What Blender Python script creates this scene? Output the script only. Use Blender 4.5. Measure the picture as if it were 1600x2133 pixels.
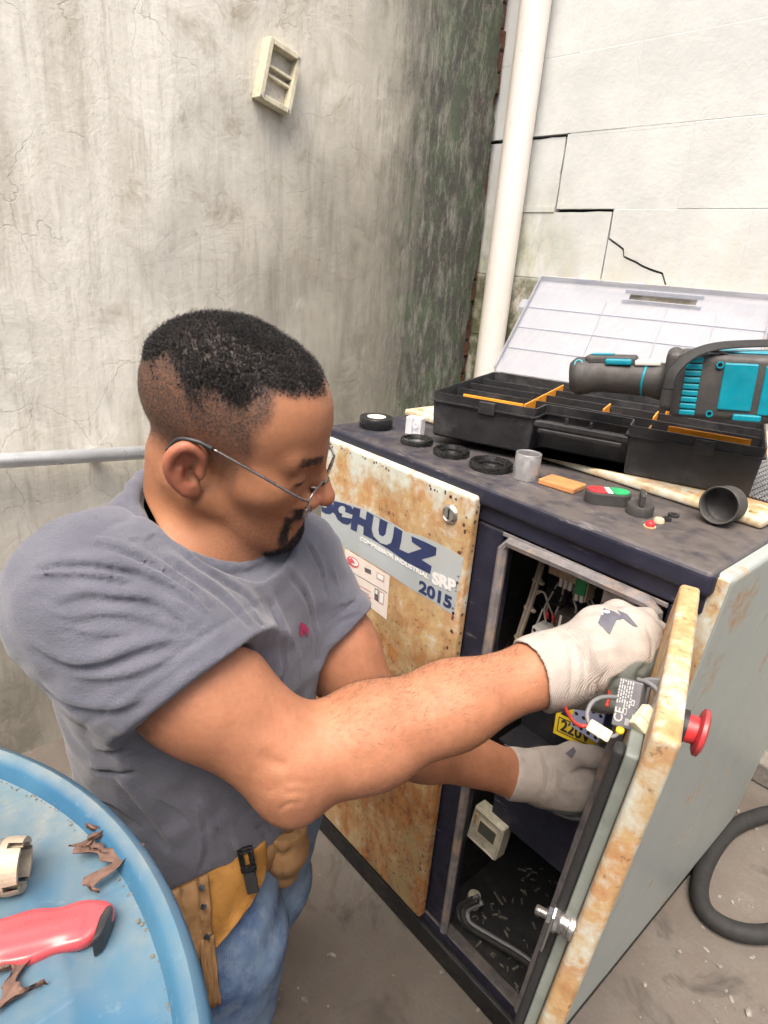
import bpy, bmesh, math, random
import numpy as np
from mathutils import Vector, Matrix

for o in list(bpy.data.objects):
    bpy.data.objects.remove(o)
random.seed(7)
rng = np.random.default_rng(7)
scn = bpy.context.scene
COL = scn.collection

# ------------------------------------------------------------------ camera
CAM_R = np.array([[0.65768101, 0.32190403, -0.68105322],
                  [0.74984676, -0.1933317, 0.63273429],
                  [0.07201054, -0.92682288, -0.36852928]])   # columns: right, down, forward
CAM_F = 1325.49 / 1600.0                                      # focal length in picture widths
TOP = 1.02                                                    # height of the compressor's table top
CAM_C = np.array([0.22728, -0.74, TOP + 0.30732])
cam = bpy.data.cameras.new('camera')
cam.sensor_fit = 'HORIZONTAL'
cam.sensor_width = 36.0
cam.lens = CAM_F * 36.0
cam.clip_start = 0.02
cam.clip_end = 3000
cam_o = bpy.data.objects.new('camera', cam)
COL.objects.link(cam_o)
mm = Matrix.Identity(4)
for i in range(3):
    mm[i][0] = CAM_R[i, 0]; mm[i][1] = -CAM_R[i, 1]; mm[i][2] = -CAM_R[i, 2]; mm[i][3] = CAM_C[i]
cam_o.matrix_world = mm
scn.camera = cam_o

# ------------------------------------------------------------------ light: bright overcast day
SUN_EL, SUN_AZ = math.radians(64), math.radians(152)
world = bpy.data.worlds.new('World')
scn.world = world
world.use_nodes = True
wn = world.node_tree
sky = wn.nodes.new('ShaderNodeTexSky')
sky.sky_type = 'NISHITA'
sky.sun_disc = False
sky.sun_elevation = SUN_EL
sky.sun_rotation = SUN_AZ
sky.air_density = 1.0
sky.dust_density = 9.0
sky.ozone_density = 0.3
bg = wn.nodes['Background']
wn.links.new(sky.outputs[0], bg.inputs[0])
bg.inputs[1].default_value = 0.125
sun = bpy.data.lights.new('sun', 'SUN')
sun.energy = 1.5
sun.angle = math.radians(38)
sun.color = (1.0, 0.96, 0.89)
sun_o = bpy.data.objects.new('sun', sun)
COL.objects.link(sun_o)
# sky rotation 0 = +Y, growing clockwise seen from above
sd = Vector((math.sin(SUN_AZ) * math.cos(SUN_EL), math.cos(SUN_AZ) * math.cos(SUN_EL), math.sin(SUN_EL)))
sun_o.rotation_euler = sd.to_track_quat('Z', 'Y').to_euler()
sun_o.location = sd * 10
scn.view_settings.view_transform = 'Standard'
scn.view_settings.look = 'None'
scn.view_settings.exposure = 1.18
scn.cycles.adaptive_threshold = 0.03
scn.cycles.adaptive_min_samples = 16
scn.cycles.max_bounces = 6
scn.cycles.diffuse_bounces = 3
scn.cycles.glossy_bounces = 3
scn.cycles.transparent_max_bounces = 8
scn.view_settings.gamma = 1.0
scn.view_settings.use_curve_mapping = False


# ------------------------------------------------------------------ where a direction of the lens meets a plane of the place
def _dir(x, y):
    return CAM_R @ np.array([(x - 800.0) / 1600.0 / CAM_F, (y - 1066.5) / 1600.0 / CAM_F, 1.0])
def onx(x, y, v):
    d = _dir(x, y); return CAM_C + d * (v - CAM_C[0]) / d[0]
def ony(x, y, v):
    d = _dir(x, y); return CAM_C + d * (v - CAM_C[1]) / d[1]
def onz(x, y, v):
    d = _dir(x, y); return CAM_C + d * (v - CAM_C[2]) / d[2]
def atd(x, y, v):
    return CAM_C + _dir(x, y) * v


# ------------------------------------------------------------------ object helpers
WL = {}
def _link(o, parent, loc):
    loc = Vector(loc)
    COL.objects.link(o)
    WL[o] = loc
    if parent is not None:
        o.parent = parent
        o.location = loc - WL[parent]
    else:
        o.location = loc
    return o
def tag(o, label=None, cat=None, group=None, kind=None):
    if label: o['label'] = label
    if cat: o['category'] = cat
    if group: o['group'] = group
    if kind: o['kind'] = kind
    return o
def empty(name, loc, label=None, cat=None, group=None, parent=None):
    o = bpy.data.objects.new(name, None)
    o.empty_display_size = 0.05
    _link(o, parent, loc)
    return tag(o, label, cat, group)
def mk(name, V, F, mat, parent=None, smooth=False, attrs=None):
    """one mesh object from world-space vertices, its origin at their centre"""
    V = np.asarray(V, float)
    c = (V.min(0) + V.max(0)) / 2
    me = bpy.data.meshes.new(name)
    me.from_pydata((V - c).tolist(), [], [list(map(int, f)) for f in F])
    if mat is not None:
        for m in (mat if isinstance(mat, (list, tuple)) else [mat]):
            me.materials.append(m)
    if smooth:
        me.polygons.foreach_set('use_smooth', [True] * len(me.polygons))
    if attrs:
        for an, arr in attrs.items():
            arr = np.asarray(arr, float)
            if arr.ndim == 2:
                a = me.color_attributes.new(an, 'FLOAT_COLOR', 'POINT')
                a.data.foreach_set('color', np.c_[arr, np.ones(len(arr))].astype(np.float32).ravel())
            else:
                a = me.attributes.new(an, 'FLOAT', 'POINT')
                a.data.foreach_set('value', arr.astype(np.float32))
    me.update()
    o = bpy.data.objects.new(name, me)
    return _link(o, parent, c)
def from_bm(name, bm, mat, parent=None, smooth=False):
    bmesh.ops.recalc_face_normals(bm, faces=bm.faces)
    V = np.array([v.co[:] for v in bm.verts])
    bm.verts.index_update()
    F = [[v.index for v in f.verts] for f in bm.faces]
    bm.free()
    return mk(name, V, F, mat, parent, smooth)
def frame(o, x, y=None, z=None):
    """4x4 from an origin and axes"""
    x = Vector(x).normalized()
    z = Vector(z if z is not None else (0, 0, 1))
    y = z.cross(x).normalized() if y is None else Vector(y).normalized()
    z = x.cross(y).normalized()
    m = Matrix.Identity(4)
    for i in range(3):
        m[i][0] = x[i]; m[i][1] = y[i]; m[i][2] = z[i]; m[i][3] = o[i]
    return m
def bm_box(bm, lo, hi, M=None, bevel=0.0, seg=2):
    b2 = bmesh.new()
    bmesh.ops.create_cube(b2, size=1.0)
    for v in b2.verts:
        v.co = Vector([lo[i] + (v.co[i] + 0.5) * (hi[i] - lo[i]) for i in range(3)])
    if bevel > 0:
        bmesh.ops.bevel(b2, geom=list(b2.edges), offset=bevel, segments=seg, profile=0.5, affect='EDGES')
    if M is not None:
        bmesh.ops.transform(b2, matrix=M, verts=b2.verts)
    me = bpy.data.meshes.new('t'); b2.to_mesh(me); b2.free(); bm.from_mesh(me); bpy.data.meshes.remove(me)
def box(name, lo, hi, mat, parent=None, M=None, bevel=0.002, seg=2, smooth=False):
    bm = bmesh.new(); bm_box(bm, lo, hi, M, bevel, seg)
    return from_bm(name, bm, mat, parent, smooth)
def bm_lathe(bm, prof, seg=32, M=None, a0=0, a1=2 * math.pi):
    full = abs(a1 - a0 - 2 * math.pi) < 1e-6
    n = seg if full else seg + 1
    rings = []
    for r, z in prof:
        if r < 1e-7:
            rings.append([bm.verts.new((0, 0, z))])
        else:
            rings.append([bm.verts.new((r * math.cos(a0 + (a1 - a0) * k / seg), r * math.sin(a0 + (a1 - a0) * k / seg), z)) for k in range(n)])
    new = [v for rg in rings for v in rg]
    for A, B in zip(rings, rings[1:]):
        for k in range(seg if full else n - 1):
            j = (k + 1) % n
            if len(A) == 1 and len(B) == 1: continue
            if len(A) == 1: bm.faces.new((A[0], B[k], B[j]))
            elif len(B) == 1: bm.faces.new((A[k], A[j], B[0]))
            else: bm.faces.new((A[k], A[j], B[j], B[k]))
    if M is not None:
        for v in new: v.co = M @ v.co
def lathe(name, prof, mat, parent=None, M=None, seg=32, smooth=True):
    bm = bmesh.new(); bm_lathe(bm, prof, seg, M)
    o = from_bm(name, bm, mat, parent, smooth)
    if smooth: sharp(o)
    return o
def sharp(o, ang=40):
    me = o.data
    bm = bmesh.new(); bm.from_mesh(me)
    for e in bm.edges:
        if len(e.link_faces) == 2 and e.calc_face_angle(0) > math.radians(ang):
            e.smooth = False
    bm.to_mesh(me); bm.free()
def spline(P, n=8):
    P = np.asarray(P, float)
    if len(P) < 3: 
        return np.array([P[0] + (P[1] - P[0]) * t for t in np.linspace(0, 1, n + 1)])
    Q = np.vstack([2 * P[0] - P[1], P, 2 * P[-1] - P[-2]])
    out = []
    for i in range(1, len(Q) - 2):
        for t in np.linspace(0, 1, n, endpoint=False):
            a, b, c, d = Q[i - 1], Q[i], Q[i + 1], Q[i + 2]
            out.append(0.5 * (2 * b + (c - a) * t + (2 * a - 5 * b + 4 * c - d) * t * t + (3 * b - a - 3 * c + d) * t ** 3))
    out.append(P[-1])
    return np.array(out)
def bm_tube(bm, P, r, seg=10, caps=True, flat=1.0, upv=None):
    P = np.asarray(P, float)
    n = len(P)
    r = np.broadcast_to(np.asarray(r, float), (n,))
    T = np.gradient(P, axis=0); T /= np.linalg.norm(T, axis=1)[:, None] + 1e-12
    u = np.array(upv if upv is not None else (0.3, 0.2, 1.0), float)
    rings = []
    for i in range(n):
        u = u - T[i] * (u @ T[i]); u /= np.linalg.norm(u) + 1e-12
        v = np.cross(T[i], u)
        rings.append([bm.verts.new(P[i] + r[i] * (math.cos(a) * v + flat * math.sin(a) * u)) for a in np.linspace(0, 2 * math.pi, seg, endpoint=False)])
    for A, B in zip(rings, rings[1:]):
        for k in range(seg):
            bm.faces.new((A[k], A[(k + 1) % seg], B[(k + 1) % seg], B[k]))
    if caps:
        bm.faces.new(rings[0][::-1]); bm.faces.new(rings[-1])
def tube(name, P, r, mat, parent=None, seg=10, smooth=True, n=8, flat=1.0, upv=None, raw=False):
    bm = bmesh.new()
    Q = np.asarray(P, float) if raw else spline(P, n)
    if not np.isscalar(r) and not raw:
        r = np.interp(np.linspace(0, 1, len(Q)), np.linspace(0, 1, len(r)), r)
    bm_tube(bm, Q, r, seg, True, flat, upv)
    return from_bm(name, bm, mat, parent, smooth)
def bm_prism(bm, poly, depth, M, bevel=0.0):
    """polygon (2D) extruded from local z=0 to z=depth, then placed by M"""
    b2 = bmesh.new()
    vs = [b2.verts.new((p[0], p[1], 0)) for p in poly]
    f = b2.faces.new(vs)
    r = bmesh.ops.extrude_face_region(b2, geom=[f])
    for v in r['geom']:
        if isinstance(v, bmesh.types.BMVert): v.co.z += depth
    bmesh.ops.recalc_face_normals(b2, faces=b2.faces)
    if bevel > 0:
        es = [e for e in b2.edges if any(v.co.z > depth / 2 for v in e.verts)]
        bmesh.ops.bevel(b2, geom=es, offset=bevel, segments=2, profile=0.5, affect='EDGES')
    bmesh.ops.triangulate(b2, faces=[f for f in b2.faces if len(f.verts) > 4])
    bmesh.ops.transform(b2, matrix=M, verts=b2.verts)
    me = bpy.data.meshes.new('t'); b2.to_mesh(me); b2.free(); bm.from_mesh(me); bpy.data.meshes.remove(me)
def prism(name, poly, depth, M, mat, parent=None, bevel=0.0):
    bm = bmesh.new(); bm_prism(bm, poly, depth, M, bevel)
    return from_bm(name, bm, mat, parent)
def text(name, s, size, M, mat, parent=None, bold=0.0, depth=0.0004, xs=1.0, align='LEFT', shear=0.0):
    cu = bpy.data.curves.new('t', 'FONT')
    cu.body = s; cu.size = size; cu.offset = bold; cu.extrude = depth / 2; cu.align_x = align; cu.shear = shear
    cu.resolution_u = 3
    ob = bpy.data.objects.new('t', cu); COL.objects.link(ob)
    dg = bpy.context.evaluated_depsgraph_get()
    me = bpy.data.meshes.new_from_object(ob.evaluated_get(dg))
    V = np.array([v.co[:] for v in me.vertices]); F = [list(p.vertices) for p in me.polygons]
    bpy.data.objects.remove(ob)
    W = [(M @ Vector((v[0] * xs, v[1], v[2])))[:] for v in V]
    return mk(name, W, F, mat, parent)


# ------------------------------------------------------------------ material helpers
class Mat:
    def __init__(s, name, rough=0.6, metal=0.0, spec=0.5):
        s.m = bpy.data.materials.new(name); s.m.use_nodes = True
        s.nt = s.m.node_tree; s.b = s.nt.nodes['Principled BSDF']
        s.set(Roughness=rough, Metallic=metal); s.b.inputs['Specular IOR Level'].default_value = spec
        s.geo = None
    def set(s, **k):
        for a, v in k.items():
            i = s.b.inputs[a.replace('_', ' ')]
            if hasattr(v, 'is_linked'): s.nt.links.new(v, i)
            else: i.default_value = (*v, 1) if isinstance(v, (tuple, list)) and len(v) == 3 and i.type == 'RGBA' else v
        return s
    def n(s, t, ins=None, **props):
        nd = s.nt.nodes.new('ShaderNode' + t)
        for a, v in props.items(): setattr(nd, a, v)
        for a, v in (ins or {}).items():
            i = nd.inputs[a]
            if hasattr(v, 'is_linked'): s.nt.links.new(v, i)
            else: i.default_value = (*v, 1) if isinstance(v, (tuple, list)) and len(v) == 3 and i.type == 'RGBA' else v
        return nd
    def pos(s, obj=False):
        if obj: return s.n('TexCoord').outputs['Object']
        if s.geo is None: s.geo = s.n('NewGeometry')
        return s.geo.outputs['Position']
    def mapv(s, v, sc=(1, 1, 1), loc=(0, 0, 0), rot=(0, 0, 0)):
        return s.n('Mapping', {'Vector': v, 'Scale': sc, 'Location': loc, 'Rotation': rot}).outputs[0]
    def noise(s, scale, detail=5, rough=0.6, v=None, dist=0.0):
        return s.n('TexNoise', {'Vector': v if v is not None else s.pos(), 'Scale': scale, 'Detail': min(detail, 4.0), 'Roughness': rough, 'Distortion': dist}).outputs['Fac']
    def vor(s, scale, feat='F1', v=None, out='Distance', rnd=1.0):
        return s.n('TexVoronoi', {'Vector': v if v is not None else s.pos(), 'Scale': scale, 'Randomness': rnd}, feature=feat).outputs[out]
    def ramp(s, fac, stops, interp='LINEAR'):
        nd = s.n('ValToRGB', {'Fac': fac}); cr = nd.color_ramp; cr.interpolation = interp
        while len(cr.elements) < len(stops): cr.elements.new(0.5)
        for e, (p, c) in zip(cr.elements, stops):
            e.position = p
            e.color = (c, c, c, 1) if np.isscalar(c) else (*c, 1)
        return nd.outputs['Color']
    def rng(s, fac, a, b, c=0.0, d=1.0):
        return s.n('MapRange', {'Value': fac, 'From Min': a, 'From Max': b, 'To Min': c, 'To Max': d}).outputs[0]
    def mix(s, fac, a, b, mode='MIX'):
        nd = s.n('MixRGB', blend_type=mode)
        for k, v in ((0, fac), (1, a), (2, b)):
            if hasattr(v, 'is_linked'): s.nt.links.new(v, nd.inputs[k])
            else: nd.inputs[k].default_value = v if k == 0 else ((v, v, v, 1) if np.isscalar(v) else (*v, 1))
        return nd.outputs[0]
    def math(s, op, a, b=0.0, clamp=False):
        nd = s.n('Math', operation=op, use_clamp=clamp)
        for k, v in ((0, a), (1, b)):
            if hasattr(v, 'is_linked'): s.nt.links.new(v, nd.inputs[k])
            else: nd.inputs[k].default_value = v
        return nd.outputs[0]
    def sep(s, v=None):
        return s.n('SeparateXYZ', {'Vector': v if v is not None else s.pos()}).outputs
    def attr(s, name, out='Fac'):
        return s.n('Attribute', attribute_name=name).outputs[out]
    def bump(s, h, strength=0.3, dist=0.01):
        s.set(Normal=s.n('Bump', {'Height': h, 'Strength': strength, 'Distance': dist}).outputs[0])
        return s
def plain(name, col, rough=0.6, metal=0.0, var=0.15, scale=25, bump=0.15, bscale=120, spec=0.5, dirt=None):
    """one colour with uneven tone, a little dirt and fine relief"""
    m = Mat(name, rough, metal, spec)
    nz = m.noise(scale, 6, 0.65)
    c = m.mix(m.rng(nz, 0.3, 0.7), tuple(x * (1 - var) for x in col), tuple(min(1, x * (1 + var)) for x in col))
    if dirt:
        d = m.rng(m.noise(scale * 0.45, 8, 0.7, m.mapv(m.pos(), loc=(3.1, 1.7, 0.4))), 0.52, 0.72)
        c = m.mix(m.math('MULTIPLY', d, dirt[1]), c, dirt[0])
    m.set(Base_Color=c, Roughness=m.rng(m.noise(scale * 2.3, 4), 0.3, 0.7, max(0.05, rough - 0.1), min(1, rough + 0.12)))
    if bump: m.bump(m.noise(bscale, 4), bump, 0.002)
    return m.m

# ------------------------------------------------------------------ shared materials
def navy_mat():
    m = Mat('navy_painted_steel', 0.45)
    nz = m.noise(18, 7, 0.65)
    c = m.mix(m.rng(nz, 0.3, 0.75), (0.007, 0.008, 0.020), (0.017, 0.019, 0.042))
    up = m.rng(m.sep(m.n('NewGeometry').outputs['Normal'])[2], 0.35, 0.95)
    dn = m.rng(m.math('ADD', m.noise(26, 9, 0.72), m.rng(m.sep()[0], -0.7, -0.05, -0.16, 0.08)), 0.32, 0.66)
    dust = m.mix(m.noise(60, 6), (0.060, 0.055, 0.054), (0.155, 0.132, 0.112))
    c = m.mix(m.math('MULTIPLY', up, m.math('MULTIPLY', m.math('ADD', dn, 0.18, True), 0.85)), c, dust)
    sc = m.rng(m.noise(10, 10, 0.75, m.mapv(m.pos(), (1, 6, 6), (4, 2, 1))), 0.63, 0.68)
    c = m.mix(m.math('MULTIPLY', sc, 0.5), c, (0.22, 0.20, 0.20))
    dr = m.rng(m.noise(9, 8, 0.7, m.mapv(m.pos(), loc=(1, 5, 2))), 0.55, 0.8)
    c = m.mix(m.math('MULTIPLY', dr, 0.22), c, (0.08, 0.077, 0.08))
    m.set(Base_Color=c, Roughness=m.rng(m.noise(30, 5), 0.3, 0.7, 0.38, 0.7))
    return m.bump(m.noise(90, 5), 0.12, 0.002).m
def rust_mat(name, amount, paint=(0.56, 0.60, 0.54), seedloc=(0, 0, 0), zgrad=None):
    m = Mat(name, 0.55)
    p = m.mapv(m.pos(), loc=seedloc)
    big = m.noise(7, 9, 0.68, p, 0.4)
    fine = m.noise(38, 9, 0.75, p, 0.6)
    st = m.noise(16, 7, 0.7, m.mapv(p, (1.6, 1.6, 0.5)))
    r = m.math('ADD', m.math('MULTIPLY', big, 0.55), m.math('ADD', m.math('MULTIPLY', fine, 0.25), m.math('MULTIPLY', st, 0.25)))
    if zgrad is not None:
        z = m.sep()[2]
        for a, b, g in zgrad:
            r = m.math('ADD', r, m.rng(z, a, b, 0.0, g))
    a = 0.62 - amount
    wash = m.rng(r, a - 0.015, a + 0.085)
    c = m.mix(m.noise(14, 5, 0.6, p), tuple(x * 0.86 for x in paint), tuple(min(1, x * 1.1) for x in paint))
    stain = m.mix(m.rng(m.noise(30, 8, 0.7, p), 0.35, 0.65), (0.48, 0.30, 0.10), (0.42, 0.17, 0.035))
    stain = m.mix(m.rng(m.noise(5, 4, 0.6, m.mapv(p, loc=(4, 1, 2))), 0.45, 0.65, 0, 0.6), stain, (0.34, 0.29, 0.15))
    c = m.mix(m.math('MULTIPLY', wash, 0.86), c, stain)
    deep = m.rng(r, a + 0.10, a + 0.20)
    dc = m.mix(m.rng(fine, 0.4, 0.6), (0.20, 0.070, 0.025), (0.36, 0.16, 0.045))
    dc = m.mix(m.rng(m.noise(9, 4, 0.7, m.mapv(p, loc=(7, 3, 5))), 0.46, 0.62, 0, 0.75), dc, (0.30, 0.245, 0.125))
    c = m.mix(deep, c, dc)
    pit = m.rng(m.noise(85, 6, 0.7, p), 0.60, 0.66)
    pit = m.math('MULTIPLY', pit, m.rng(r, a + 0.02, a + 0.16))
    c = m.mix(pit, c, (0.10, 0.045, 0.03))
    m.set(Base_Color=c, Roughness=m.mix(wash, 0.38, 0.85))
    h = m.math('SUBTRACT', m.math('MULTIPLY', fine, 0.6), m.math('MULTIPLY', wash, 0.35))
    return m.bump(h, 0.35, 0.003).m
M_NAVY = navy_mat()
M_BLACK = plain('black_steel', (0.012, 0.012, 0.013), 0.55, 0, 0.3, 30, 0.2, dirt=((0.05, 0.045, 0.04), 0.6))
M_BPLAST = plain('black_plastic', (0.022, 0.022, 0.024), 0.48, 0, 0.25, 22, 0.12, dirt=((0.10, 0.095, 0.09), 0.45))
M_RUBBER = plain('black_rubber', (0.018, 0.018, 0.018), 0.75, 0, 0.2)
M_STEEL = plain('bare_steel', (0.62, 0.61, 0.60), 0.33, 1.0, 0.12, 40, 0.1)
M_GALV = plain('galvanised_steel', (0.72, 0.75, 0.80), 0.34, 0.55, 0.08, 20, 0.05)
M_ALU = plain('dull_aluminium', (0.50, 0.50, 0.51), 0.45, 0.8, 0.12, 60, 0.15)
M_RUSTP = rust_mat('rusted_paint', 0.205, zgrad=[(0.82, 0.60, 0.085), (0.95, 1.0, -0.12)])
M_RUSTE = rust_mat('rust_spotted_paint', 0.185, seedloc=(2.3, 1.1, 0.7))
M_GREYP = rust_mat('grey_green_paint', 0.012, paint=(0.30, 0.335, 0.325), seedloc=(5, 2, 1))
M_CREAM = rust_mat('cream_paint', 0.14, paint=(0.62, 0.61, 0.50), seedloc=(1, 8, 3))
M_WHITEPL = plain('white_plastic', (0.62, 0.61, 0.58), 0.45, 0, 0.08, 40, 0.1, dirt=((0.3, 0.28, 0.24), 0.5))
M_BEIGEPL = plain('beige_plastic', (0.50, 0.42, 0.29), 0.5, 0, 0.15, 60, 0.1)
M_ORANGE = plain('orange_plastic', (0.85, 0.32, 0.02), 0.45, 0, 0.1, 40, 0.1)
M_RED = plain('red_plastic', (0.55, 0.03, 0.035), 0.4, 0, 0.15, 40, 0.1, dirt=((0.25, 0.1, 0.09), 0.5))
M_GREEN = plain('green_plastic', (0.03, 0.33, 0.12), 0.42, 0, 0.15, 40, 0.1)
M_GREYCABLE = plain('grey_cable', (0.14, 0.14, 0.145), 0.5, 0, 0.15, 30, 0.05)
M_WHITEINK = plain('white_ink', (0.70, 0.71, 0.71), 0.5, 0, 0.05, 30, 0)
M_NAVYINK = plain('navy_ink', (0.022, 0.035, 0.11), 0.4, 0, 0.25, 40, 0.05)
M_BLACKINK = plain('black_ink', (0.02, 0.02, 0.022), 0.5, 0, 0.1, 40, 0)
M_DARK = plain('dark_void', (0.01, 0.009, 0.008), 0.9, 0, 0.2)

# ------------------------------------------------------------------ ground
def floor_mat():
    m = Mat('worn_concrete', 0.85)
    p = m.pos()
    n1 = m.noise(2.2, 9, 0.68); n2 = m.noise(14, 9, 0.75); n3 = m.noise(120, 4, 0.6)
    c = m.mix(m.rng(n1, 0.32, 0.7), (0.085, 0.073, 0.063), (0.175, 0.155, 0.135))
    c = m.mix(m.rng(n2, 0.42, 0.75), c, (0.125, 0.10, 0.083))
    ol = m.rng(m.noise(5.5, 8, 0.75, m.mapv(p, loc=(2, 4, 0)), 0.5), 0.56, 0.70)
    c = m.mix(m.math('MULTIPLY', ol, 0.75), c, (0.032, 0.027, 0.024))
    sp = m.rng(m.vor(38), 0.0, 0.12, 1.0, 0.0)
    c = m.mix(m.math('MULTIPLY', m.math('MULTIPLY', sp, m.rng(n2, 0.55, 0.6)), 0.7), c, (0.48, 0.46, 0.42))
    c = m.mix(m.rng(n3, 0.35, 0.65, 0, 0.35), c, (0.09, 0.08, 0.07))
    ck = m.rng(m.vor(1.3, 'DISTANCE_TO_EDGE', m.mapv(p, loc=(0.3, 0.2, 0))), 0.0, 0.006, 1, 0)
    c = m.mix(m.math('MULTIPLY', ck, 0.0), c, (0.02, 0.02, 0.02))
    m.set(Base_Color=c)
    return m.bump(m.math('ADD', m.math('MULTIPLY', n2, 1.0), m.math('MULTIPLY', n3, 0.35)), 0.45, 0.006).m
M_FLOOR = floor_mat()
g = mk('ground', [(-1.46, -400, 0), (400, -400, 0), (400, 1.22, 0), (-1.46, 1.22, 0)], [(0, 1, 2, 3)], M_FLOOR)
tag(g, kind='structure')
# grit lying on the concrete
bm = bmesh.new()
for k in range(260):
    if k % 3:
        x = random.uniform(-0.45, 0.35); y = random.uniform(-0.75, 1.0)
    else:
        x = random.uniform(-0.05, 0.5); y = random.uniform(0.2, 1.1)
    if x < 0 and y > -0.01 and y < 0.9 and x > -0.75: continue
    s = random.uniform(0.0015, 0.0055) * (2 if random.random() < 0.06 else 1)
    R_ = Matrix.Translation((x, y, s * 0.35)) @ Matrix.Rotation(random.uniform(0, 6.28), 4, 'Z') @ Matrix.Diagonal((s * random.uniform(0.8, 2.2), s, s * 0.6, 1))
    r = bmesh.ops.create_icosphere(bm, subdivisions=1, radius=1.0, matrix=R_)
M_GRIT = plain('grit', (0.20, 0.185, 0.165), 0.9, 0, 0.5, 90, 0.1)
tag(from_bm('grit', bm, M_GRIT), 'scattered pale grit and chips on the concrete floor', 'grit', kind='stuff')

# ------------------------------------------------------------------ stained plaster wall
def plaster_mat():
    m = Mat('stained_plaster', 0.9)
    p = m.pos(); s = m.sep(); Y, Z = s[1], s[2]
    st = m.noise(9, 8, 0.66, m.mapv(p, (1, 1.5, 0.22)))            # runs washed down by rain
    st2 = m.noise(34, 7, 0.7, m.mapv(p, (1, 1.6, 0.16), (0, 3, 1)))
    big = m.noise(2.4, 7, 0.6, m.mapv(p, (1, 1, 0.7), (0, 1.3, 0.2)))
    med = m.noise(8.5, 9, 0.7, m.mapv(p, loc=(0, 7, 3)), 0.4)
    fine = m.noise(70, 8, 0.75)
    c = m.mix(m.rng(st, 0.32, 0.68), (0.52, 0.495, 0.42), (0.79, 0.775, 0.70))
    c = m.mix(m.rng(big, 0.42, 0.68, 0, 0.55), c, (0.84, 0.835, 0.775))
    c = m.mix(m.rng(st2, 0.52, 0.74, 0, 0.5), c, (0.36, 0.32, 0.26))
    tan = m.math('MULTIPLY', m.rng(med, 0.54, 0.70), m.rng(m.noise(3.2, 4, 0.5, m.mapv(p, loc=(0, 2, 6))), 0.46, 0.64))
    c = m.mix(m.math('MULTIPLY', tan, 0.75), c, (0.36, 0.29, 0.20))
    # grey mould growing out of the damp corner and along the foot of the wall
    wet = m.math('ADD', m.rng(Y, -0.15, 0.72, 0.0, 0.52), m.rng(Z, 1.72, 1.25, 0.0, 0.13))
    wet = m.math('ADD', wet, m.rng(Z, 0.90, 0.15, 0.0, 0.38))
    wn_ = m.math('ADD', m.math('MULTIPLY', big, 0.75), m.math('ADD', m.math('MULTIPLY', st, 0.45), m.math('MULTIPLY', med, 0.35)))
    w = m.rng(m.math('ADD', wet, wn_), 0.95, 1.30)
    c = m.mix(m.math('MULTIPLY', w, 0.90), c, m.mix(m.rng(med, 0.4, 0.6), (0.145, 0.135, 0.11), (0.25, 0.235, 0.195)))
    # black and green growth in the corner itself
    k = m.math('ADD', m.rng(Y, 0.50, 1.00, 0.0, 0.66), m.math('ADD', m.math('MULTIPLY', med, 0.42), m.math('MULTIPLY', st2, 0.38)))
    k = m.rng(k, 0.58, 0.88)
    fl = m.rng(m.noise(22, 9, 0.8, m.mapv(p, (1, 1.5, 0.45))), 0.48, 0.68)
    dk = m.mix(m.rng(m.noise(11, 6, 0.7, m.mapv(p, loc=(0, 5, 5))), 0.42, 0.62), (0.045, 0.046, 0.042), (0.055, 0.085, 0.045))
    dk = m.mix(m.math('MULTIPLY', fl, 0.80), dk, (0.24, 0.235, 0.215))
    c = m.mix(m.math('MULTIPLY', k, 0.93), c, dk)
    # hairline cracks
    pd = m.n('VectorMath', {0: p, 1: m.n('TexNoise', {'Vector': p, 'Scale': 9.0, 'Detail': 4.0}).outputs['Color']}, operation='MULTIPLY_ADD')
    pd.inputs[1].default_value = (1, 1, 1)
    v2 = m.n('VectorMath', operation='ADD')
    nz = m.n('TexNoise', {'Vector': p, 'Scale': 8.0, 'Detail': 5.0})
    m.nt.links.new(p, v2.inputs[0])
    sc = m.n('VectorMath', operation='SCALE'); m.nt.links.new(nz.outputs['Color'], sc.inputs[0]); sc.inputs['Scale'].default_value = 0.16
    m.nt.links.new(sc.outputs[0], v2.inputs[1])
    ck = m.rng(m.vor(5.2, 'DISTANCE_TO_EDGE', v2.outputs[0]), 0.0, 0.009, 1, 0)
    ck = m.math('MULTIPLY', ck, m.rng(m.noise(3.0, 3, 0.5, m.mapv(p, loc=(0, 9, 2))), 0.47, 0.56))
    c = m.mix(m.math('MULTIPLY', ck, 0.42), c, (0.25, 0.21, 0.16))
    c = m.mix(m.rng(fine, 0.56, 0.72, 0, 0.3), c, (0.30, 0.28, 0.23))
    m.set(Base_Color=c)
    h = m.math('SUBTRACT', m.math('ADD', m.math('MULTIPLY', med, 1.0), m.math('MULTIPLY', fine, 0.35)), m.math('MULTIPLY', ck, 0.15))
    h = m.math('ADD', h, m.math('MULTIPLY', m.math('MULTIPLY', k, fl), 0.5))
    return m.bump(h, 0.45, 0.006).m
M_PLASTER = plaster_mat()
XA, YB = -1.40, 1.156
edge = []
z = 0.0
while z < 3.2:
    edge.append((1.128 + random.uniform(-0.012, 0.010) + 0.008 * math.sin(z * 5.1), z))
    z += random.uniform(0.02, 0.06)
poly = [(-6.0, 0.0)] + edge + [(1.125, 3.2), (-6.0, 3.2)]
Mw = Matrix(((0, 0, 1, XA - 0.10), (1, 0, 0, 0), (0, 1, 0, 0), (0, 0, 0, 1)))
wa = prism('plaster_wall', poly, 0.10, Mw, M_PLASTER)
tag(wa, 'tall plaster wall with grey mould and rain streaks behind the person', 'wall')

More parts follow.
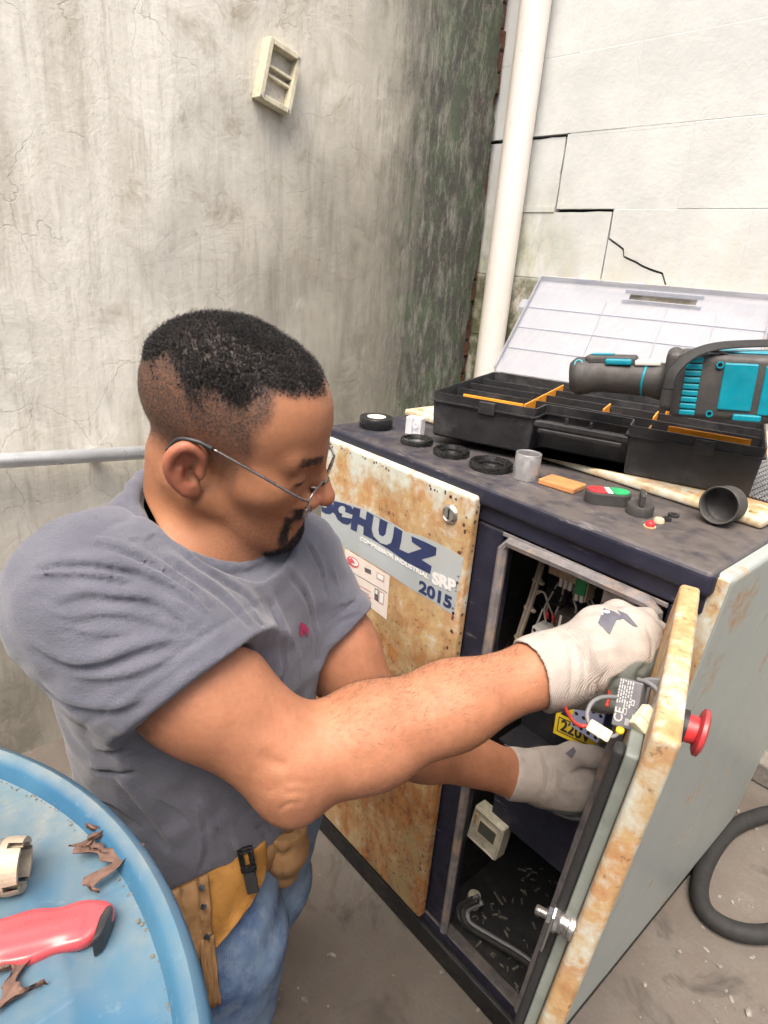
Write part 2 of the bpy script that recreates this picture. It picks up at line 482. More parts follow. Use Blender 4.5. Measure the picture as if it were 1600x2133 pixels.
# ------------------------------------------------------------------ painted block wall with a stepped crack
def block_mat():
    m = Mat('painted_block', 0.8)
    p = m.pos(); s = m.sep(); X, Z = s[0], s[2]
    n1 = m.noise(5, 8, 0.65); n2 = m.noise(26, 9, 0.72); n3 = m.noise(95, 6, 0.7)
    c = m.mix(m.rng(n1, 0.35, 0.7), (0.52, 0.54, 0.54), (0.61, 0.63, 0.625))
    c = m.mix(m.rng(n2, 0.56, 0.76, 0, 0.4), c, (0.55, 0.55, 0.51))
    # damp green by the pipe and on the bare foot courses
    left = m.rng(X, -0.98, -1.18)
    low = m.rng(Z, 1.66, 1.36)
    mo = m.math('MULTIPLY', m.math('MULTIPLY', left, low), m.rng(m.noise(10, 8, 0.7, m.mapv(p, (1, 1, 0.5), (3, 0, 1))), 0.34, 0.62))
    c = m.mix(m.math('MULTIPLY', mo, 0.85), c, m.mix(m.rng(n2, 0.4, 0.6), (0.11, 0.135, 0.035), (0.30, 0.30, 0.13)))
    run = m.math('MULTIPLY', m.rng(Z, 1.52, 1.30), m.rng(m.noise(7, 7, 0.7, m.mapv(p, (2, 1, 0.4), (1, 0, 2))), 0.42, 0.68))
    c = m.mix(m.math('MULTIPLY', run, 0.45), c, (0.50, 0.46, 0.33))
    bare = m.math('MULTIPLY', m.rng(Z, 1.315, 1.285), m.rng(n2, 0.34, 0.56))
    c = m.mix(m.math('MULTIPLY', bare, 0.85), c, m.mix(m.rng(n1, 0.4, 0.6), (0.26, 0.235, 0.18), (0.40, 0.36, 0.28)))
    bm_ = m.math('MULTIPLY', m.math('MULTIPLY', m.rng(X, -1.05, -1.2), m.rng(Z, 1.31, 1.29)), m.rng(m.noise(12, 7, 0.7), 0.38, 0.55))
    c = m.mix(m.math('MULTIPLY', bm_, 0.9), c, (0.07, 0.078, 0.035))
    sp = m.math('MULTIPLY', m.rng(m.vor(9, v=m.mapv(p, loc=(0.4, 0, 0.3))), 0.012, 0.03, 1, 0), 1.0)
    c = m.mix(m.math('MULTIPLY', sp, 0.5), c, (0.2, 0.19, 0.17))
    m.set(Base_Color=c)
    return m.bump(m.math('ADD', m.math('MULTIPLY', n1, 1.2), m.math('ADD', m.math('MULTIPLY', n2, 0.6), m.math('MULTIPLY', n3, 0.25))), 0.35, 0.006).m
M_BLOCK = block_mat()
M_BARE = plain('bare_mortar', (0.33, 0.29, 0.22), 0.95, 0, 0.3, 40, 0.5, 150)
bw = empty('block_wall', (-0.4, YB + 0.05, 0), 'white painted concrete block wall with a stepped dark crack beside the pipe', 'wall')
ZJ = [0.04 + 0.2105 * k for k in range(6)] + [1.305, 1.515, 1.727, 1.937, 2.147, 2.357, 2.567]
def jag(a, b, n, amp):
    a, b = np.array(a), np.array(b)
    d = (b - a); nrm = np.array([-d[1], d[0]]) / np.linalg.norm(d)
    return [tuple(a + d * t + nrm * random.uniform(-amp, amp)) for t in np.linspace(0, 1, n)]
GAP = 0.0009
def blockprism(poly, dy=0.0):
    Mb = Matrix(((1, 0, 0, 0), (0, 0, -1, YB + 0.12 + dy), (0, 1, 0, 0), (0, 0, 0, 1)))
    prism('concrete_block', poly, 0.12, Mb, M_BLOCK, bw, bevel=0.0009)
for ci in range(len(ZJ) - 1):
    z0, z1 = ZJ[ci], ZJ[ci + 1]
    off = -1.115 if ci % 2 == 1 else -0.915
    if ci == 7: off = -1.115       # course between 1.515 and 1.727
    if ci == 6: off = -0.910
    k0 = -2
    for k in range(-2, 6):
        a, b = off + 0.40 * k, off + 0.40 * (k + 1)
        a, b = max(a, -1.62), min(b, 1.0)
        if b - a < 0.03: continue
        x0, x1, y0, y1 = a + GAP, b - GAP, z0 + GAP, z1 - GAP
        dy = random.uniform(-0.0008, 0.0008)
        if ci == 6 and abs(a - off) < 1e-6:
            # block broken by the diagonal end of the crack
            ln = jag((x0, 1.432), (x0 + 0.055, 1.405), 3, 0.002) + jag((x0 + 0.062, 1.388), (x0 + 0.19, y0 + 0.035), 7, 0.006)
            ln += [(x0 + 0.215, y0)]
            blockprism([(x0, y1), *[(p[0] + 0.002, p[1] + 0.003) for p in ln], (x1, y0), (x1, y1)][::-1], dy)
            blockprism([(x0, y0), *[(p[0] - 0.002, p[1] - 0.002) for p in reversed(ln[:-1])][::-1][::-1]][::-1] if False else [(x0, y0), (ln[-1][0] - 0.004, y0)] + [(p[0] - 0.002, p[1] - 0.002) for p in reversed(ln[:-1])], dy + 0.003)
            continue
        crack_r = ci == 7 and abs(b - off) < 1e-6      # block left of the crack
        if ci == 8 and b > -1.3 and a < -1.1: pass
        if crack_r: x1 -= 0.007; y1 -= 0.006; dy += 0.004
        if ci == 6 and b <= off + 0.001 and b > off - 0.01: x1 -= 0.004; y1 -= 0.006; dy += 0.003
        n = 9
        pts = [(x0, y0), (x1, y0)] + [(x1 + (random.uniform(-0.002, 0.002) if crack_r else 0), y0 + (y1 - y0) * t) for t in np.linspace(0, 1, n)[1:-1]] + [(x1, y1)] + [(x1 + (x0 - x1) * t, y1 + (random.uniform(-0.002, 0.002) if (crack_r or ci == 6) else 0)) for t in np.linspace(0, 1, n)[1:-1]] + [(x0, y1)]
        blockprism(pts, dy)
# pointing in the sound joints; where the wall has cracked it has fallen out and the joint is open
bm = bmesh.new()
for ci, zj in enumerate(ZJ):
    xs = [(-1.62, 1.0)]
    if ci == 8: xs = [(-1.105, 1.0)]
    if ci == 7: xs = [(-1.62, -1.122), (-0.905, 1.0)]
    if ci == 6: xs = [(-1.10, 1.0)]
    if ci == 5: xs = [(-1.15, 1.0)]
    for a, b in xs: bm_box(bm, (a, YB + 0.0003, zj - 0.008), (b, YB + 0.1, zj + 0.008))
for ci in range(len(ZJ) - 1):
    off = -1.115 if ci % 2 == 1 else -0.915
    if ci == 7: off = -1.115
    if ci == 6: off = -0.910
    for k in range(-1, 6):
        if (ci == 7 and k == 0) or (ci == 6 and k == 0): continue
        bm_box(bm, (off + 0.4 * k - 0.008, YB + 0.0005, ZJ[ci] + 0.006), (off + 0.4 * k + 0.008, YB + 0.1, ZJ[ci + 1] - 0.006))
from_bm('pointing', bm, M_BLOCK, bw)
box('wall_core', (-1.62, YB + 0.03, 0), (1.0, YB + 0.2, 2.6), M_DARK, bw, bevel=0)
# broken ledge of bare mortar along the foot course
bm = bmesh.new()
x = -0.99
while x < -0.2:
    w_ = random.uniform(0.05, 0.16)
    bm_box(bm, (x, YB - random.uniform(0.008, 0.02), 1.288 + random.uniform(-0.008, 0.004)), (x + w_ - 0.002, YB + 0.02, 1.312 + random.uniform(-0.006, 0.006)), None, 0.003)
    x += w_
from_bm('mortar_ledge', bm, M_BARE, bw)
# exposed brick edge in the open corner
bm = bmesh.new()
z = 0.2
while z < 2.6:
    h = random.uniform(0.05, 0.075)
    bm_box(bm, (XA - 0.05, 1.10, z), (XA - 0.004 - random.uniform(0, 0.012), 1.15, z + h), None, 0.004)
    z += h + 0.006
tag(from_bm('corner_bricks', bm, plain('old_brick', (0.12, 0.055, 0.035), 0.95, 0, 0.4, 60, 0.5), None), 'dark broken brick edge in the open gap behind the white pipe', 'brickwork', kind='stuff')
# low broken concrete kerb at the foot of the wall
kb = empty('broken_kerb', (-0.02, 1.09, 0), 'broken grey concrete kerb at the foot of the wall beside the compressor', 'kerb')
M_KERB = plain('grey_concrete', (0.20, 0.185, 0.165), 0.9, 0, 0.3, 30, 0.4, 140, dirt=((0.07, 0.06, 0.05), 0.7))
for i, (a, b, zz) in enumerate(((-0.40, -0.115, 0.085), (-0.10, 0.16, 0.072), (0.175, 0.6, 0.08))):
    box('kerb_stone', (a, 1.065 + 0.012 * i, 0.0), (b, 1.15, zz), M_KERB, kb, bevel=0.008)

# ------------------------------------------------------------------ white drain pipe
m = Mat('aged_white_pvc', 0.45)
p = m.pos()
c = m.mix(m.rng(m.noise(6, 7, 0.65, m.mapv(p, (2, 2, 0.3))), 0.35, 0.7), (0.66, 0.62, 0.57), (0.76, 0.745, 0.72))
c = m.mix(m.math('MULTIPLY', m.rng(m.noise(60, 6, 0.7, m.mapv(p, (1, 1, 0.6))), 0.60, 0.72), 0.45), c, (0.36, 0.30, 0.22))
c = m.mix(m.math('MULTIPLY', m.rng(m.sep()[0], -1.285, -1.31), m.rng(m.noise(12, 6, 0.7, m.mapv(p, (1, 1, 0.2))), 0.4, 0.7)), c, (0.50, 0.38, 0.22))
m.set(Base_Color=c); m.bump(m.noise(140, 4), 0.08, 0.002)
pipe = empty('drain_pipe', (-1.262, 1.10, 0), 'white plastic drain pipe standing in the corner of the two walls', 'pipe')
lathe('pipe_tube', [(0.0, 0), (0.047, 0), (0.047, 1.2), (0.047, 2.8), (0, 2.8)], m.m, pipe, Matrix.Translation((-1.262, 1.10, 0)), 48)
lathe('pipe_socket', [(0.048, 0.0), (0.052, 0.0), (0.053, 0.055), (0.050, 0.07), (0.048, 0.07)], m.m, pipe, Matrix.Translation((-1.262, 1.10, 0.55)), 48)

# ------------------------------------------------------------------ broken frame of a wall box, hanging askew
fr = empty('broken_box_frame', onx(578, 165, XA), 'broken cream plastic box frame hanging askew on the plaster wall', 'frame')
M_FRAME = plain('yellowed_plastic', (0.60, 0.56, 0.42), 0.6, 0, 0.15, 60, 0.2, dirt=((0.30, 0.26, 0.18), 0.6))
A_, B_, C_, D_ = [onx(x, y, XA + 0.012) for x, y in ((566, 88), (627, 122), (596, 241), (529, 203))]
Mf = frame(D_, C_ - D_, None, (1, 0, 0))
wF, hF = np.linalg.norm(C_ - D_), np.linalg.norm(A_ - D_)
bar = 0.013
box('frame_side', (0, 0, -0.012), (bar, hF, 0.026), M_FRAME, fr, Mf, 0.002)
box('frame_side', (wF - bar, 0, -0.012), (wF, hF, 0.022), M_FRAME, fr, Mf, 0.002)
box('frame_end', (bar, 0, -0.012), (wF - bar, bar, 0.022), M_FRAME, fr, Mf, 0.002)
box('frame_end', (bar, hF - bar, -0.012), (wF - bar, hF, 0.026), M_FRAME, fr, Mf, 0.002)
box('cross_bar', (bar, hF * 0.42, -0.012), (wF - bar, hF * 0.42 + 0.007, 0.012), M_FRAME, fr, Mf, 0.0015)
box('cross_bar', (bar, hF * 0.56, -0.012), (wF - bar, hF * 0.56 + 0.007, 0.016), M_FRAME, fr, Mf, 0.0015)
box('back_plate', (bar, bar, -0.011), (wF - bar, hF - bar, -0.003), plain('plate_plaster', (0.55, 0.52, 0.47), 0.9, 0, 0.15, 60, 0.4), fr, Mf, 0.001)
for (a, b) in ((0.004, 0.004), (wF - 0.008, hF - 0.008), (wF - 0.01, 0.006)):
    lathe('screw', [(0, 0.026), (0.004, 0.026), (0.004, 0.030), (0, 0.031)], M_STEEL, fr, Mf @ Matrix.Translation((a, b, 0)), 10)

# ------------------------------------------------------------------ steel rail on the wall
rl = empty('steel_rail', (XA + 0.05, -0.3, 0.8), 'shiny galvanised steel tube fixed level along the plaster wall', 'rail')
P0, P1 = onx(-700, 1000, XA + 0.05), onx(312, 942, XA + 0.05)
P0 = P1 + (P0 - P1) * 1.6
tube('rail_tube', [P0, P1], 0.0175, M_GALV, rl, 24, n=2)
box('wall_bracket', (XA - 0.001, P1[1] - 0.14, P1[2] - 0.01), (XA + 0.05, P1[1] - 0.12, P1[2] + 0.01), M_GALV, rl, bevel=0.002)

# ------------------------------------------------------------------ black hose on the floor
hp = [onz(x, y, 0.022) for x, y in ((1740, 1690), (1660, 1690), (1590, 1698), (1520, 1730), (1475, 1790), (1457, 1855), (1475, 1905), (1530, 1938), (1600, 1945), (1700, 1920))]
tag(tube('rubber_hose', hp, 0.020, M_RUBBER, None, 14, n=10), 'thick black rubber hose looped on the concrete floor', 'hose')
# unseen walls added out of frame to hold back low sky light
M_BLOCKER = plain('grey_render', (0.22, 0.21, 0.19), 0.9, 0, 0.2, 6, 0.2)
tag(box('sky_blocker', (-1.5, -4.2, 0), (5.2, -4.0, 3.2), M_BLOCKER, None, bevel=0), kind='structure')
tag(box('sky_blocker', (5.0, -4.0, 0), (5.2, 1.1, 3.2), M_BLOCKER, None, bevel=0), kind='structure')

# ------------------------------------------------------------------ soft-body sculpting: smooth unions of simple volumes, skinned on a fine grid
class Sculpt:
    def __init__(s): s.ops = []
    def add(s, op, k, fn, c, r): s.ops.append((op, k, fn, None if c is None else np.asarray(c, np.float32), r)); return s
    def rc(s, a, b, ra, rb, k=0.02, op='u'):
        a, b = np.asarray(a, np.float32), np.asarray(b, np.float32)
        ba = b - a; L2 = float(ba @ ba) + 1e-12
        def fn(P):
            pa = P - a
            t = np.clip((pa @ ba) / L2, 0, 1)
            q = pa - t[:, None] * ba
            return np.sqrt((q * q).sum(1)) - (ra + (rb - ra) * t)
        return s.add(op, k, fn, (a + b) / 2, math.sqrt(L2) / 2 + max(ra, rb))
    def ell(s, c, r, R=None, k=0.02, op='u'):
        c = np.asarray(c, np.float32); r = np.asarray(r, np.float32)
        R = np.eye(3, dtype=np.float32) if R is None else np.asarray(R, np.float32)
        def fn(P):
            q = (P - c) @ R
            k0 = np.sqrt(((q / r) ** 2).sum(1)); k1 = np.sqrt(((q / (r * r)) ** 2).sum(1)) + 1e-9
            return np.where(k0 < 1e-4, -r.min(), k0 * (k0 - 1) / k1)
        return s.add(op, k, fn, c, float(r.max()))
    def chain(s, pts, rad, k=0.02, op='u'):
        rad = np.broadcast_to(rad, (len(pts),))
        for i in range(len(pts) - 1): s.rc(pts[i], pts[i + 1], float(rad[i]), float(rad[i + 1]), k, op)
        return s
    def plane(s, p, n, k=0.004):          # keep the side the normal points away from
        p = np.asarray(p, np.float32); n = np.asarray(n, np.float32); n = n / np.linalg.norm(n)
        return s.add('i', k, lambda P: (P - p) @ n, None, 0)
    def ridge(s, pts, w, amp):            # raise (amp>0) or crease (amp<0) the surface along a line
        pts = np.asarray(pts, np.float32)
        T = np.linspace(0, 1, len(pts))
        def fn(P):
            best = np.full(len(P), 1e9, np.float32); bt = np.zeros(len(P), np.float32)
            for i in range(len(pts) - 1):
                a, ba = pts[i], pts[i + 1] - pts[i]
                pa = P - a
                t = np.clip((pa @ ba) / (float(ba @ ba) + 1e-12), 0, 1)
                q = pa - t[:, None] * ba
                d = (q * q).sum(1)
                m = d < best
                best = np.where(m, d, best); bt = np.where(m, T[i] + (T[i + 1] - T[i]) * t, bt)
            return -amp * np.exp(-best / (w * w)) * np.sqrt(np.clip(4 * bt * (1 - bt), 0, 1) + 0.02)
        c = (pts.min(0) + pts.max(0)) / 2
        return s.add('d', 0, fn, c, float(np.linalg.norm(pts - c, axis=1).max()) + 2.2 * w)
    def warp(s, fn, c=None, r=0): return s.add('d', 0, fn, c, r)
    def ev(s, P, bc=None, br=None):
        P = np.asarray(P, np.float32)
        d = np.full(len(P), 0.5, np.float32)
        for op, k, fn, c, r in s.ops:
            if bc is not None and c is not None:
                if np.linalg.norm(bc - c) - r > br + k + 0.012: continue
            e = fn(P)
            if op == 'u':
                if k > 0:
                    h = np.clip(0.5 + 0.5 * (e - d) / k, 0, 1); d = e + (d - e) * h - k * h * (1 - h)
                    # note: e*(1-h)+d*h
                else: d = np.minimum(d, e)
            elif op == 's':
                e = -e
                h = np.clip(0.5 - 0.5 * (e - d) / k, 0, 1); d = e + (d - e) * h + k * h * (1 - h)
            elif op == 'i':
                h = np.clip(0.5 - 0.5 * (e - d) / k, 0, 1); d = e + (d - e) * h + k * h * (1 - h)
            else: d = d + e
        return d
    def grad(s, P, e=0.0008):
        G = np.stack([s.ev(P + np.eye(3)[i] * e) - s.ev(P - np.eye(3)[i] * e) for i in range(3)], 1)
        return G / (np.linalg.norm(G, axis=1)[:, None] + 1e-9)
    def hits(s, pts, d0=0.3, d1=1.6):     # where lines of sight first meet the surface
        D = np.stack([_dir(x, y) for x, y in pts]); n = np.linalg.norm(D, axis=1)
        t = np.full(len(D), d0); live = np.ones(len(D), bool)
        for _ in range(140):
            ix = np.nonzero(live)[0]
            if not len(ix): break
            v = s.ev(CAM_C + D[ix] * t[ix][:, None])
            done = v < 0.0003
            t[ix] = np.where(done, t[ix], t[ix] + np.maximum(0.0006, v * 0.75) / n[ix])
            live[ix[done]] = False
            live &= t < d1
        return [CAM_C + D[i] * t[i] if t[i] < d1 else None for i in range(len(D))]
    def hit(s, x, y, d0=0.3, d1=1.6): return s.hits([(x, y)], d0, d1)[0]
    def mesh(s, lo, hi, h, B=16):
        lo = np.asarray(lo, np.float32); hi = np.asarray(hi, np.float32)
        nb = np.ceil((hi - lo) / (h * B)).astype(int)
        I = np.stack(np.meshgrid(*[np.arange(n) for n in nb], indexing='ij'), -1).reshape(-1, 3)
        half = h * B / 2
        Cn = lo + (I + 0.5) * h * B
        dv = s.ev(Cn)
        act = np.abs(dv) < half * 1.75 * 1.35 + 0.006
        g = np.stack(np.meshgrid(*[np.arange(B + 1)] * 3, indexing='ij'), -1).reshape(-1, 3)
        N = int(nb.max()) * B + 4
        Q, PT = [], []
        key = lambda a: ((a[:, 0].astype(np.int64) + 1) * N + a[:, 1] + 1) * N + a[:, 2] + 1
        for b in np.nonzero(act)[0]:
            o = I[b] * B
            P = lo + (o + g) * h
            v = s.ev(P, Cn[b], half * 1.75).reshape(B + 1, B + 1, B + 1)
            sg = v < 0
            if sg.all() or not sg.any(): continue
            for ax in range(3):
                sl0 = tuple(slice(0, B) for _ in range(3))
                sl1 = tuple(slice(1, B + 1) if i == ax else slice(0, B) for i in range(3))
                dif = sg[sl0] != sg[sl1]
                ix = np.argwhere(dif)
                if not len(ix): continue
                v0, v1 = v[sl0][dif], v[sl1][dif]
                t = v0 / (v0 - v1)
                G = ix + o
                p = lo + G * h
                p[:, ax] += t * h
                u, w = (ax + 1) % 3, (ax + 2) % 3
                cells = []
                for du, dw in ((-1, -1), (0, -1), (0, 0), (-1, 0)):
                    c = G.copy(); c[:, u] += du; c[:, w] += dw; cells.append(key(c))
                q = np.stack(cells, 1)
                fl = v0 > 0
                q[fl] = q[fl][:, ::-1]
                Q.append(q); PT.append(p)
        Q = np.concatenate(Q); PT = np.concatenate(PT)
        uq, inv = np.unique(Q.ravel(), return_inverse=True)
        inv = inv.reshape(Q.shape)
        V = np.zeros((len(uq), 3)); cnt = np.zeros(len(uq))
        for k in range(4):
            np.add.at(V, inv[:, k], PT); np.add.at(cnt, inv[:, k], 1)
        V /= cnt[:, None]
        return V, inv
def mk_fast(name, V, F, mats, parent, attrs=None):
    """mesh object from arrays of quads, smooth shaded"""
    V = np.asarray(V, np.float32)
    c = (V.min(0) + V.max(0)) / 2
    me = bpy.data.meshes.new(name)
    me.vertices.add(len(V)); me.vertices.foreach_set('co', (V - c).ravel())
    n = F.shape[1]
    me.loops.add(F.size); me.loops.foreach_set('vertex_index', F.astype(np.int32).ravel())
    me.polygons.add(len(F)); me.polygons.foreach_set('loop_start', np.arange(0, F.size, n, dtype=np.int32))
    me.polygons.foreach_set('loop_total', np.full(len(F), n, np.int32))
    me.polygons.foreach_set('use_smooth', np.ones(len(F), bool))
    for m in mats: me.materials.append(m)
    for an, arr in (attrs or {}).items():
        a = me.attributes.new(an, 'FLOAT', 'POINT'); a.data.foreach_set('value', np.asarray(arr, np.float32))
    me.update(calc_edges=True); me.validate()
    o = bpy.data.objects.new(name, me)
    return _link(o, parent, c)
def ribbons(name, roots, dirs, length, width, mat, parent, curl=0.0, seg=4, rs=0, turn=None):
    """a mass of fine tapering strands as thin three-sided prisms"""
    r_ = np.random.default_rng(rs)
    n = len(roots)
    roots = np.asarray(roots, float); dirs = np.asarray(dirs, float)
    length = np.broadcast_to(length, (n,)); width = np.broadcast_to(width, (n,))
    a = r_.normal(size=(n, 3)); sv = np.cross(dirs, a); sv /= np.linalg.norm(sv, axis=1)[:, None] + 1e-9
    tv = np.cross(dirs, sv)
    ph = r_.uniform(0, 6.28, n)
    V = []
    for i in range(seg + 1):
        t = i / seg
        ang = ph + curl * t
        cr = length * 0.30 * (t if curl else 0)
        base = roots + dirs * (length * t * (1.0 if not curl else 0.62))[:, None] + sv * (np.cos(ang) * cr)[:, None] + tv * (np.sin(ang) * cr)[:, None]
        if turn is not None: base = base + turn * (length * t * t)[:, None]
        w = width * (1 - 0.75 * t)
        for j in range(3):
            b = 2.094 * j
            V.append(base + sv * (w * math.cos(b))[:, None] + tv * (w * math.sin(b))[:, None])
    V = np.stack(V, 1)                     # n, (seg+1)*3, 3
    m = (seg + 1) * 3
    F = []
    for i in range(seg):
        for j in range(3):
            F.append((i * 3 + j, i * 3 + (j + 1) % 3, (i + 1) * 3 + (j + 1) % 3, (i + 1) * 3 + j))
    F = np.array(F)
    FF = (F[None] + (np.arange(n) * m)[:, None, None]).reshape(-1, 4)
    return mk_fast(name, V.reshape(-1, 3), FF, [mat], parent)

# ------------------------------------------------------------------ the compressor
W_, D_C = 0.742, 0.80
cp = empty('compressor', (-W_ / 2, D_C / 2, 0), 'rusty industrial compressor cabinet in navy and pale grey with its door open', 'compressor')
Z0 = 0.065
PY = -0.022
LEAN = Matrix(((1, 0, 0.065, -0.065 * TOP), (0, 1, 0, 0), (0, 0, 1, 0), (0, 0, 0, 1)))     # the right side is racked inwards towards its foot
# frame
box('base_rail', (-W_ + 0.01, -0.012, 0.0), (-0.060, 0.03, 0.052), M_BLACK, cp, bevel=0.003)
box('base_rail', (-0.095, 0.032, 0.0), (-0.052, D_C, 0.055), M_BLACK, cp, bevel=0.003)
box('base_rail', (-W_ + 0.01, 0.032, 0.0), (-W_ + 0.05, D_C, 0.055), M_BLACK, cp, bevel=0.003)
box('floor_plate', (-W_, 0.0, 0.054), (-0.055, D_C, 0.066), M_BLACK, cp, bevel=0.002)
box('front_sill', (-W_, -0.004, 0.0535), (-0.060, 0.022, 0.082), M_NAVY, cp, bevel=0.003)
box('frame_post', (-W_, 0.0, 0.083), (-W_ + 0.05, 0.04, TOP - 0.062), M_NAVY, cp, bevel=0.003)
box('frame_post', (-0.352, 0.0, 0.083), (-0.300, 0.035, TOP - 0.062), M_NAVY, cp, bevel=0.004)
box('frame_post', (-0.036, 0.0, 0.083), (-0.004, 0.035, TOP - 0.062), M_NAVY, cp, LEAN, 0.004)
box('top_rail', (-W_, -0.001, TOP - 0.060), (-0.002, 0.04, TOP - 0.020), M_NAVY, cp, bevel=0.003)
box('table_top', (-W_ - 0.004, -0.010, TOP - 0.034), (0.004, 0.60, TOP), M_NAVY, cp, bevel=0.009, seg=4)
box('back_panel', (-W_, D_C - 0.02, 0.068), (-0.060, D_C, TOP - 0.035), M_NAVY, cp, bevel=0.003)
box('inner_wall', (-0.3525, 0.037, 0.067), (-0.346, D_C - 0.021, TOP - 0.035), M_BLACK, cp, bevel=0.001)
box('left_panel', (-W_ - 0.002, 0.041, 0.067), (-W_ + 0.01, D_C - 0.021, TOP - 0.035), M_GREYP, cp, bevel=0.002)
# right side panel, folded sheet with a rounded front edge
box('side_panel', (-0.012, 0.006, 0.060), (0.020, D_C + 0.01, TOP - 0.004), M_GREYP, cp, LEAN, 0.008, 4)
box('panel_edge', (-0.0125, 0.0035, 0.10), (0.0185, 0.0058, TOP - 0.008), M_RUSTE, cp, LEAN, 0.001)
# cream top cover with its mesh grille
tc = empty('top_cover', (-W_ / 2, 0.45, TOP + 0.002), parent=cp)
box('cover_sheet', (-W_ + 0.004, 0.192, TOP + 0.001), (-0.018, D_C + 0.02, TOP + 0.015), M_CREAM, tc, bevel=0.005, seg=3)
bm = bmesh.new()
for k in range(26):
    y = 0.285 + k * 0.0105
    for j in range(2):
        s = 1 if j else -1
        for q in range(11):
            x = -0.135 + q * 0.0105
            Mx = Matrix.Translation((x, y, TOP + 0.0172)) @ Matrix.Rotation(s * 0.95, 4, 'Z')
            bm_box(bm, (-0.0066, -0.0009, -0.001), (0.0066, 0.0009, 0.001 + 0.0004 * j), Mx)
tag(from_bm('mesh_grille', bm, M_ALU, tc), kind='stuff')
box('grille_well', (-0.142, 0.278, TOP + 0.0151), (-0.022, 0.565, TOP + 0.0156), M_DARK, tc, bevel=0)
for x, y in ((-W_ + 0.03, 0.215), (-0.04, 0.215)):
    lathe('screw', [(0, 0.0), (0.006, 0.0), (0.006, 0.003), (0.002, 0.005), (0, 0.005)], M_RUSTE, tc, Matrix.Translation((x, y, TOP + 0.0149)), 12)

# ------------------------------------------------------------------ rusted front panel with its decal
fp = box('front_panel', (-W_ + 0.006, PY, Z0 + 0.012), (-0.3465, -0.0015, TOP - 0.0185), M_RUSTP, cp, bevel=0.006, seg=4)
# paint chipped off the folded edges
bm = bmesh.new()
def chip(bm, cx, cy_, cz, r, M):
    n = random.randint(6, 10)
    vs = [bm.verts.new(M @ Vector((r * random.uniform(0.5, 1.15) * math.cos(2 * math.pi * k / n), r * random.uniform(0.5, 1.15) * math.sin(2 * math.pi * k / n), 0))) for k in range(n)]
    bm.faces.new(vs)
Mfp = lambda x, z, dy=0.0: Matrix(((1, 0, 0, x), (0, 0, -1, PY - dy), (0, 1, 0, z), (0, 0, 0, 1)))
Mfr = lambda y, z: Matrix(((0, 0, 1, -0.3465 + 0.0004), (1, 0, 0, y), (0, 1, 0, z), (0, 0, 0, 1)))
for k in range(60):
    z = random.uniform(0.55, TOP - 0.03) if k % 2 else random.uniform(0.1, TOP - 0.03)
    if k % 3 == 0: chip(bm, 0, 0, 0, random.uniform(0.001, 0.0045), Mfr(random.uniform(PY + 0.007, PY + 0.012), z))
    else: chip(bm, 0, 0, 0, random.uniform(0.0012, 0.005), Mfp(-0.3465 - random.uniform(0.008, 0.016), z, 0.0005))
for k in range(34):
    chip(bm, 0, 0, 0, random.uniform(0.0008, 0.0030), Mfp(random.uniform(-W_ + 0.02, -0.36), TOP - 0.0185 - random.uniform(0.007, 0.016), 0.0005))
tag(from_bm('chipped_paint', bm, plain('bare_rust', (0.10, 0.045, 0.035), 0.9, 0, 0.4, 200, 0.2), fp), kind='stuff')
def pp(X, Y, d=0.0):      # a point of the panel face
    q = ony(650 + X / 3.555, 850 + Y / 3.555, PY - d); return (max(q[0], -W_ + 0.012), q[2])
def flat(name, pts, d, mat, parent, th=0.0003):
    return prism(name, [pp(x, y) for x, y in pts], th, Mfp(0, 0, d) , mat, parent)
M_DECAL = plain('grey_blue_decal', (0.36, 0.40, 0.42), 0.4, 0, 0.10, 12, 0.05, dirt=((0.42, 0.38, 0.30), 0.35))
top_edge = [(-140, 560), (0, 620), (60, 640), (140, 672), (300, 712), (420, 760), (560, 832), (660, 892), (690, 915), (800, 945), (900, 985), (1000, 1035), (1125, 1108)]
bot_edge = [(1050, 1535), (900, 1435), (720, 1330), (560, 1222), (380, 1110), (180, 990), (60, 905), (-140, 760)]
dec = flat('decal_stripe', top_edge + bot_edge, 0.0002, M_DECAL, fp)
M_DECALT = plain('decal_tone', (0.37, 0.41, 0.43), 0.4, 0, 0.08, 12, 0.03)
def el(cx_, cy_, a, b, rot=0.5, n=18): return [(cx_ + a * math.cos(t) * math.cos(rot) - b * math.sin(t) * math.sin(rot), cy_ + a * math.cos(t) * math.sin(rot) + b * math.sin(t) * math.cos(rot)) for t in np.linspace(0, 2 * math.pi, n, endpoint=False)]
def p2(pts): return [((660 + x / 5.333 - 650) * 3.555, (1020 + y / 5.333 - 850) * 3.555) for x, y in pts]
L_ = [
    [(35, 215), (50, 160), (90, 135), (150, 122), (182, 168), (178, 250), (150, 272), (100, 265), (60, 240)],                                                                  # S
    [(184, 168), (195, 125), (300, 150), (385, 182), (406, 228), (398, 300), (394, 325), (382, 372), (345, 390), (290, 375), (235, 330), (205, 270), (180, 250)],           # C
    [(402, 225), (412, 190), (490, 212), (478, 300), (545, 335), (560, 240), (632, 281), (613, 400), (612, 545), (520, 500), (525, 410), (460, 380), (445, 468), (378, 435), (386, 370), (400, 300)],   # H
    [(634, 282), (800, 365), (955, 460), (940, 580), (920, 660), (1020, 705), (1170, 655), (1060, 580), (1055, 515), (1250, 600), (1335, 645), (1325, 730), (1165, 775), (1280, 850), (1262, 935), (1010, 810), (800, 660), (615, 548), (616, 400)],   # ground of U, L and Z
]
for i, pl in enumerate(L_): flat('letter', p2(pl), 0.0006, M_NAVYINK, dec)
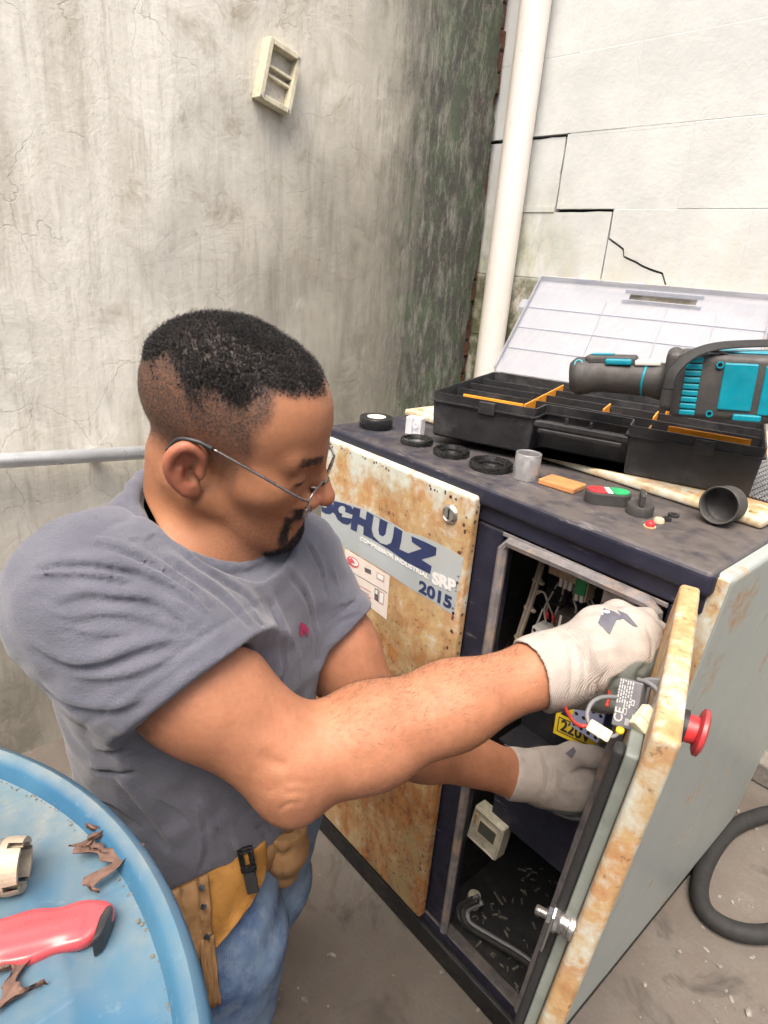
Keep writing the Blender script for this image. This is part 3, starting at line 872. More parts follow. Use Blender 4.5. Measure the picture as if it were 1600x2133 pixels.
for pl in ([(640, 288), (705, 325), (690, 450), (700, 500), (740, 520), (770, 495), (795, 365), (868, 405), (850, 530), (830, 590), (780, 612), (710, 590), (640, 520), (618, 440)],
           el(90, 182, 28, 15, 0.4), el(285, 222, 38, 42, 0.0), [(300, 240), (404, 280), (394, 320), (282, 300)]):
    flat('letter_counter', p2(pl), 0.0011 + 0.0001 * random.random(), M_DECALT, dec)
# lettering set along the stripe
def ptext(s, X0, Y0, X1, Y1, size, mat, bold, name='lettering'):
    a, b = pp(X0, Y0), pp(X1, Y1)
    d = Vector((b[0] - a[0], 0, b[1] - a[1]))
    Mt = frame((a[0], PY - 0.0011, a[1]), d.normalized(), None, (0, -1, 0))
    o = text(name, s, size, Mt, mat, dec, bold)
    V = np.array([v.co[:] for v in o.data.vertices]); dn = np.array(d.normalized())
    pr = V @ dn; k = d.length / (pr.max() - pr.min())
    V = V + np.outer((pr - pr.min()) * k - (pr - pr.min()), dn)
    o.data.vertices.foreach_set('co', V.ravel())
    return o
ptext('COMPRESSOR INDUSTRIAL', 356, 974, 864, 1264, 0.0105, M_WHITEINK, 0.0004)
ptext('SRP', 893, 1292, 1070, 1366, 0.028, M_WHITEINK, 0.0016)
ptext('2015', 792, 1352, 1034, 1488, 0.030, M_NAVYINK, 0.0012)
# paper sticker
st = flat('paper_sticker', [(246, 1040), (576, 1242), (554, 1566), (268, 1350)], 0.0004, plain('sticker_paper', (0.66, 0.60, 0.56), 0.6, 0, 0.06, 60, 0.05), fp)
M_PINK = plain('pink_print', (0.52, 0.10, 0.12), 0.6, 0, 0.1, 60, 0)
M_PRINT = plain('grey_print', (0.10, 0.09, 0.10), 0.6, 0, 0.2, 60, 0)
M_FAINT = plain('faint_print', (0.45, 0.30, 0.28), 0.6, 0, 0.2, 60, 0)
flat('print_mark', el(306, 1140, 54, 32, 0.75), 0.0008, M_PINK, st)
flat('print_mark', el(312, 1138, 42, 20, 0.75), 0.0012, M_WHITEINK, st)
flat('print_mark', [(268, 1120), (300, 1108), (326, 1150), (300, 1146), (282, 1150)], 0.0016, M_PINK, st)
flat('print_mark', [(392, 1178), (440, 1200), (440, 1232), (395, 1212)], 0.0008, M_PRINT, st)
flat('print_mark', [(482, 1212), (540, 1240), (536, 1292), (480, 1262)], 0.0008, M_FAINT, st)
flat('print_mark', [(490, 1224), (532, 1246), (530, 1278), (488, 1254)], 0.0012, M_WHITEINK, st)
flat('print_mark', [(262, 1246), (282, 1214), (300, 1246), (322, 1280), (318, 1312), (258, 1272)], 0.0008, M_PINK, st)
flat('print_mark', [(468, 1332), (496, 1345), (494, 1436), (464, 1416)], 0.0008, M_PRINT, st)
flat('print_mark', [(474, 1342), (490, 1350), (489, 1380), (472, 1370)], 0.0012, M_WHITEINK, st)
flat('print_mark', [(500, 1350), (540, 1372), (532, 1462), (496, 1440)], 0.0008, M_FAINT, st)
flat('print_mark', [(507, 1364), (533, 1379), (527, 1448), (503, 1433)], 0.0012, M_WHITEINK, st)
for k in range(4):
    y0 = 1300 + 24 * k
    flat('print_line', [(338, y0), (338 + 100 - 12 * (k % 2), y0 + 56), (338 + 100 - 12 * (k % 2), y0 + 66), (338, y0 + 10)], 0.0008, M_PINK if k > 1 else M_FAINT, st)
flat('print_line', [(258, 1188), (560, 1366), (560, 1370), (258, 1192)], 0.0008, M_PRINT, st)
for k in range(5):
    y0 = 1330 + 16 * k
    flat('print_line', [(276 + 6 * k, y0), (440, y0 + 98 - 3 * k), (440, y0 + 102 - 3 * k), (276 + 6 * k, y0 + 4)], 0.0008, M_FAINT, st)
# cylinder lock
lk = ony(939, 1070, PY)
Ml = Matrix.Translation(lk) @ Matrix.Rotation(math.pi / 2, 4, 'X')
lo_ = lathe('panel_lock', [(0, 0), (0.0155, 0), (0.0160, 0.002), (0.0135, 0.0055), (0.0115, 0.0065), (0.0112, 0.0052), (0, 0.0052)], M_STEEL, fp, Ml, 32)
box('lock_slot', (-0.0014, -0.0085, 0.0050), (0.0014, 0.0085, 0.0058), M_DARK, lo_, Ml, 0)

# ------------------------------------------------------------------ opening trim: rounded inner lip
trim = []
for x, z, in ((-0.292, 0.09), (-0.292, TOP - 0.085), (-0.283, TOP - 0.072), (-0.16, TOP - 0.070), (-0.062, TOP - 0.070), (-0.050, TOP - 0.078), (-0.047, TOP - 0.10), (-0.105, 0.09)):
    trim.append((x, -0.006, z))
bm = bmesh.new(); bm_tube(bm, trim, 0.0085, 8)
M_WORN = plain('worn_grey_edge', (0.16, 0.15, 0.155), 0.6, 0, 0.35, 40, 0.3, dirt=((0.36, 0.25, 0.17), 0.7))
from_bm('opening_lip', bm, M_WORN, cp, False)
box('lip_sheet', (-0.299, -0.003, TOP - 0.068), (-0.04, 0.0, TOP - 0.0615), M_WORN, cp, bevel=0.001)

# ------------------------------------------------------------------ inside of the opening
M_PLATE = plain('dark_back_plate', (0.014, 0.015, 0.02), 0.6, 0, 0.3, 30, 0.1, dirt=((0.05, 0.045, 0.04), 0.5))
pl = box('mounting_plate', (-0.30, 0.150, 0.42), (-0.06, 0.156, TOP - 0.05), M_PLATE, cp, bevel=0)
ap = box('lower_apron', (-0.285, 0.079, 0.348), (-0.065, 0.083, 0.52), M_NAVY, cp, bevel=0.001)
box('cavity_shelf', (-0.30, 0.084, 0.515), (-0.06, 0.15, 0.52), M_PLATE, cp, bevel=0)
YI = 0.100
def ip(X, Y, y=YI):       # zoomed detail picture of the opening: 3.2 px to a pixel
    return ony(1000 + X / 3.2, 1080 + Y / 3.2, y)
# cable loom with ties
M_LOOM = plain('dirty_white_cable', (0.34, 0.30, 0.24), 0.6, 0, 0.2, 50, 0.1)
lm = empty('cable_loom', ip(330, 560, 0.10), parent=cp)
a, b, c_ = ip(440, 215, 0.11), ip(350, 520, 0.10), ip(250, 820, 0.09)
d_ = ip(180, 1150, 0.10)
for k in range(7):
    o_ = np.array([0.0035 * math.cos(k * 2.1), 0.0035 * math.sin(k * 1.7) - 0.002, 0.002 * math.sin(k)]) * 1.2
    tube('cable', [a + o_, b + o_ * 1.1, c_ + o_, d_ + o_ * 1.3], 0.0026, M_LOOM, lm, 8)
for t in (0.32, 0.62, 0.95):
    q = (a + (b - a) * t * 2) if t < 0.5 else b + (c_ - b) * (t - 0.5) * 2
    dr = Vector(c_ - a).normalized()
    lathe('cable_tie', [(0.0078, -0.0015), (0.0088, -0.0015), (0.0088, 0.0015), (0.0078, 0.0015)], M_BEIGEPL, lm, frame(q, (1, 0, 0), None, dr), 16)
    box('tie_head', (0.008, -0.004, -0.0025), (0.015, 0.002, 0.0025), M_BEIGEPL, lm, frame(q, (1, -0.3, 0), None, dr), 0.0006)
for k, (X, Y) in enumerate(((450, 650), (490, 672))):
    tube('cable', [b + np.array([0, -0.004, 0.01 * k]), ip(420, 490, 0.10), ip(450, 560, 0.10), ip(X - 5, Y - 30, 0.11)], 0.0016, M_LOOM, lm, 6)
    tube('ferrule', [ip(X - 5, Y - 32, 0.11), ip(X, Y + 18, 0.11)], 0.0028, M_RED, lm, 8, n=1)
# terminal rows
tr = empty('terminal_row', ip(580, 340), parent=cp)
A0, A1 = ip(505, 312), ip(662, 378)
stp = (A1 - A0) / 5.0
for k in range(6):
    q = A0 + stp * k
    t_ = box('terminal', (-0.0042, -0.012, -0.012), (0.0042, 0.012, 0.012), M_BEIGEPL, tr, Matrix.Translation(q), 0.001)
    lathe('screw_hole', [(0, 0.0123), (0.0024, 0.0123), (0.0026, 0.0121)], M_DARK, t_, Matrix.Translation(q) @ Matrix.Rotation(math.pi / 2, 4, 'X') @ Matrix.Translation((0, 0.003, 0)), 12)
    if k in (2, 3, 4):
        box('wire_marker', (-0.003, -0.006, -0.030), (0.003, -0.001, -0.013), M_WHITEPL, tr, Matrix.Translation(q), 0.0006)
for k in range(2):
    q = ip(690 + 35 * k, 405 + 12 * k, YI - 0.003)
    box('earth_terminal', (-0.0046, -0.014, -0.022), (0.0046, 0.012, 0.020), M_GREEN, tr, Matrix.Translation(q), 0.001)
    box('wire_marker', (-0.003, -0.012, -0.034), (0.003, -0.007, -0.0225), M_WHITEPL, tr, Matrix.Translation(q), 0.0006)
box('end_plate', (-0.0012, -0.014, -0.030), (0.0012, 0.012, 0.026), M_BEIGEPL, tr, Matrix.Translation(ip(752, 430)), 0.0004)
# K4 contactor
def contactor(name, X, Y, w, h, mat, holes, y=YI, txt=None, rows=(0.25,), par=cp, tilt=0.0):
    q = ip(X, Y, y)
    Mq = Matrix.Translation(q) @ Matrix.Rotation(tilt, 4, 'Y')
    o = box(name, (0, -0.02, -h), (w, 0.014, 0), mat, par, Mq, 0.0015)
    for r_ in rows:
        for k in range(holes):
            x = w * (k + 0.5) / holes
            lathe('screw_hole', [(0, 0.0204), (0.0028, 0.0204), (0.0031, 0.0201)], M_DARK, o, Mq @ Matrix.Translation((x, 0, -h * r_)) @ Matrix.Rotation(math.pi / 2, 4, 'X'), 12)
    if txt:
        text('lettering', txt, 0.0085, Mq @ Matrix.Translation((w * 0.55, -0.0203, -h * 0.28)) @ Matrix.Rotation(math.pi / 2, 4, 'X'), M_BLACKINK, o, 0.0002)
    return o
contactor('contactor', 872, 442, 0.050, 0.034, M_WHITEPL, 5, YI, 'K4', (0.72,))
box('contactor_top', (0, -0.012, -0.012), (0.018, 0.012, 0), M_BLACK, cp, Matrix.Translation(ip(868, 425)), 0.001)
contactor('relay_block', 1120, 540, 0.030, 0.030, M_BEIGEPL, 2, YI, None, (0.7,))
box('relay_base', (0, -0.016, -0.022), (0.030, 0.012, 0), M_BEIGEPL, cp, Matrix.Translation(ip(1105, 630, YI)), 0.0015)
contactor('small_relay', 395, 690, 0.034, 0.040, M_WHITEPL, 3, 0.11, None, (0.15,))
box('transformer', (0, -0.014, -0.04), (0.034, 0.02, 0), plain('brown_lacquer', (0.06, 0.05, 0.04), 0.5), cp, Matrix.Translation(ip(540, 600, YI)), 0.003)
box('transformer_tag', (0, -0.0145, -0.022), (0.004, -0.0142, 0), M_WHITEPL, cp, Matrix.Translation(ip(568, 625, YI)), 0)
for k, (X, Y) in enumerate(((905, 560), (980, 590), (1050, 618))):
    contactor('contactor', X, Y, 0.020, 0.034, M_WHITEPL if k != 1 else M_BEIGEPL, 2, YI - 0.006, None, (0.2, 0.8))
contactor('timer_block', 760, 640, 0.026, 0.034, M_LOOM, 2, YI - 0.01, None, (0.2,))
contactor('fuse_block', 500, 760, 0.040, 0.030, M_WHITEPL, 3, 0.10, None, (0.25, 0.75))
contactor('fuse_block', 395, 850, 0.032, 0.030, M_BEIGEPL, 2, 0.10, None, (0.25,))
# tangle of black wires
M_WIREW = plain('white_wire', (0.42, 0.40, 0.36), 0.5, 0, 0.1)
for pts in ([(520, 430), (470, 520), (430, 600), (440, 700)], [(560, 450), (540, 540), (500, 640), (480, 700)], [(700, 480), (720, 560), (780, 640), (800, 720)], [(730, 500), (760, 580), (830, 620), (900, 640)], [(640, 430), (620, 520), (640, 620), (560, 700)], [(1000, 560), (960, 640), (900, 700)], [(1080, 600), (1060, 680), (1000, 740)], [(420, 600), (380, 700), (330, 820), (300, 950)]):
    tube('white_wire', [ip(x, y, 0.10 + 0.02 * random.random()) for x, y in pts], 0.0017, M_WIREW, cp, 6)
M_WIRE = plain('black_wire', (0.015, 0.015, 0.016), 0.45, 0, 0.2)
wr = empty('black_wires', ip(620, 520, 0.12), parent=cp)
for pts in ([(470, 460), (520, 500), (560, 530), (600, 600), (640, 640)], [(590, 420), (570, 480), (590, 560), (660, 540), (668, 500), (630, 490), (600, 540)],
            [(680, 470), (690, 540), (720, 600), (700, 640)], [(710, 500), (722, 560), (712, 620)], [(520, 500), (560, 430), (575, 400)], [(400, 590), (470, 570), (540, 580), (590, 560)],
            [(610, 420), (605, 470), (560, 540), (480, 590)], [(640, 460), (640, 520), (680, 580)]):
    tube('wire', [ip(x, y, 0.105 + 0.02 * random.random()) for x, y in pts], 0.0018, M_WIRE, wr, 6)
# lilac contactor and 220V warning plate
M_LILAC = plain('lilac_plastic', (0.36, 0.41, 0.62), 0.45, 0, 0.08, 50, 0.05)
contactor('lilac_contactor', 690, 1155, 0.050, 0.056, M_LILAC, 4, 0.062, None, (0.14, 0.5, 0.86), tilt=0.0)
M_YEL = plain('yellow_plate', (0.62, 0.46, 0.02), 0.5, 0, 0.12, 40, 0.05)
Mv = frame(ip(487, 1428, 0.074), ip(700, 1530, 0.074) - ip(487, 1428, 0.074), None, (0.05, -1, 0.25))
vp = box('warning_plate', (0, 0, -0.001), (0.088, 0.098, 0), M_YEL, cp, Mv, 0)
def vflat(pts, d, mat, nm='print_mark'): return prism(nm, pts, 0.0003, Mv @ Matrix.Translation((0, 0, d)), mat, vp)
vflat([(0.008, 0.036), (0.080, 0.036), (0.044, 0.094)], 0.0002, M_BLACKINK)
vflat([(0.018, 0.042), (0.070, 0.042), (0.044, 0.083)], 0.0006, M_YEL)
vflat([(0.046, 0.076), (0.038, 0.058), (0.044, 0.059), (0.040, 0.047), (0.052, 0.063), (0.046, 0.062), (0.051, 0.076)], 0.0010, M_BLACKINK)
vflat([(0.006, 0.006), (0.082, 0.006), (0.082, 0.031), (0.006, 0.031)], 0.0002, M_BLACKINK)
vflat([(0.008, 0.008), (0.080, 0.008), (0.080, 0.029), (0.008, 0.029)], 0.0006, M_YEL)
text('lettering', '220V', 0.026, Mv @ Matrix.Translation((0.012, 0.0105, 0.0010)), M_BLACKINK, vp, 0.0008)
# meter box hung under the apron
M_DIRTW = plain('dirty_cream_plastic', (0.40, 0.38, 0.30), 0.6, 0, 0.2, 60, 0.15, dirt=((0.14, 0.11, 0.08), 0.6))
mp = [ony(x, y, 0.055) for x, y in ((981, 1678), (1045, 1723), (1031, 1795), (972, 1740))]
Mm = frame(mp[3], mp[2] - mp[3], None, (0, -1, 0.12))
wm, hm = np.linalg.norm(mp[2] - mp[3]), np.linalg.norm(mp[0] - mp[3])
mb = box('meter_box', (0, 0, -0.03), (wm, hm, 0), M_DIRTW, cp, Mm, 0.003)
box('meter_window', (wm * 0.28, hm * 0.38, 0.0006), (wm * 0.82, hm * 0.72, 0.0012), plain('grey_window', (0.07, 0.07, 0.06), 0.4), mb, Mm, 0)
box('meter_frame', (wm * 0.24, hm * 0.34, 0), (wm * 0.86, hm * 0.78, 0.0005), M_BEIGEPL, mb, Mm, 0)
for (u0, u1, v0, v1) in ((0.03, 0.97, 0.03, 0.07), (0.03, 0.97, 0.93, 0.97), (0.03, 0.07, 0.07, 0.93), (0.93, 0.97, 0.07, 0.93)):
    box('meter_rim', (wm * u0, hm * v0, 0.0), (wm * u1, hm * v1, 0.003), M_DIRTW, mb, Mm, 0.0008)
box('meter_clip', (wm * 0.10, hm * 0.55, 0.0), (wm * 0.18, hm * 0.85, 0.004), M_RUSTE, mb, Mm, 0.001)
# pipe elbow low on the right
eb = ony(1222, 1800, 0.06)
tube('pipe_elbow', [eb + (-0.03, 0.03, -0.02), eb, eb + (0.012, -0.004, 0.03)], 0.013, M_DIRTW, cp, 14)
tube('elbow_collar', [eb + (0.008, -0.003, 0.018), eb + (0.014, -0.005, 0.034)], 0.017, M_BLACK, cp, 14, n=1)
# cables and rubbish on the floor of the cabinet
def fl_(x, y, z=0.075): return onz(x, y, z)
lc = empty('floor_cables', fl_(1040, 1960), parent=cp)
for k in range(4):
    o_ = np.array([0.006 * k, 0.010 * (k % 2), 0.004 * (k % 3)])
    tube('cable', [fl_(985, 1872, 0.12) + o_, fl_(955, 1890, 0.09) + o_, fl_(965, 1925) + o_, fl_(1020, 1960) + o_, fl_(1090, 2005) + o_, fl_(1180, 2090) + o_], 0.0055, M_GREYCABLE if k % 2 else M_RUBBER, lc, 10)
lathe('cable_plug', [(0, 0), (0.014, 0), (0.016, 0.012), (0.013, 0.03), (0, 0.032)], M_DIRTW, lc, Matrix.Translation(fl_(985, 1885, 0.075)), 16)
bm = bmesh.new()
for k in range(110):
    x, y = random.uniform(-0.29, -0.04), random.uniform(0.03, 0.3)
    s = random.uniform(0.002, 0.006)
    Mx = Matrix.Translation((x, y, 0.0675 + s * 0.4)) @ Matrix.Rotation(random.uniform(0, 6.28), 4, 'Z')
    bm_box(bm, (-s * random.uniform(0.5, 2.5), -s * 0.3, -s * 0.3), (s, s * 0.3, s * 0.3), Mx)
tag(from_bm('rubbish', bm, plain('rubbish', (0.12, 0.11, 0.09), 0.9, 0, 0.6, 300, 0.1), cp), kind='stuff')

# ------------------------------------------------------------------ open door
ZD = TOP - 0.0185
h0, h1 = onz(1438, 1218, ZD), onz(1386, 1540, ZD)
h0[2] = h1[2] = 0
da = Vector(h1 - h0); DW = da.length; da.normalize()
dn = Vector((-da.y, da.x, 0))            # towards the outside face
if dn.x < 0: dn = -dn
Md = frame(h0, da, dn, None)             # local: x along the door, y outwards, z up (or down)
if Md[2][2] < 0:
    Md = frame(h0, -da, dn, None) @ Matrix.Diagonal((-1, 1, 1, 1))
Md = Matrix(((1, 0, 0.070, -0.070 * ZD), (0, 1, 0.012, -0.012 * ZD), (0, 0, 1, 0), (0, 0, 0, 1))) @ Md
dr = empty('door', (h0[0], h0[1], 0.1), parent=cp)
box('door_shell', (0.0, -0.010, Z0 + 0.012), (DW, 0.012, ZD), M_RUSTE, dr, Md, 0.005, 4)
box('outer_sheet', (0.008, 0.0122, Z0 + 0.02), (DW - 0.008, 0.0128, ZD - 0.008), M_GREYP, dr, Md, 0)
M_INNER = plain('inner_grey_green', (0.20, 0.225, 0.205), 0.55, 0, 0.2, 25, 0.1, dirt=((0.09, 0.08, 0.07), 0.5))
box('inner_tray', (0.236, -0.0215, Z0 + 0.03), (DW - 0.012, -0.0105, ZD - 0.036), M_INNER, dr, Md, 0.002)
box('door_plate', (0.125, -0.014, ZD - 0.185), (0.234, -0.0105, ZD - 0.060), plain('slate_plate', (0.085, 0.088, 0.092), 0.5), dr, Md, 0.002)
bm = bmesh.new()
for lo, hi in (((DW - 0.030, -0.031, Z0 + 0.03), (DW - 0.0135, -0.0217, ZD - 0.037)), ):
    bm_box(bm, lo, hi, Md, 0.004, 3)
from_bm('door_seal', bm, M_RUBBER, dr)
for z in (0.30, ZD - 0.10):
    lathe('hinge', [(0, -0.03), (0.007, -0.03), (0.007, 0.03), (0, 0.03)], M_NAVY, dr, Md @ Matrix.Translation((-0.007, 0.004, z)), 14)
# quarter-turn latch
lz = None
Pl = ony(1185, 1905, h1[1] + 0.012)
loc = Md.inverted() @ Vector(Pl)
lz = loc.z
Mlt = Md @ Matrix.Translation((DW - 0.012, -0.0105, lz)) @ Matrix.Rotation(math.pi / 2, 4, 'X')   # local z points to the inside
Mlt = Mlt @ Matrix.Diagonal((1.0, 1.0, 0.62, 1))
lt = empty('latch', (Mlt @ Vector((0, 0, 0)))[:], parent=dr)
lathe('latch_barrel', [(0, 0), (0.0125, 0), (0.0125, 0.004), (0.0105, 0.005)] + [(0.0105 + 0.0009 * (k % 2), 0.007 + 0.0016 * k) for k in range(10)] + [(0.0105, 0.024), (0, 0.024)], M_STEEL, lt, Mlt, 24)
lathe('latch_nut', [(0, 0.0242), (0.0135, 0.0242), (0.0135, 0.030), (0, 0.030)], M_STEEL, lt, Mlt, 6, False)
prism('latch_cam', [(-0.009, 0.008), (0.0, 0.013), (0.009, 0.008), (0.010, -0.012), (0.006, -0.040), (0.0, -0.046), (-0.006, -0.040), (-0.010, -0.012)], 0.004, Mlt @ Matrix.Rotation(math.pi + 0.1, 4, 'Z') @ Matrix.Rotation(math.pi, 4, 'Z') @ Matrix.Translation((0, 0, 0.0305)), M_STEEL, lt, 0.001)
lathe('latch_nut', [(0, 0.035), (0.008, 0.035), (0.008, 0.041), (0, 0.041)], M_STEEL, lt, Mlt, 6, False)
lathe('latch_bolt', [(0, 0.041)] + [(0.0042 + 0.0006 * (k % 2), 0.0412 + 0.0012 * k) for k in range(14)] + [(0.004, 0.0595), (0, 0.0605)], M_STEEL, lt, Mlt, 16)
# emergency stop
Pe = atd(1428, 1525, 0.50)
le = Md.inverted() @ Vector(Pe)
Me = Md @ Matrix.Translation((DW - 0.062, 0.013, ZD - 0.026)) @ Matrix.Rotation(-math.pi / 2, 4, 'X')
es = empty('emergency_stop', (Me @ Vector((0, 0, 0)))[:], parent=dr)
lathe('button_collar', [(0, 0), (0.0150, 0), (0.0150, 0.005), (0, 0.005)], M_BLACK, es, Me, 24)
M_REDD = plain('faded_red_plastic', (0.42, 0.035, 0.04), 0.4, 0, 0.2, 60, 0.1, dirt=((0.20, 0.06, 0.06), 0.6))
lathe('button_stem', [(0, 0.0052), (0.0125, 0.0052), (0.0120, 0.0135), (0, 0.0135)], M_RED, es, Me, 24)
lathe('button_head', [(0, 0.0137), (0.017, 0.0137), (0.0205, 0.0155), (0.0205, 0.0185), (0.017, 0.0205), (0, 0.0215)], M_REDD, es, Me, 32)

# ------------------------------------------------------------------ tool organizer on the cover
ZO = TOP + 0.0155
OO = Vector((-0.556, 0.083, ZO))
ou, ov = Vector((0.9406, 0.3396, 0)), Vector((-0.3396, 0.9406, 0))
MO = frame(OO, ou, ov, None) @ Matrix.Diagonal((1.055, 1.0, 1.0, 1))
OH, OD, OW = 0.080, 0.32, 0.50
org = empty('tool_organizer', (MO @ Vector((OW / 2, OD / 2, 0)))[:], 'black plastic tool organizer with its clear lid open, on the compressor', 'tool organizer')
def offset_poly(P, d):
    n = len(P); out = []
    for i in range(n):
        a, b, c = np.array(P[i - 1]), np.array(P[i]), np.array(P[(i + 1) % n])
        n1 = np.array([-(b - a)[1], (b - a)[0]]); n1 = n1 / np.linalg.norm(n1)
        n2 = np.array([-(c - b)[1], (c - b)[0]]); n2 = n2 / np.linalg.norm(n2)
        k = (n1 + n2) / (1 + n1 @ n2)
        out.append(tuple(b + k * d))
    return out
def round_poly(P, r, seg=3):
    out = []
    n = len(P)
    for i in range(n):
        a, b, c = np.array(P[i - 1], float), np.array(P[i], float), np.array(P[(i + 1) % n], float)
        u, v = (a - b) / np.linalg.norm(a - b), (c - b) / np.linalg.norm(c - b)
        for t in np.linspace(0, 1, seg + 1):
            p0, p2 = b + u * r, b + v * r
            out.append(tuple((1 - t) ** 2 * p0 + 2 * t * (1 - t) * b + t * t * p2))
    return out
RC = 0.055
outl = [(0, 0), (0.180, 0), (0.182, RC), (0.318, RC), (0.320, 0), (OW, 0), (OW, OD), (0, OD)]
P_top = round_poly(outl, 0.008)
P_bot = offset_poly(P_top, 0.005)
def ring(bm, Ps):
    """skin a stack of outlines [(polygon, z)]"""
    rs = [[bm.verts.new((p[0], p[1], z)) for p in P] for P, z in Ps]
    n = len(rs[0])
    for A, B in zip(rs, rs[1:]):
        for k in range(n): bm.faces.new((A[k], A[(k + 1) % n], B[(k + 1) % n], B[k]))
    return rs
bm = bmesh.new()
po = lambda d: offset_poly(P_top, d)
rs = ring(bm, [(offset_poly(P_bot, 0.004), 0.0), (P_bot, 0.004), (po(0.0015), OH - 0.017), (po(-0.003), OH - 0.0165), (po(-0.003), OH - 0.014), (po(0.0005), OH - 0.0135), (po(0.0), OH), (po(0.0025), OH), (po(0.0035), OH - 0.012), (po(0.008), 0.004)])
bm.faces.new(rs[0][::-1]); bm.faces.new(rs[-1])
bmesh.ops.triangulate(bm, faces=[f for f in bm.faces if len(f.verts) > 4])
bmesh.ops.transform(bm, matrix=MO, verts=bm.verts)
M_TRAY = plain('scuffed_black_plastic', (0.020, 0.020, 0.022), 0.42, 0, 0.3, 30, 0.12, 160, dirt=((0.10, 0.10, 0.10), 0.5))
from_bm('tray', bm, M_TRAY, org)
# carrying handle across the front recess
hd = box('handle', (0.176, 0.002, OH - 0.030), (0.324, 0.014, OH - 0.018), M_TRAY, org, MO, 0.003)
box('handle_grip', (0.185, 0.003, OH - 0.040), (0.315, 0.012, OH - 0.0305), M_TRAY, hd, MO, 0.003)
for x in (0.225, 0.262):
    box('handle_peg', (x, 0.005, OH - 0.0178), (x + 0.005, 0.010, OH - 0.008), M_TRAY, hd, MO, 0.001)
for x in (0.085, 0.41):
    box('latch_seat', (x, -0.0042, OH - 0.024), (x + 0.028, 0.0005, OH - 0.002), M_BPLAST, org, MO, 0.002)
# fixed black partitions
for y in (0.105, 0.175, 0.245):
    box('partition', (0.004, y, 0.005), (OW - 0.004, y + 0.0018, OH - 0.006), M_TRAY, org, MO, 0.0005)
box('partition', (0.1825, RC + 0.010, 0.005), (0.3175, RC + 0.012, OH - 0.004), M_TRAY, org, MO, 0.0005)
# orange clip-in dividers
box('divider', (0.045, 0.028, 0.012), (0.150, 0.0305, OH - 0.001), M_ORANGE, org, MO, 0.0006)
box('divider', (0.370, 0.040, 0.012), (0.480, 0.0425, OH + 0.001), M_ORANGE, org, MO, 0.0006)
for x, y0, y1 in ((0.150, 0.034, 0.102), (0.150, 0.109, 0.172), (0.150, 0.179, 0.242), (0.150, 0.249, 0.30), (0.262, 0.109, 0.172), (0.340, 0.109, 0.172), (0.352, 0.179, 0.242), (0.345, 0.012, 0.040)):
    box('divider', (x, y0, 0.012), (x + 0.0022, y1, OH - 0.002), M_ORANGE, org, MO, 0.0005)
# clear lid leaning back
m = Mat('clear_milky_plastic', 0.22)
m.set(Base_Color=(0.58, 0.60, 0.66), IOR=1.45)
m.set(Roughness=m.rng(m.noise(20, 4, 0.6, m.mapv(m.pos(), (4, 1, 1))), 0.3, 0.7, 0.12, 0.4))
tp = m.n('BsdfTransparent', {'Color': (0.93, 0.94, 0.97)}); tl = m.n('BsdfTranslucent', {'Color': (0.58, 0.60, 0.67)})
mx1 = m.n('MixShader', {0: 0.45}); mx2 = m.n('MixShader', {0: 0.46})
out = m.nt.nodes['Material Output']
m.nt.links.new(m.b.outputs[0], mx1.inputs[1]); m.nt.links.new(tl.outputs[0], mx1.inputs[2])
m.nt.links.new(mx1.outputs[0], mx2.inputs[1]); m.nt.links.new(tp.outputs[0], mx2.inputs[2])
m.nt.links.new(mx2.outputs[0], out.inputs[0])
M_CLEAR = m.m
al = math.asin(0.190 / OD)
lv = (ov * math.cos(al) + Vector((0, 0, 1)) * math.sin(al)).normalized()
ML = frame(MO @ Vector((0, OD + 0.004, OH)), ou, lv, None)   # x along the hinge, y up the lid, z outwards
lid = empty('lid', (ML @ Vector((OW / 2, 0, 0)))[:], parent=org)
slot = (0.215, 0.355, 0.268, 0.298)
bm = bmesh.new()
for lo, hi in (((0, 0, 0), (OW, slot[2], 0.0025)), ((0, slot[3], 0), (OW, OD, 0.0025)), ((0, slot[2], 0), (slot[0], slot[3], 0.0025)), ((slot[1], slot[2], 0), (OW, slot[3], 0.0025))):
    bm_box(bm, lo, hi, ML)
from_bm('lid_sheet', bm, M_CLEAR, lid)
for x in (0.0, OW - 0.003):
    box('lid_rim', (x, 0, 0.0027), (x + 0.003, OD, 0.016), M_CLEAR, lid, ML, 0.0006)
box('lid_rim', (0.0032, OD - 0.003, 0.0027), (OW - 0.0032, OD, 0.016), M_CLEAR, lid, ML, 0.0006)
for y in (0.075, 0.145, 0.215):
    box('lid_rib', (0.004, y, 0.0027), (OW - 0.004, y + 0.002, 0.006), M_CLEAR, lid, ML, 0.0004)
for x in (0.17, 0.30, 0.40):
    box('lid_rib', (x, 0.004, 0.0027), (x + 0.002, 0.26, 0.0055), M_CLEAR, lid, ML, 0.0004)
for lo, hi in (((slot[0] - 0.012, slot[2] - 0.004, 0.0027), (slot[1] + 0.012, slot[2] - 0.001, 0.012)), ((slot[0] - 0.012, slot[3] + 0.001, 0.0027), (slot[1] + 0.012, slot[3] + 0.004, 0.012))):
    box('slot_rim', lo, hi, M_CLEAR, lid, ML, 0.0006)
box('lid_latch', (-0.018, 0.205, -0.004), (-0.002, 0.235, 0.012), M_CLEAR, lid, ML, 0.003)
box('lid_latch', (0.085, OD + 0.001, -0.003), (0.113, OD + 0.010, 0.012), M_CLEAR, lid, ML, 0.003)

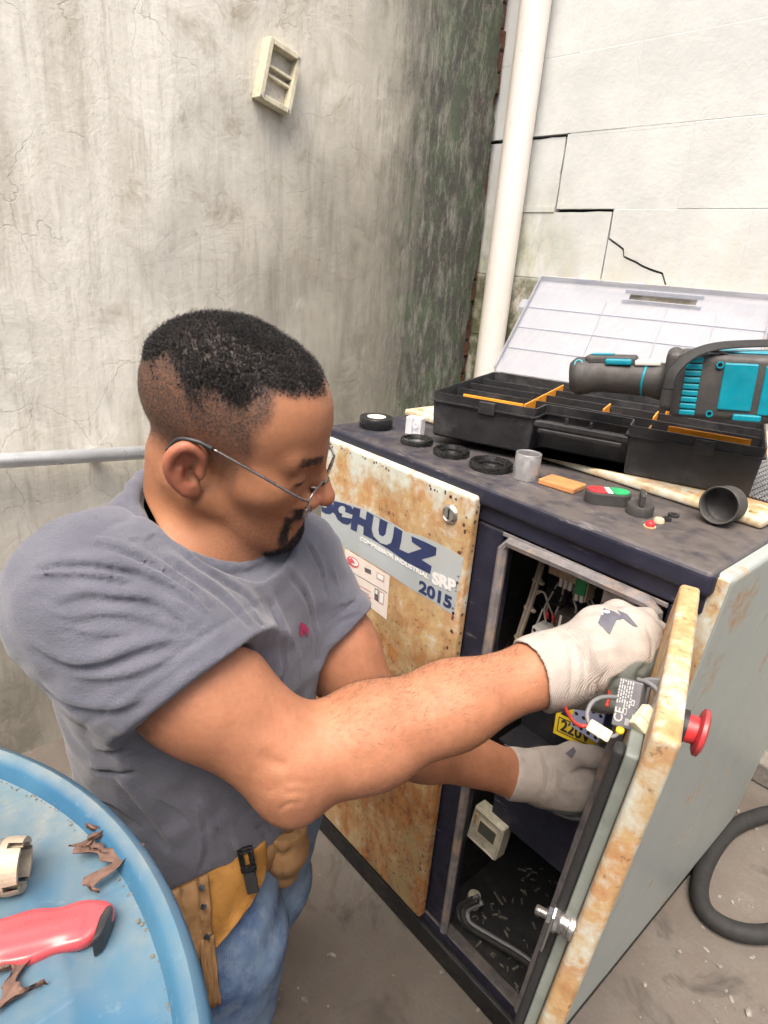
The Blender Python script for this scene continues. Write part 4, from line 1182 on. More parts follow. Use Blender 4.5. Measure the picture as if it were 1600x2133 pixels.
# ------------------------------------------------------------------ teal cordless tool lying across the tray
M_TEAL = plain('teal_plastic', (0.0, 0.22, 0.30), 0.4, 0, 0.12, 30, 0.06, dirt=((0.05, 0.12, 0.14), 0.4))
M_GRIP = plain('charcoal_rubber', (0.045, 0.043, 0.042), 0.6, 0, 0.2, 30, 0.15, 200, dirt=((0.13, 0.12, 0.11), 0.45))
tool = empty('cordless_tool', (MO @ Vector((0.38, 0.12, OH)))[:], 'teal and charcoal cordless power tool with a wrist strap lying on the organizer', 'power tool')
def on_tool(x, y, d): return atd(x, y, d)
e0, e1, e2, e3 = atd(1205, 783, 0.9922), atd(1260, 780, 0.9765), atd(1320, 787, 0.9576), atd(1400, 797, 0.9293)
bm = bmesh.new()
Pb = np.array([e0 + (e0 - e1) * 0.32, e0 + (e0 - e1) * 0.30, e0 + (e0 - e1) * 0.1, e0, e0 + (e1 - e0) * 0.35, e0 + (e1 - e0) * 0.45, e1, (e1 + e2) / 2, e2, (e2 + e3) / 2, e3])
bm_tube(bm, Pb, [0.012, 0.021, 0.0275, 0.0290, 0.0285, 0.0262, 0.0262, 0.0258, 0.0250, 0.0245, 0.030], 22)
from_bm('grip_barrel', bm, M_GRIP, tool, True)
ax = Vector(e2 - e0).normalized()
upv = Vector((0, 0, 1)) - ax * ax.z; upv.normalize()
sdv = ax.cross(upv)                       # horizontal, across the barrel
if sdv.dot(Vector(CAM_C - e1)) < 0: sdv = -sdv
MT = frame(e0, ax, sdv, None)
if MT[2][2] < 0: MT = frame(e0, ax, -sdv, None)
s_ = 1 if Vector((MT[0][1], MT[1][1], MT[2][1])).dot(Vector(CAM_C - e1)) > 0 else -1
LB = (e3 - e0); LB = float(np.linalg.norm(LB))
box('switch_housing', (0.010, -0.016, 0.018), (LB * 0.62, 0.016, 0.033), M_GRIP, tool, MT, 0.005, 3)
box('teal_inlay', (0.040, min(s_ * 0.004, s_ * 0.022), 0.020), (0.078, max(s_ * 0.004, s_ * 0.022), 0.029), M_TEAL, tool, MT, 0.003, 3)
box('top_inlay', (0.018, -0.010, 0.0332), (0.050, 0.010, 0.0350), M_TEAL, tool, MT, 0.0015)
box('label_plate', (0.082, min(s_ * 0.002, s_ * 0.019), 0.020), (0.118, max(s_ * 0.002, s_ * 0.019), 0.0275), M_WHITEPL, tool, MT, 0.002)
for x in (0.002,):
    lathe('screw_boss', [(0.0045, 0), (0.0065, 0), (0.0065, 0.003), (0.0045, 0.003)], M_TEAL, tool, MT @ Matrix.Translation((x, s_ * 0.016, 0.020)) @ Matrix.Rotation(-s_ * math.pi / 3, 4, 'X'), 16)
tube('teal_ring', [e2 + (e3 - e2) * 0.30, e2 + (e3 - e2) * 0.36], 0.0256, M_TEAL, tool, 22, n=1)
# battery end: rounded block
bx0 = atd(1392, 745, 0.8715)
Mb_ = frame(atd(1392, 870, 0.8872), atd(1600, 886, 0.8400) - atd(1392, 870, 0.8872), None, (0, 0, 1))
bl = box('battery_body', (0.0, 0.0, 0.0), (0.155, 0.085, 0.088), M_GRIP, tool, Mb_, 0.010, 4, True)
sharp(bl, 30)
box('battery_collar', (-0.014, 0.006, 0.006), (0.008, 0.080, 0.090), M_GRIP, tool, Mb_, 0.010, 4)
box('teal_plate', (0.058, -0.0022, 0.016), (0.098, 0.004, 0.078), M_TEAL, tool, Mb_, 0.002)
box('teal_plate', (0.106, -0.0022, 0.012), (0.150, 0.004, 0.076), M_TEAL, tool, Mb_, 0.002)
box('plate_groove', (0.124, -0.0030, 0.030), (0.132, -0.0020, 0.070), M_GRIP, tool, Mb_, 0.0)
box('release_tab', (0.078, -0.003, 0.003), (0.112, 0.004, 0.012), M_TEAL, tool, Mb_, 0.002)
for k in range(9):
    box('teal_rib', (0.012, -0.0035, 0.006 + k * 0.0088), (0.032, 0.004, 0.0132 + k * 0.0088), M_TEAL, tool, Mb_, 0.0015)
for x, z in ((0.053, 0.075), (0.050, 0.010), (0.152, 0.006)):
    Ms = Mb_ @ Matrix.Translation((x, -0.0005, z)) @ Matrix.Rotation(math.pi / 2, 4, 'X')
    lathe('screw_boss', [(0.0028, 0.0), (0.0046, 0.0), (0.0046, 0.0028), (0.0028, 0.0028), (0.0028, 0.0005)], M_TEAL, tool, Ms, 16)
box('top_band', (0.040, 0.020, 0.0875), (0.13, 0.06, 0.0915), M_TEAL, tool, Mb_, 0.002)
sp_ = [atd(1390, 812, 0.8400), atd(1402, 775, 0.8348), atd(1440, 740, 0.8348), atd(1490, 722, 0.8400), atd(1560, 716, 0.8453), atd(1640, 716, 0.8505), atd(1700, 730, 0.8558)]
tube('wrist_strap', sp_, 0.0075, M_RUBBER, tool, 8, n=8, flat=0.16, upv=(0.1, -0.6, 0.8))
tube('wrist_strap', [atd(1462, 728, 0.8400), atd(1510, 735, 0.8453), atd(1560, 752, 0.8505), atd(1640, 752, 0.8558)], 0.006, M_RUBBER, tool, 8, n=8, flat=0.18, upv=(0.1, -0.2, 1))

# ------------------------------------------------------------------ small things on the table top
zt = TOP + 0.0006
def at_top(x, y): return Vector(onz(x, y, zt))
def T(v): return Matrix.Translation(v)
tape = empty('tape_roll', at_top(783, 889), 'roll of black insulating tape with a white core on the table top', 'tape')
q = at_top(783, 889)
lathe('tape_winding', [(0.0185, 0), (0.032, 0), (0.0328, 0.001), (0.0328, 0.0195), (0.032, 0.0205), (0.0185, 0.0205), (0.0185, 0)], plain('black_tape', (0.012, 0.012, 0.014), 0.35, 0, 0.2, 30, 0.05), tape, T(q), 40)
lathe('tape_core', [(0.0165, 0), (0.0184, 0), (0.0184, 0.0208), (0.0165, 0.0208), (0.0165, 0)], M_WHITEPL, tape, T(q), 40)
lathe('core_paper', [(0, 0.019), (0.0164, 0.019), (0.0164, 0.0196), (0, 0.0196)], M_WHITEPL, tape, T(q), 32)
# clear plastic cap
q = at_top(865, 905)
m = Mat('clear_plastic', 0.12); m.set(Base_Color=(0.85, 0.87, 0.92), Alpha=0.55); M_CLR2 = m.m
cc = empty('clear_cap', q, 'small clear plastic block standing beside the tape roll', 'plastic cap')
Mc = frame(q, (0.9, 0.3, 0))
box('cap_wall', (-0.018, -0.010, 0), (-0.004, 0.012, 0.034), M_CLR2, cc, Mc, 0.002)
box('cap_wall', (-0.003, -0.008, 0), (0.014, 0.012, 0.034), M_CLR2, cc, Mc, 0.002)
lathe('cap_hole', [(0.003, 0), (0.006, 0), (0.006, 0.003), (0.003, 0.003)], M_CLR2, cc, Mc @ T((0.004, -0.0085, 0.021)) @ Matrix.Rotation(math.pi / 2, 4, 'X'), 16)
# three black threaded rings
M_GLOSSB = plain('glossy_black_plastic', (0.012, 0.012, 0.012), 0.25, 0, 0.2, 40, 0.05)
for (x, y, r, h, lab) in ((868, 922, 0.030, 0.009, 'shallow black plastic ring nearest the tape roll'), (940, 946, 0.032, 0.010, 'black plastic ring lying in the middle of three, under the organizer edge'), (1022, 974, 0.036, 0.011, 'widest black plastic ring, beside the grey metal sleeve')):
    q = at_top(x, y)
    rg_ = empty('lock_ring', q, lab, 'ring', 'black rings along the table edge')
    lathe('ring_body', [(r * 0.62, 0.0), (r, 0.0), (r, h * 0.55), (r * 0.94, h), (r * 0.80, h), (r * 0.74, h * 0.5), (r * 0.62, h * 0.4), (r * 0.62, 0.0)], M_GLOSSB, rg_, T(q), 40)
    lathe('ring_inner', [(0, 0.0008), (r * 0.61, 0.0008), (r * 0.61, 0.0018), (0, 0.0018)], M_STEEL if r < 0.031 else M_GLOSSB, rg_, T(q), 32)
# grey metal sleeve
q = at_top(1094, 995)
lathe('metal_sleeve', [(0.0175, 0.0), (0.0205, 0.0), (0.0205, 0.001), (0.0203, 0.040), (0.0198, 0.041), (0.0182, 0.041)] + [(0.0175 + 0.0005 * (k % 2), 0.0395 - 0.002 * k) for k in range(9)] + [(0.0175, 0.0)], M_ALU, None, T(q), 40)
tag(bpy.data.objects['metal_sleeve'], 'grey metal sleeve standing upright between a black ring and the amber block', 'sleeve')
# amber block
m = Mat('amber_plastic', 0.3); m.set(Base_Color=m.mix(m.rng(m.noise(60, 4), 0.4, 0.7), (0.72, 0.34, 0.13), (0.50, 0.25, 0.12)), Transmission_Weight=0.25)
q = at_top(1170, 1013)
o = box('amber_block', (-0.030, -0.021, 0), (0.030, 0.021, 0.0085), m.m, None, frame(q, (0.96, 0.10, 0)), 0.0015)
tag(o, 'flat translucent amber block lying on the table top', 'block')
# double push button
q = at_top(1263, 1046)
db = empty('push_button', q, 'black double push button with a red and a green cap', 'push button')
Mq = frame(q, (0.72, 0.69, 0))
def stad(a, r, n=12): return [(a + r * math.cos(t), r * math.sin(t)) for t in np.linspace(-math.pi / 2, math.pi / 2, n)] + [(-a + r * math.cos(t), r * math.sin(t)) for t in np.linspace(math.pi / 2, 3 * math.pi / 2, n)]
prism('button_base', stad(0.0165, 0.0165), 0.017, Mq, M_GRIP, db, 0.0015)
prism('red_cap', [(-0.005 if p[0] > -0.006 else p[0], p[1]) for p in stad(0.0165, 0.0135)], 0.0025, Mq @ T((0, 0, 0.0172)), M_RED, db, 0.001)
prism('green_cap', [(0.005 if p[0] < 0.006 else p[0], p[1]) for p in stad(0.0165, 0.0135)], 0.0025, Mq @ T((0, 0, 0.0172)), M_GREEN, db, 0.001)
box('lamp_bar', (-0.004, -0.013, 0.0172), (0.004, 0.013, 0.0192), M_WHITEPL, db, Mq, 0.0008)
# rotary knob
q = at_top(1331, 1069)
kn = empty('rotary_knob', q, 'black rotary switch knob with an upright handle', 'knob')
lathe('knob_base', [(0, 0), (0.0185, 0), (0.0185, 0.012), (0.0172, 0.014), (0, 0.014)], M_GRIP, kn, T(q), 32)
box('knob_handle', (-0.0035, -0.0165, 0.0142), (0.0035, 0.0165, 0.032), M_GRIP, kn, frame(q, (0.86, 0.5, 0)), 0.002)
box('pointer_line', (0.0036, -0.002, 0.018), (0.0039, 0.002, 0.031), M_WHITEINK, kn, frame(q, (0.86, 0.5, 0)), 0)
# little caps and washers
q = at_top(1353, 1098)
rc = empty('red_cap', q, 'tiny red plastic cap at the table edge', 'cap')
lathe('cap_flange', [(0, 0), (0.0080, 0), (0.0080, 0.002), (0, 0.002)], M_RUSTE, rc, T(q), 20)
lathe('cap_dome', [(0, 0.0021), (0.0062, 0.0021), (0.0055, 0.007), (0.004, 0.0085), (0, 0.009)], M_RED, rc, T(q), 20)
q = at_top(1372, 1088)
tag(lathe('beige_cap', [(0, 0), (0.0074, 0), (0.0074, 0.003), (0.006, 0.006), (0, 0.0075)], M_BEIGEPL, None, T(q), 20), 'tiny beige domed cap between the red cap and the washers', 'cap')
q = at_top(1389, 1084)
tag(lathe('hex_nut', [(0.003, 0), (0.0062, 0), (0.0062, 0.0045), (0.003, 0.0045), (0.003, 0)], M_RUBBER, None, T(q), 6, False), 'tiny dark nut beside the beige cap', 'nut')
q = at_top(1403, 1075)
tag(lathe('washer', [(0.004, 0), (0.0078, 0), (0.0078, 0.003), (0.004, 0.003), (0.004, 0)], M_RUBBER, None, T(q), 20), 'tiny dark washer farthest from the red cap', 'washer')
# threaded black cup lying on its side
Mcup = frame(at_top(1498, 1088) + Vector((0, 0.0, 0.0268)), (1, 0, 0), None, Vector((0.62, -0.78, 0.10)))
tag(lathe('threaded_cup', [(0, -0.020), (0.018, -0.020), (0.0255, -0.014), (0.0262, 0.020), (0.0252, 0.0205)] + [(0.0236 + 0.0010 * (k % 2), 0.0195 - 0.0022 * k) for k in range(12)] + [(0.021, -0.008), (0, -0.010)], M_GRIP, None, Mcup, 40), 'black threaded plastic cup lying on its side at the table corner', 'cup')

# ------------------------------------------------------------------ blue drum in the foreground
ZB = TOP + 0.30732 - 0.405
BC = Vector((-0.1006, -0.9795, 0))
BR = 0.3565
M_ = Mat('faded_blue_drum', 0.42)
p = M_.pos()
n1 = M_.noise(5, 7, 0.65); n2 = M_.noise(30, 8, 0.75)
c = M_.mix(M_.rng(n1, 0.35, 0.7), (0.026, 0.105, 0.20), (0.060, 0.165, 0.255))
upz = M_.rng(M_.sep(M_.n('NewGeometry').outputs['Normal'])[2], 0.6, 0.98)
sc_ = M_.rng(M_.noise(60, 4, 0.7, M_.mapv(p, (1, 0.12, 1), rot=(0, 0, 0.7))), 0.60, 0.66)
c = M_.mix(M_.math('MULTIPLY', sc_, 0.35), c, (0.17, 0.27, 0.35))
dd = M_.rng(M_.noise(4.2, 8, 0.7, M_.mapv(p, loc=(1, 3, 0))), 0.34, 0.58)
c = M_.mix(M_.math('MULTIPLY', M_.math('MULTIPLY', dd, upz), 0.78), c, M_.mix(M_.rng(n2, 0.4, 0.65), (0.12, 0.17, 0.185), (0.20, 0.205, 0.175)))
c = M_.mix(M_.rng(n2, 0.62, 0.72, 0, 0.5), c, (0.18, 0.25, 0.29))
M_.set(Base_Color=c, Roughness=M_.rng(n2, 0.3, 0.7, 0.3, 0.6)); M_.bump(n2, 0.12, 0.002)
M_BLUE = M_.m
dm = empty('plastic_drum', (BC.x, BC.y, 0), 'faded blue plastic drum with a dusty lid in the foreground', 'drum')
MB_ = Matrix.Translation((BC.x, BC.y, 0))
lathe('drum_body', [(0, 0.005), (BR - 0.06, 0.005), (BR - 0.045, 0.02), (BR - 0.03, 0.30), (BR - 0.02, 0.31), (BR - 0.02, 0.34), (BR - 0.03, 0.35), (BR - 0.028, 0.62), (BR - 0.018, 0.63), (BR - 0.018, 0.66), (BR - 0.028, 0.67), (BR - 0.035, 0.84), (BR - 0.03, ZB - 0.045), (BR - 0.012, ZB - 0.04)], M_BLUE, dm, MB_, 96)
lathe('drum_lid', [(BR - 0.010, ZB - 0.055), (BR, ZB - 0.05), (BR + 0.001, ZB - 0.010), (BR - 0.002, ZB - 0.003), (BR - 0.007, ZB), (BR - 0.013, ZB - 0.002), (BR - 0.017, ZB - 0.008), (BR - 0.020, ZB - 0.016), (BR - 0.024, ZB - 0.0175), (BR - 0.060, ZB - 0.0170), (BR - 0.068, ZB - 0.0135), (BR - 0.074, ZB - 0.0120), (BR - 0.15, ZB - 0.0112), (0, ZB - 0.0105)], M_BLUE, dm, MB_, 128)
# line of caked dirt in the groove of the lid
bm = bmesh.new()
M_DIRT = plain('dry_dirt', (0.13, 0.12, 0.095), 0.95, 0, 0.4, 90, 0.5, 200)
for k in range(170):
    a = math.radians(random.uniform(20, 150))
    r = BR - 0.0215 + random.gauss(0, 0.0012)
    s = random.choice((0.0004, 0.0006, 0.0008, 0.0016)) * random.uniform(0.5, 0.9)
    bmesh.ops.create_icosphere(bm, subdivisions=1, radius=1.0, matrix=Matrix.Translation((BC.x + r * math.cos(a), BC.y + r * math.sin(a), ZB - 0.0162)) @ Matrix.Diagonal((s * random.uniform(1, 2), s * random.uniform(1, 2), s * 0.7, 1)))
tag(from_bm('groove_dirt', bm, M_DIRT, dm), kind='stuff')
bm = bmesh.new()
for k in range(55):
    a = math.radians(random.uniform(20, 150)); r = random.uniform(0.05, BR - 0.05)
    s = random.uniform(0.0006, 0.0022)
    bmesh.ops.create_icosphere(bm, subdivisions=1, radius=1.0, matrix=Matrix.Translation((BC.x + r * math.cos(a), BC.y + r * math.sin(a), ZB - 0.0108 if r < BR - 0.075 else ZB - 0.0165)) @ Matrix.Diagonal((s * random.uniform(0.8, 2), s, s * 0.5, 1)))
tag(from_bm('crumbs', bm, M_DIRT, dm), kind='stuff')
# curled flakes of old paint
M_FLAKE = plain('brown_flake', (0.13, 0.075, 0.055), 0.8, 0, 0.4, 90, 0.3)
def flake(x, y, sx, sy, rot, lab, seed):
    r_ = random.Random(seed)
    q = onz(x, y, ZB - 0.0105)
    bm = bmesh.new()
    n, m_ = 26, 5
    rows = []
    for i in range(n):
        t = i / (n - 1)
        cx_ = (t - 0.5) * sx; cy_ = math.sin(t * 9 + seed) * sy * 0.35
        wv = sy * (0.55 + 0.28 * math.sin(i * 0.9 + seed) + 0.12 * r_.random()) * math.sin(math.pi * min(1, max(0.06, t)))
        rows.append([bm.verts.new((cx_ + r_.uniform(-1, 1) * 0.0012, cy_ + wv * (j / (m_ - 1) - 0.5), 0.001 + 0.0065 * abs(j / (m_ - 1) - 0.5) ** 1.3 * (1 + 0.6 * math.sin(t * 9 + j * 0.5)) + r_.uniform(0, 0.0006))) for j in range(m_)])
    for A, B in zip(rows, rows[1:]):
        for j in range(m_ - 1): bm.faces.new((A[j], A[j + 1], B[j + 1], B[j]))
    r = bmesh.ops.extrude_face_region(bm, geom=list(bm.faces))
    for v in r['geom']:
        if isinstance(v, bmesh.types.BMVert): v.co.z += 0.0008
    bmesh.ops.transform(bm, matrix=Matrix.Translation(q) @ Matrix.Rotation(rot, 4, 'Z'), verts=bm.verts)
    tag(from_bm('paint_flake', bm, M_FLAKE, None, True), lab, 'paint flake', 'paint flakes on the drum lid')
flake(222, 1795, 0.050, 0.034, -0.25, 'largest curled brown paint flake on the drum lid near its rim', 3)
flake(196, 1752, 0.026, 0.022, -0.5, 'short brown paint flake at the far end of the largest flake', 11)
flake(30, 2050, 0.034, 0.024, 0.4, 'brown paint flake beside the red knife handle', 5)
flake(125, 1640, 0.009, 0.004, 0.1, 'tiny dark paint chip in the groove at the far rim', 8)
# metal socket
M_SOCK = plain('dull_steel_socket', (0.42, 0.40, 0.38), 0.42, 0.75, 0.15, 60, 0.15)
M_SOCKE = plain('stained_socket_end', (0.42, 0.36, 0.27), 0.6, 0.3, 0.2, 60, 0.2)
qa, qb = onz(-70, 1815, ZB + 0.004), onz(52, 1800, ZB + 0.004)
axs = Vector(qb - qa); ln = axs.length; axs.normalize()
Ms = frame(qa, (0, 0, 1), None, axs)
sk = empty('pipe_socket', qa, 'short grey metal socket with a slotted end lying on the drum lid', 'socket')
r0 = 0.0175
lathe('socket_body', [(0, 0), (r0, 0), (r0, ln * 0.62), (r0 * 0.95, ln * 0.63)], M_SOCK, sk, Ms, 32)
bm = bmesh.new()
for k in range(4):
    a0 = k * math.pi / 2 + 0.12
    bm_lathe(bm, [(r0 * 0.80, ln * 0.64), (r0 * 1.04, ln * 0.64), (r0 * 1.06, ln * 0.78), (r0 * 1.0, ln), (r0 * 0.80, ln), (r0 * 0.80, ln * 0.64)], 8, Ms, a0, a0 + math.pi / 2 - 0.24)
bm_lathe(bm, [(r0 * 0.79, ln * 0.63), (r0 * 1.03, ln * 0.63), (r0 * 1.05, ln * 0.76), (r0 * 0.79, ln * 0.76)], 32, Ms)
from_bm('socket_end', bm, M_SOCKE, sk)
lathe('socket_bore', [(0, ln * 0.75), (r0 * 0.78, ln * 0.75), (r0 * 0.78, ln * 0.755)], M_DARK, sk, Ms, 24)
# red folding knife handle
M_KRED = plain('coral_red_paint', (0.60, 0.075, 0.085), 0.28, 0, 0.08, 20, 0.03)
kz = ZB - 0.004
KS = Sculpt()
for x0, y0, x1, y1, r0_, r1_ in ((-160, 1998, 60, 1950, 0.0165, 0.0150), (60, 1950, 170, 1922, 0.0150, 0.0128), (170, 1922, 208, 1908, 0.0128, 0.0090)):
    KS.rc(onz(x0, y0, kz - 0.004), onz(x1, y1, kz - 0.004), r0_, r1_, 0.01)
KS.plane((0, 0, kz + 0.0005), (0, 0, 1), 0.005); KS.plane((0, 0, kz - 0.0145), (0, 0, -1), 0.004)
KS.ridge([onz(x, y, kz + 0.0005) for x, y in ((-160, 1980), (60, 1935), (175, 1908))], 0.004, 0.0012)
KS.ridge([onz(x, y, kz + 0.0005) for x, y in ((-160, 2024), (60, 1976), (170, 1944))], 0.0022, -0.0022)
KS.ridge([onz(x, y, kz + 0.0005) for x, y in ((192, 1885), (182, 1920), (172, 1955))], 0.0016, -0.0020)
cK = onz(60, 1958, kz)
kn_ = empty('folding_knife', cK, 'red metal folding knife handle lying on the drum lid', 'knife')
kv, kf = KS.mesh(np.array([-0.60, -1.0, kz - 0.03]), np.array([0.1, -0.55, kz + 0.02]), 0.0018)
mk_fast('knife_handle', kv, kf, [M_KRED], kn_)
E2 = [onz(x, y, kz) for x, y in ((208, 1915), (222, 1893), (236, 1890), (234, 1905), (212, 1955), (190, 1972))]
prism('knife_end', [(k[0], k[1]) for k in E2][::-1], 0.015, Matrix.Translation((0, 0, kz - 0.011)), M_BPLAST, kn_, 0.002)

# ------------------------------------------------------------------ the person
nz_ = lambda v: np.asarray(v, float) / np.linalg.norm(v)
RS, RE, RW = atd(196, 1265, 0.588), atd(618, 1590, 0.645), atd(1120, 1402, 0.715)
LS, LE, LW = atd(605, 1180, 0.85), atd(795, 1520, 0.88), atd(1068, 1612, 0.965)
NB = atd(415, 1105, 0.715)
tr_ = nz_((RS - LS) * (1, 1, 0)); tf_ = np.array([-tr_[1], tr_[0], 0]); tu_ = np.array([0, 0, 1.0])   # torso: right, front, up
TR = np.stack([tr_, tf_, tu_], 1)
mid = (RS + LS) / 2
CH = np.array([mid[0] - 0.01, mid[1] - 0.002, 0.895]); BE = np.array([-0.385, -0.452, 0.73])
# head frame (columns: right, front, up) and its centre between the ears
HR = np.array([[0.64917664, 0.70435221, 0.28715442], [-0.75234228, 0.65018573, 0.10601708], [-0.11203034, -0.28486223, 0.95199932]])
HS = 0.92
HT = CAM_C + HS * (np.array([-0.40658, -0.39694, 1.11832]) - CAM_C)
def hl(x, y, z): return HT + HR @ (np.array([x, y, z]) * HS)
def head_prims(S):
    E = lambda c, r, k=0.02, op='u', R=None: S.ell(hl(*c), np.array(r) * HS, HR if R is None else HR @ R, k, op)
    C2 = lambda a, b, ra, rb, k=0.02, op='u': S.rc(hl(*a), hl(*b), ra * HS, rb * HS, k, op)
    E((0, -0.012, 0.056), (0.077, 0.101, 0.084), 0.02)
    E((0, 0.040, 0.052), (0.064, 0.060, 0.062), 0.03)
    E((0, 0.046, -0.015), (0.059, 0.052, 0.066), 0.03)
    E((0, 0.068, -0.048), (0.037, 0.036, 0.034), 0.025)
    for s in (1, -1):
        C2((s * 0.056, 0.0, -0.042), (s * 0.018, 0.078, -0.083), 0.017, 0.016, 0.025)
        E((s * 0.050, 0.056, -0.010), (0.019, 0.026, 0.017), 0.025)
        C2((s * 0.010, 0.0925, 0.029), (s * 0.045, 0.079, 0.033), 0.009, 0.008, 0.016)
    E((0, 0.087, -0.083), (0.025, 0.019, 0.019), 0.018)
    E((0, 0.036, -0.064), (0.040, 0.050, 0.022), 0.02)
    C2((0, 0.096, 0.024), (0, 0.120, -0.014), 0.0078, 0.0095, 0.010)
    E((0, 0.121, -0.0195), (0.0110, 0.0105, 0.0095), 0.008)
    for s in (1, -1):
        E((s * 0.0155, 0.1045, -0.0235), (0.0095, 0.0135, 0.0105), 0.005)
        E((s * 0.008, 0.110, -0.031), (0.004, 0.006, 0.004), 0.003, 's')
        E((s * 0.034, 0.105, 0.010), (0.020, 0.017, 0.012), 0.014, 's')
        E((s * 0.032, 0.0815, 0.009), (0.0150, 0.0140, 0.0125), 0.004)
        C2((s * 0.018, 0.0925, 0.005), (s * 0.046, 0.082, 0.004), 0.0032, 0.0028, 0.006)
    E((0, 0.099, -0.0475), (0.023, 0.0085, 0.0052), 0.006)
    E((0, 0.0965, -0.0580), (0.020, 0.0090, 0.0062), 0.006)
    E((0, 0.108, -0.0530), (0.027, 0.010, 0.0016), 0.003, 's')
    for s in (1, -1):
        an = math.radians(30)
        b = np.array([s * math.sin(an), -math.cos(an), 0]); n = np.array([s * math.cos(an), math.sin(an), 0])
        a = np.array([0, -0.20, 0.98]); a = a - n * (a @ n); a /= np.linalg.norm(a)
        b = np.cross(n, a) * s; b = b if b[1] < 0 else -b
        e0 = np.array([s * 0.0795, -0.016, -0.003])
        ep = lambda u, v, w: e0 + a * u + b * v + n * w
        Rl = np.stack([a, b, n], 1)
        E(ep(0.002, 0.003, 0.0), (0.029, 0.017, 0.006), 0.006, 'u', Rl)
        E(ep(-0.024, -0.004, 0.002), (0.0105, 0.0095, 0.0055), 0.006, 'u', Rl)
        E(ep(-0.003, -0.002, 0.0085), (0.0130, 0.0095, 0.0105), 0.003, 's', Rl)
        E(ep(0.012, 0.003, 0.0085), (0.0150, 0.0120, 0.0075), 0.003, 's', Rl)
        loop = [(-0.002, -0.008), (0.006, -0.014), (0.020, -0.013), (0.029, -0.004), (0.030, 0.006), (0.023, 0.016), (0.010, 0.0205), (-0.006, 0.0175), (-0.018, 0.009), (-0.026, 0.001)]
        lp = spline([ep(u, v, 0.003 + 0.002 * (k > 1)) for k, (u, v) in enumerate(loop)], 3)
        S.chain([hl(*p_) for p_ in lp], np.interp(np.linspace(0, 9, len(lp)), np.arange(10), [0.0030, 0.0046, 0.0052, 0.0052, 0.0052, 0.0050, 0.0048, 0.0046, 0.0046, 0.0050]) * HS, 0.0030)
        S.chain([hl(*ep(u, v, 0.0045)) for u, v in ((0.004, 0.009), (-0.006, 0.0105), (-0.015, 0.005), (-0.017, -0.003))], 0.0032, 0.004)
        E(ep(-0.004, -0.0125, 0.0045), (0.0065, 0.0040, 0.0045), 0.004, 'u', Rl)
# ---- cut of the t-shirt (its cloth follows below)
S = Sculpt()
OFF = 0.012
for sh, r0_ in ((RS, 0.066), (LS, 0.056)): S.rc(NB - tu_ * 0.014, sh + tu_ * 0.012, 0.060, r0_, 0.05)
S.ell(CH, (0.168, 0.112, 0.165), TR, 0.07)
S.ell(BE + (0, 0, 0.02), (0.158, 0.114, 0.20), TR, 0.07)
S.ell(BE + (0, 0, -0.06), (0.155, 0.118, 0.13), TR, 0.06)
S.ell(CH - tf_ * 0.05 + (0, 0, 0.03), (0.14, 0.09, 0.14), TR, 0.06)
# sleeves: hollow at the mouth and cut to length
def sleeve(chain, rad, hol, hr, p, n):
    q = Sculpt()
    q.chain(chain, rad, 0.04)
    q.rc(hol[0], hol[1], hr[0], hr[1], 0.006, 's')
    q.plane(p, n, 0.003)
    p32, n32 = np.asarray(p, np.float32), np.asarray(n, np.float32)
    q.warp(lambda P: (lambda t: (0.0022 * np.exp(-((t + 0.0245) / 0.0022) ** 2) - 0.0009 * (t > -0.0245) * (t < 0.004)).astype(np.float32))((P - p32) @ n32))
    c = (chain[0] + chain[-1]) / 2
    S.add('u', 0.045, lambda P: q.ev(P), c, float(np.linalg.norm(chain[-1] - c)) + 0.10)
A0_, B0_, M0_ = atd(502, 1350, 0.635), atd(238, 1546, 0.590), atd(372, 1440, 0.545)
nR = np.cross(A0_ - M0_, B0_ - M0_); nR = nz_(nR); nR = nR if nR @ (RE - RS) > 0 else -nR
ad = RE - RS
sleeve([RS + (NB - RS) * 0.05, RS + ad * 0.30, RS + ad * 0.60, RS + ad * 0.9], [0.074, 0.073, 0.074, 0.076], (RS + ad * 0.25, RS + ad * 1.1), (0.060, 0.076), M0_, nR)
pL = (atd(668, 1322, 0.83) + atd(756, 1292, 0.83)) / 2
lb = nz_(atd(756, 1292, 0.80) - atd(668, 1322, 0.85)); ldr = nz_(LE - LS); nL = nz_(ldr - lb * (ldr @ lb))
ldr = LE - LS
sleeve([LS, LS + ldr * 0.35, LS + ldr * 0.9], [0.060, 0.060, 0.062], (LS + ldr * 0.2, LS + ldr * 1.1), (0.048, 0.060), pL, nL)
# collar band
cb, cf = atd(314, 996, 0.715), atd(526, 1176, 0.70)
cc_ = (cb + cf) / 2; fv = (cf - cb) / 2; rv = nz_(np.cross(fv, (0, 0, 1))); rv = rv if rv @ tr_ > 0 else -rv
cn_ = nz_(np.cross(rv, fv)); cn_ = cn_ if cn_[2] > 0 else -cn_
cc_ = cc_ + cn_ * 0.008
ringp = [cc_ + fv * math.cos(a) * 1.02 + rv * 0.076 * math.sin(a) for a in np.linspace(0, 2 * math.pi, 25)]
cc32, cn32 = cc_.astype(np.float32), cn_.astype(np.float32)
def above_collar(P):
    q = P - cc32; h = q @ cn32
    return np.maximum(-h, np.sqrt(np.maximum((q * q).sum(1) - h * h, 0)) - 0.105)
S.add('s', 0.006, above_collar, cc_, 0.14)
S.rc(cc_ - cn_ * 0.03, cc_ + cn_ * 0.05, 0.062, 0.062, 0.006, 's')
S.chain(ringp, 0.0078, 0.0025)
# hem cut
S.plane((-0.38, -0.45, 0.655), (0.02, -0.02, -1.0), 0.004)
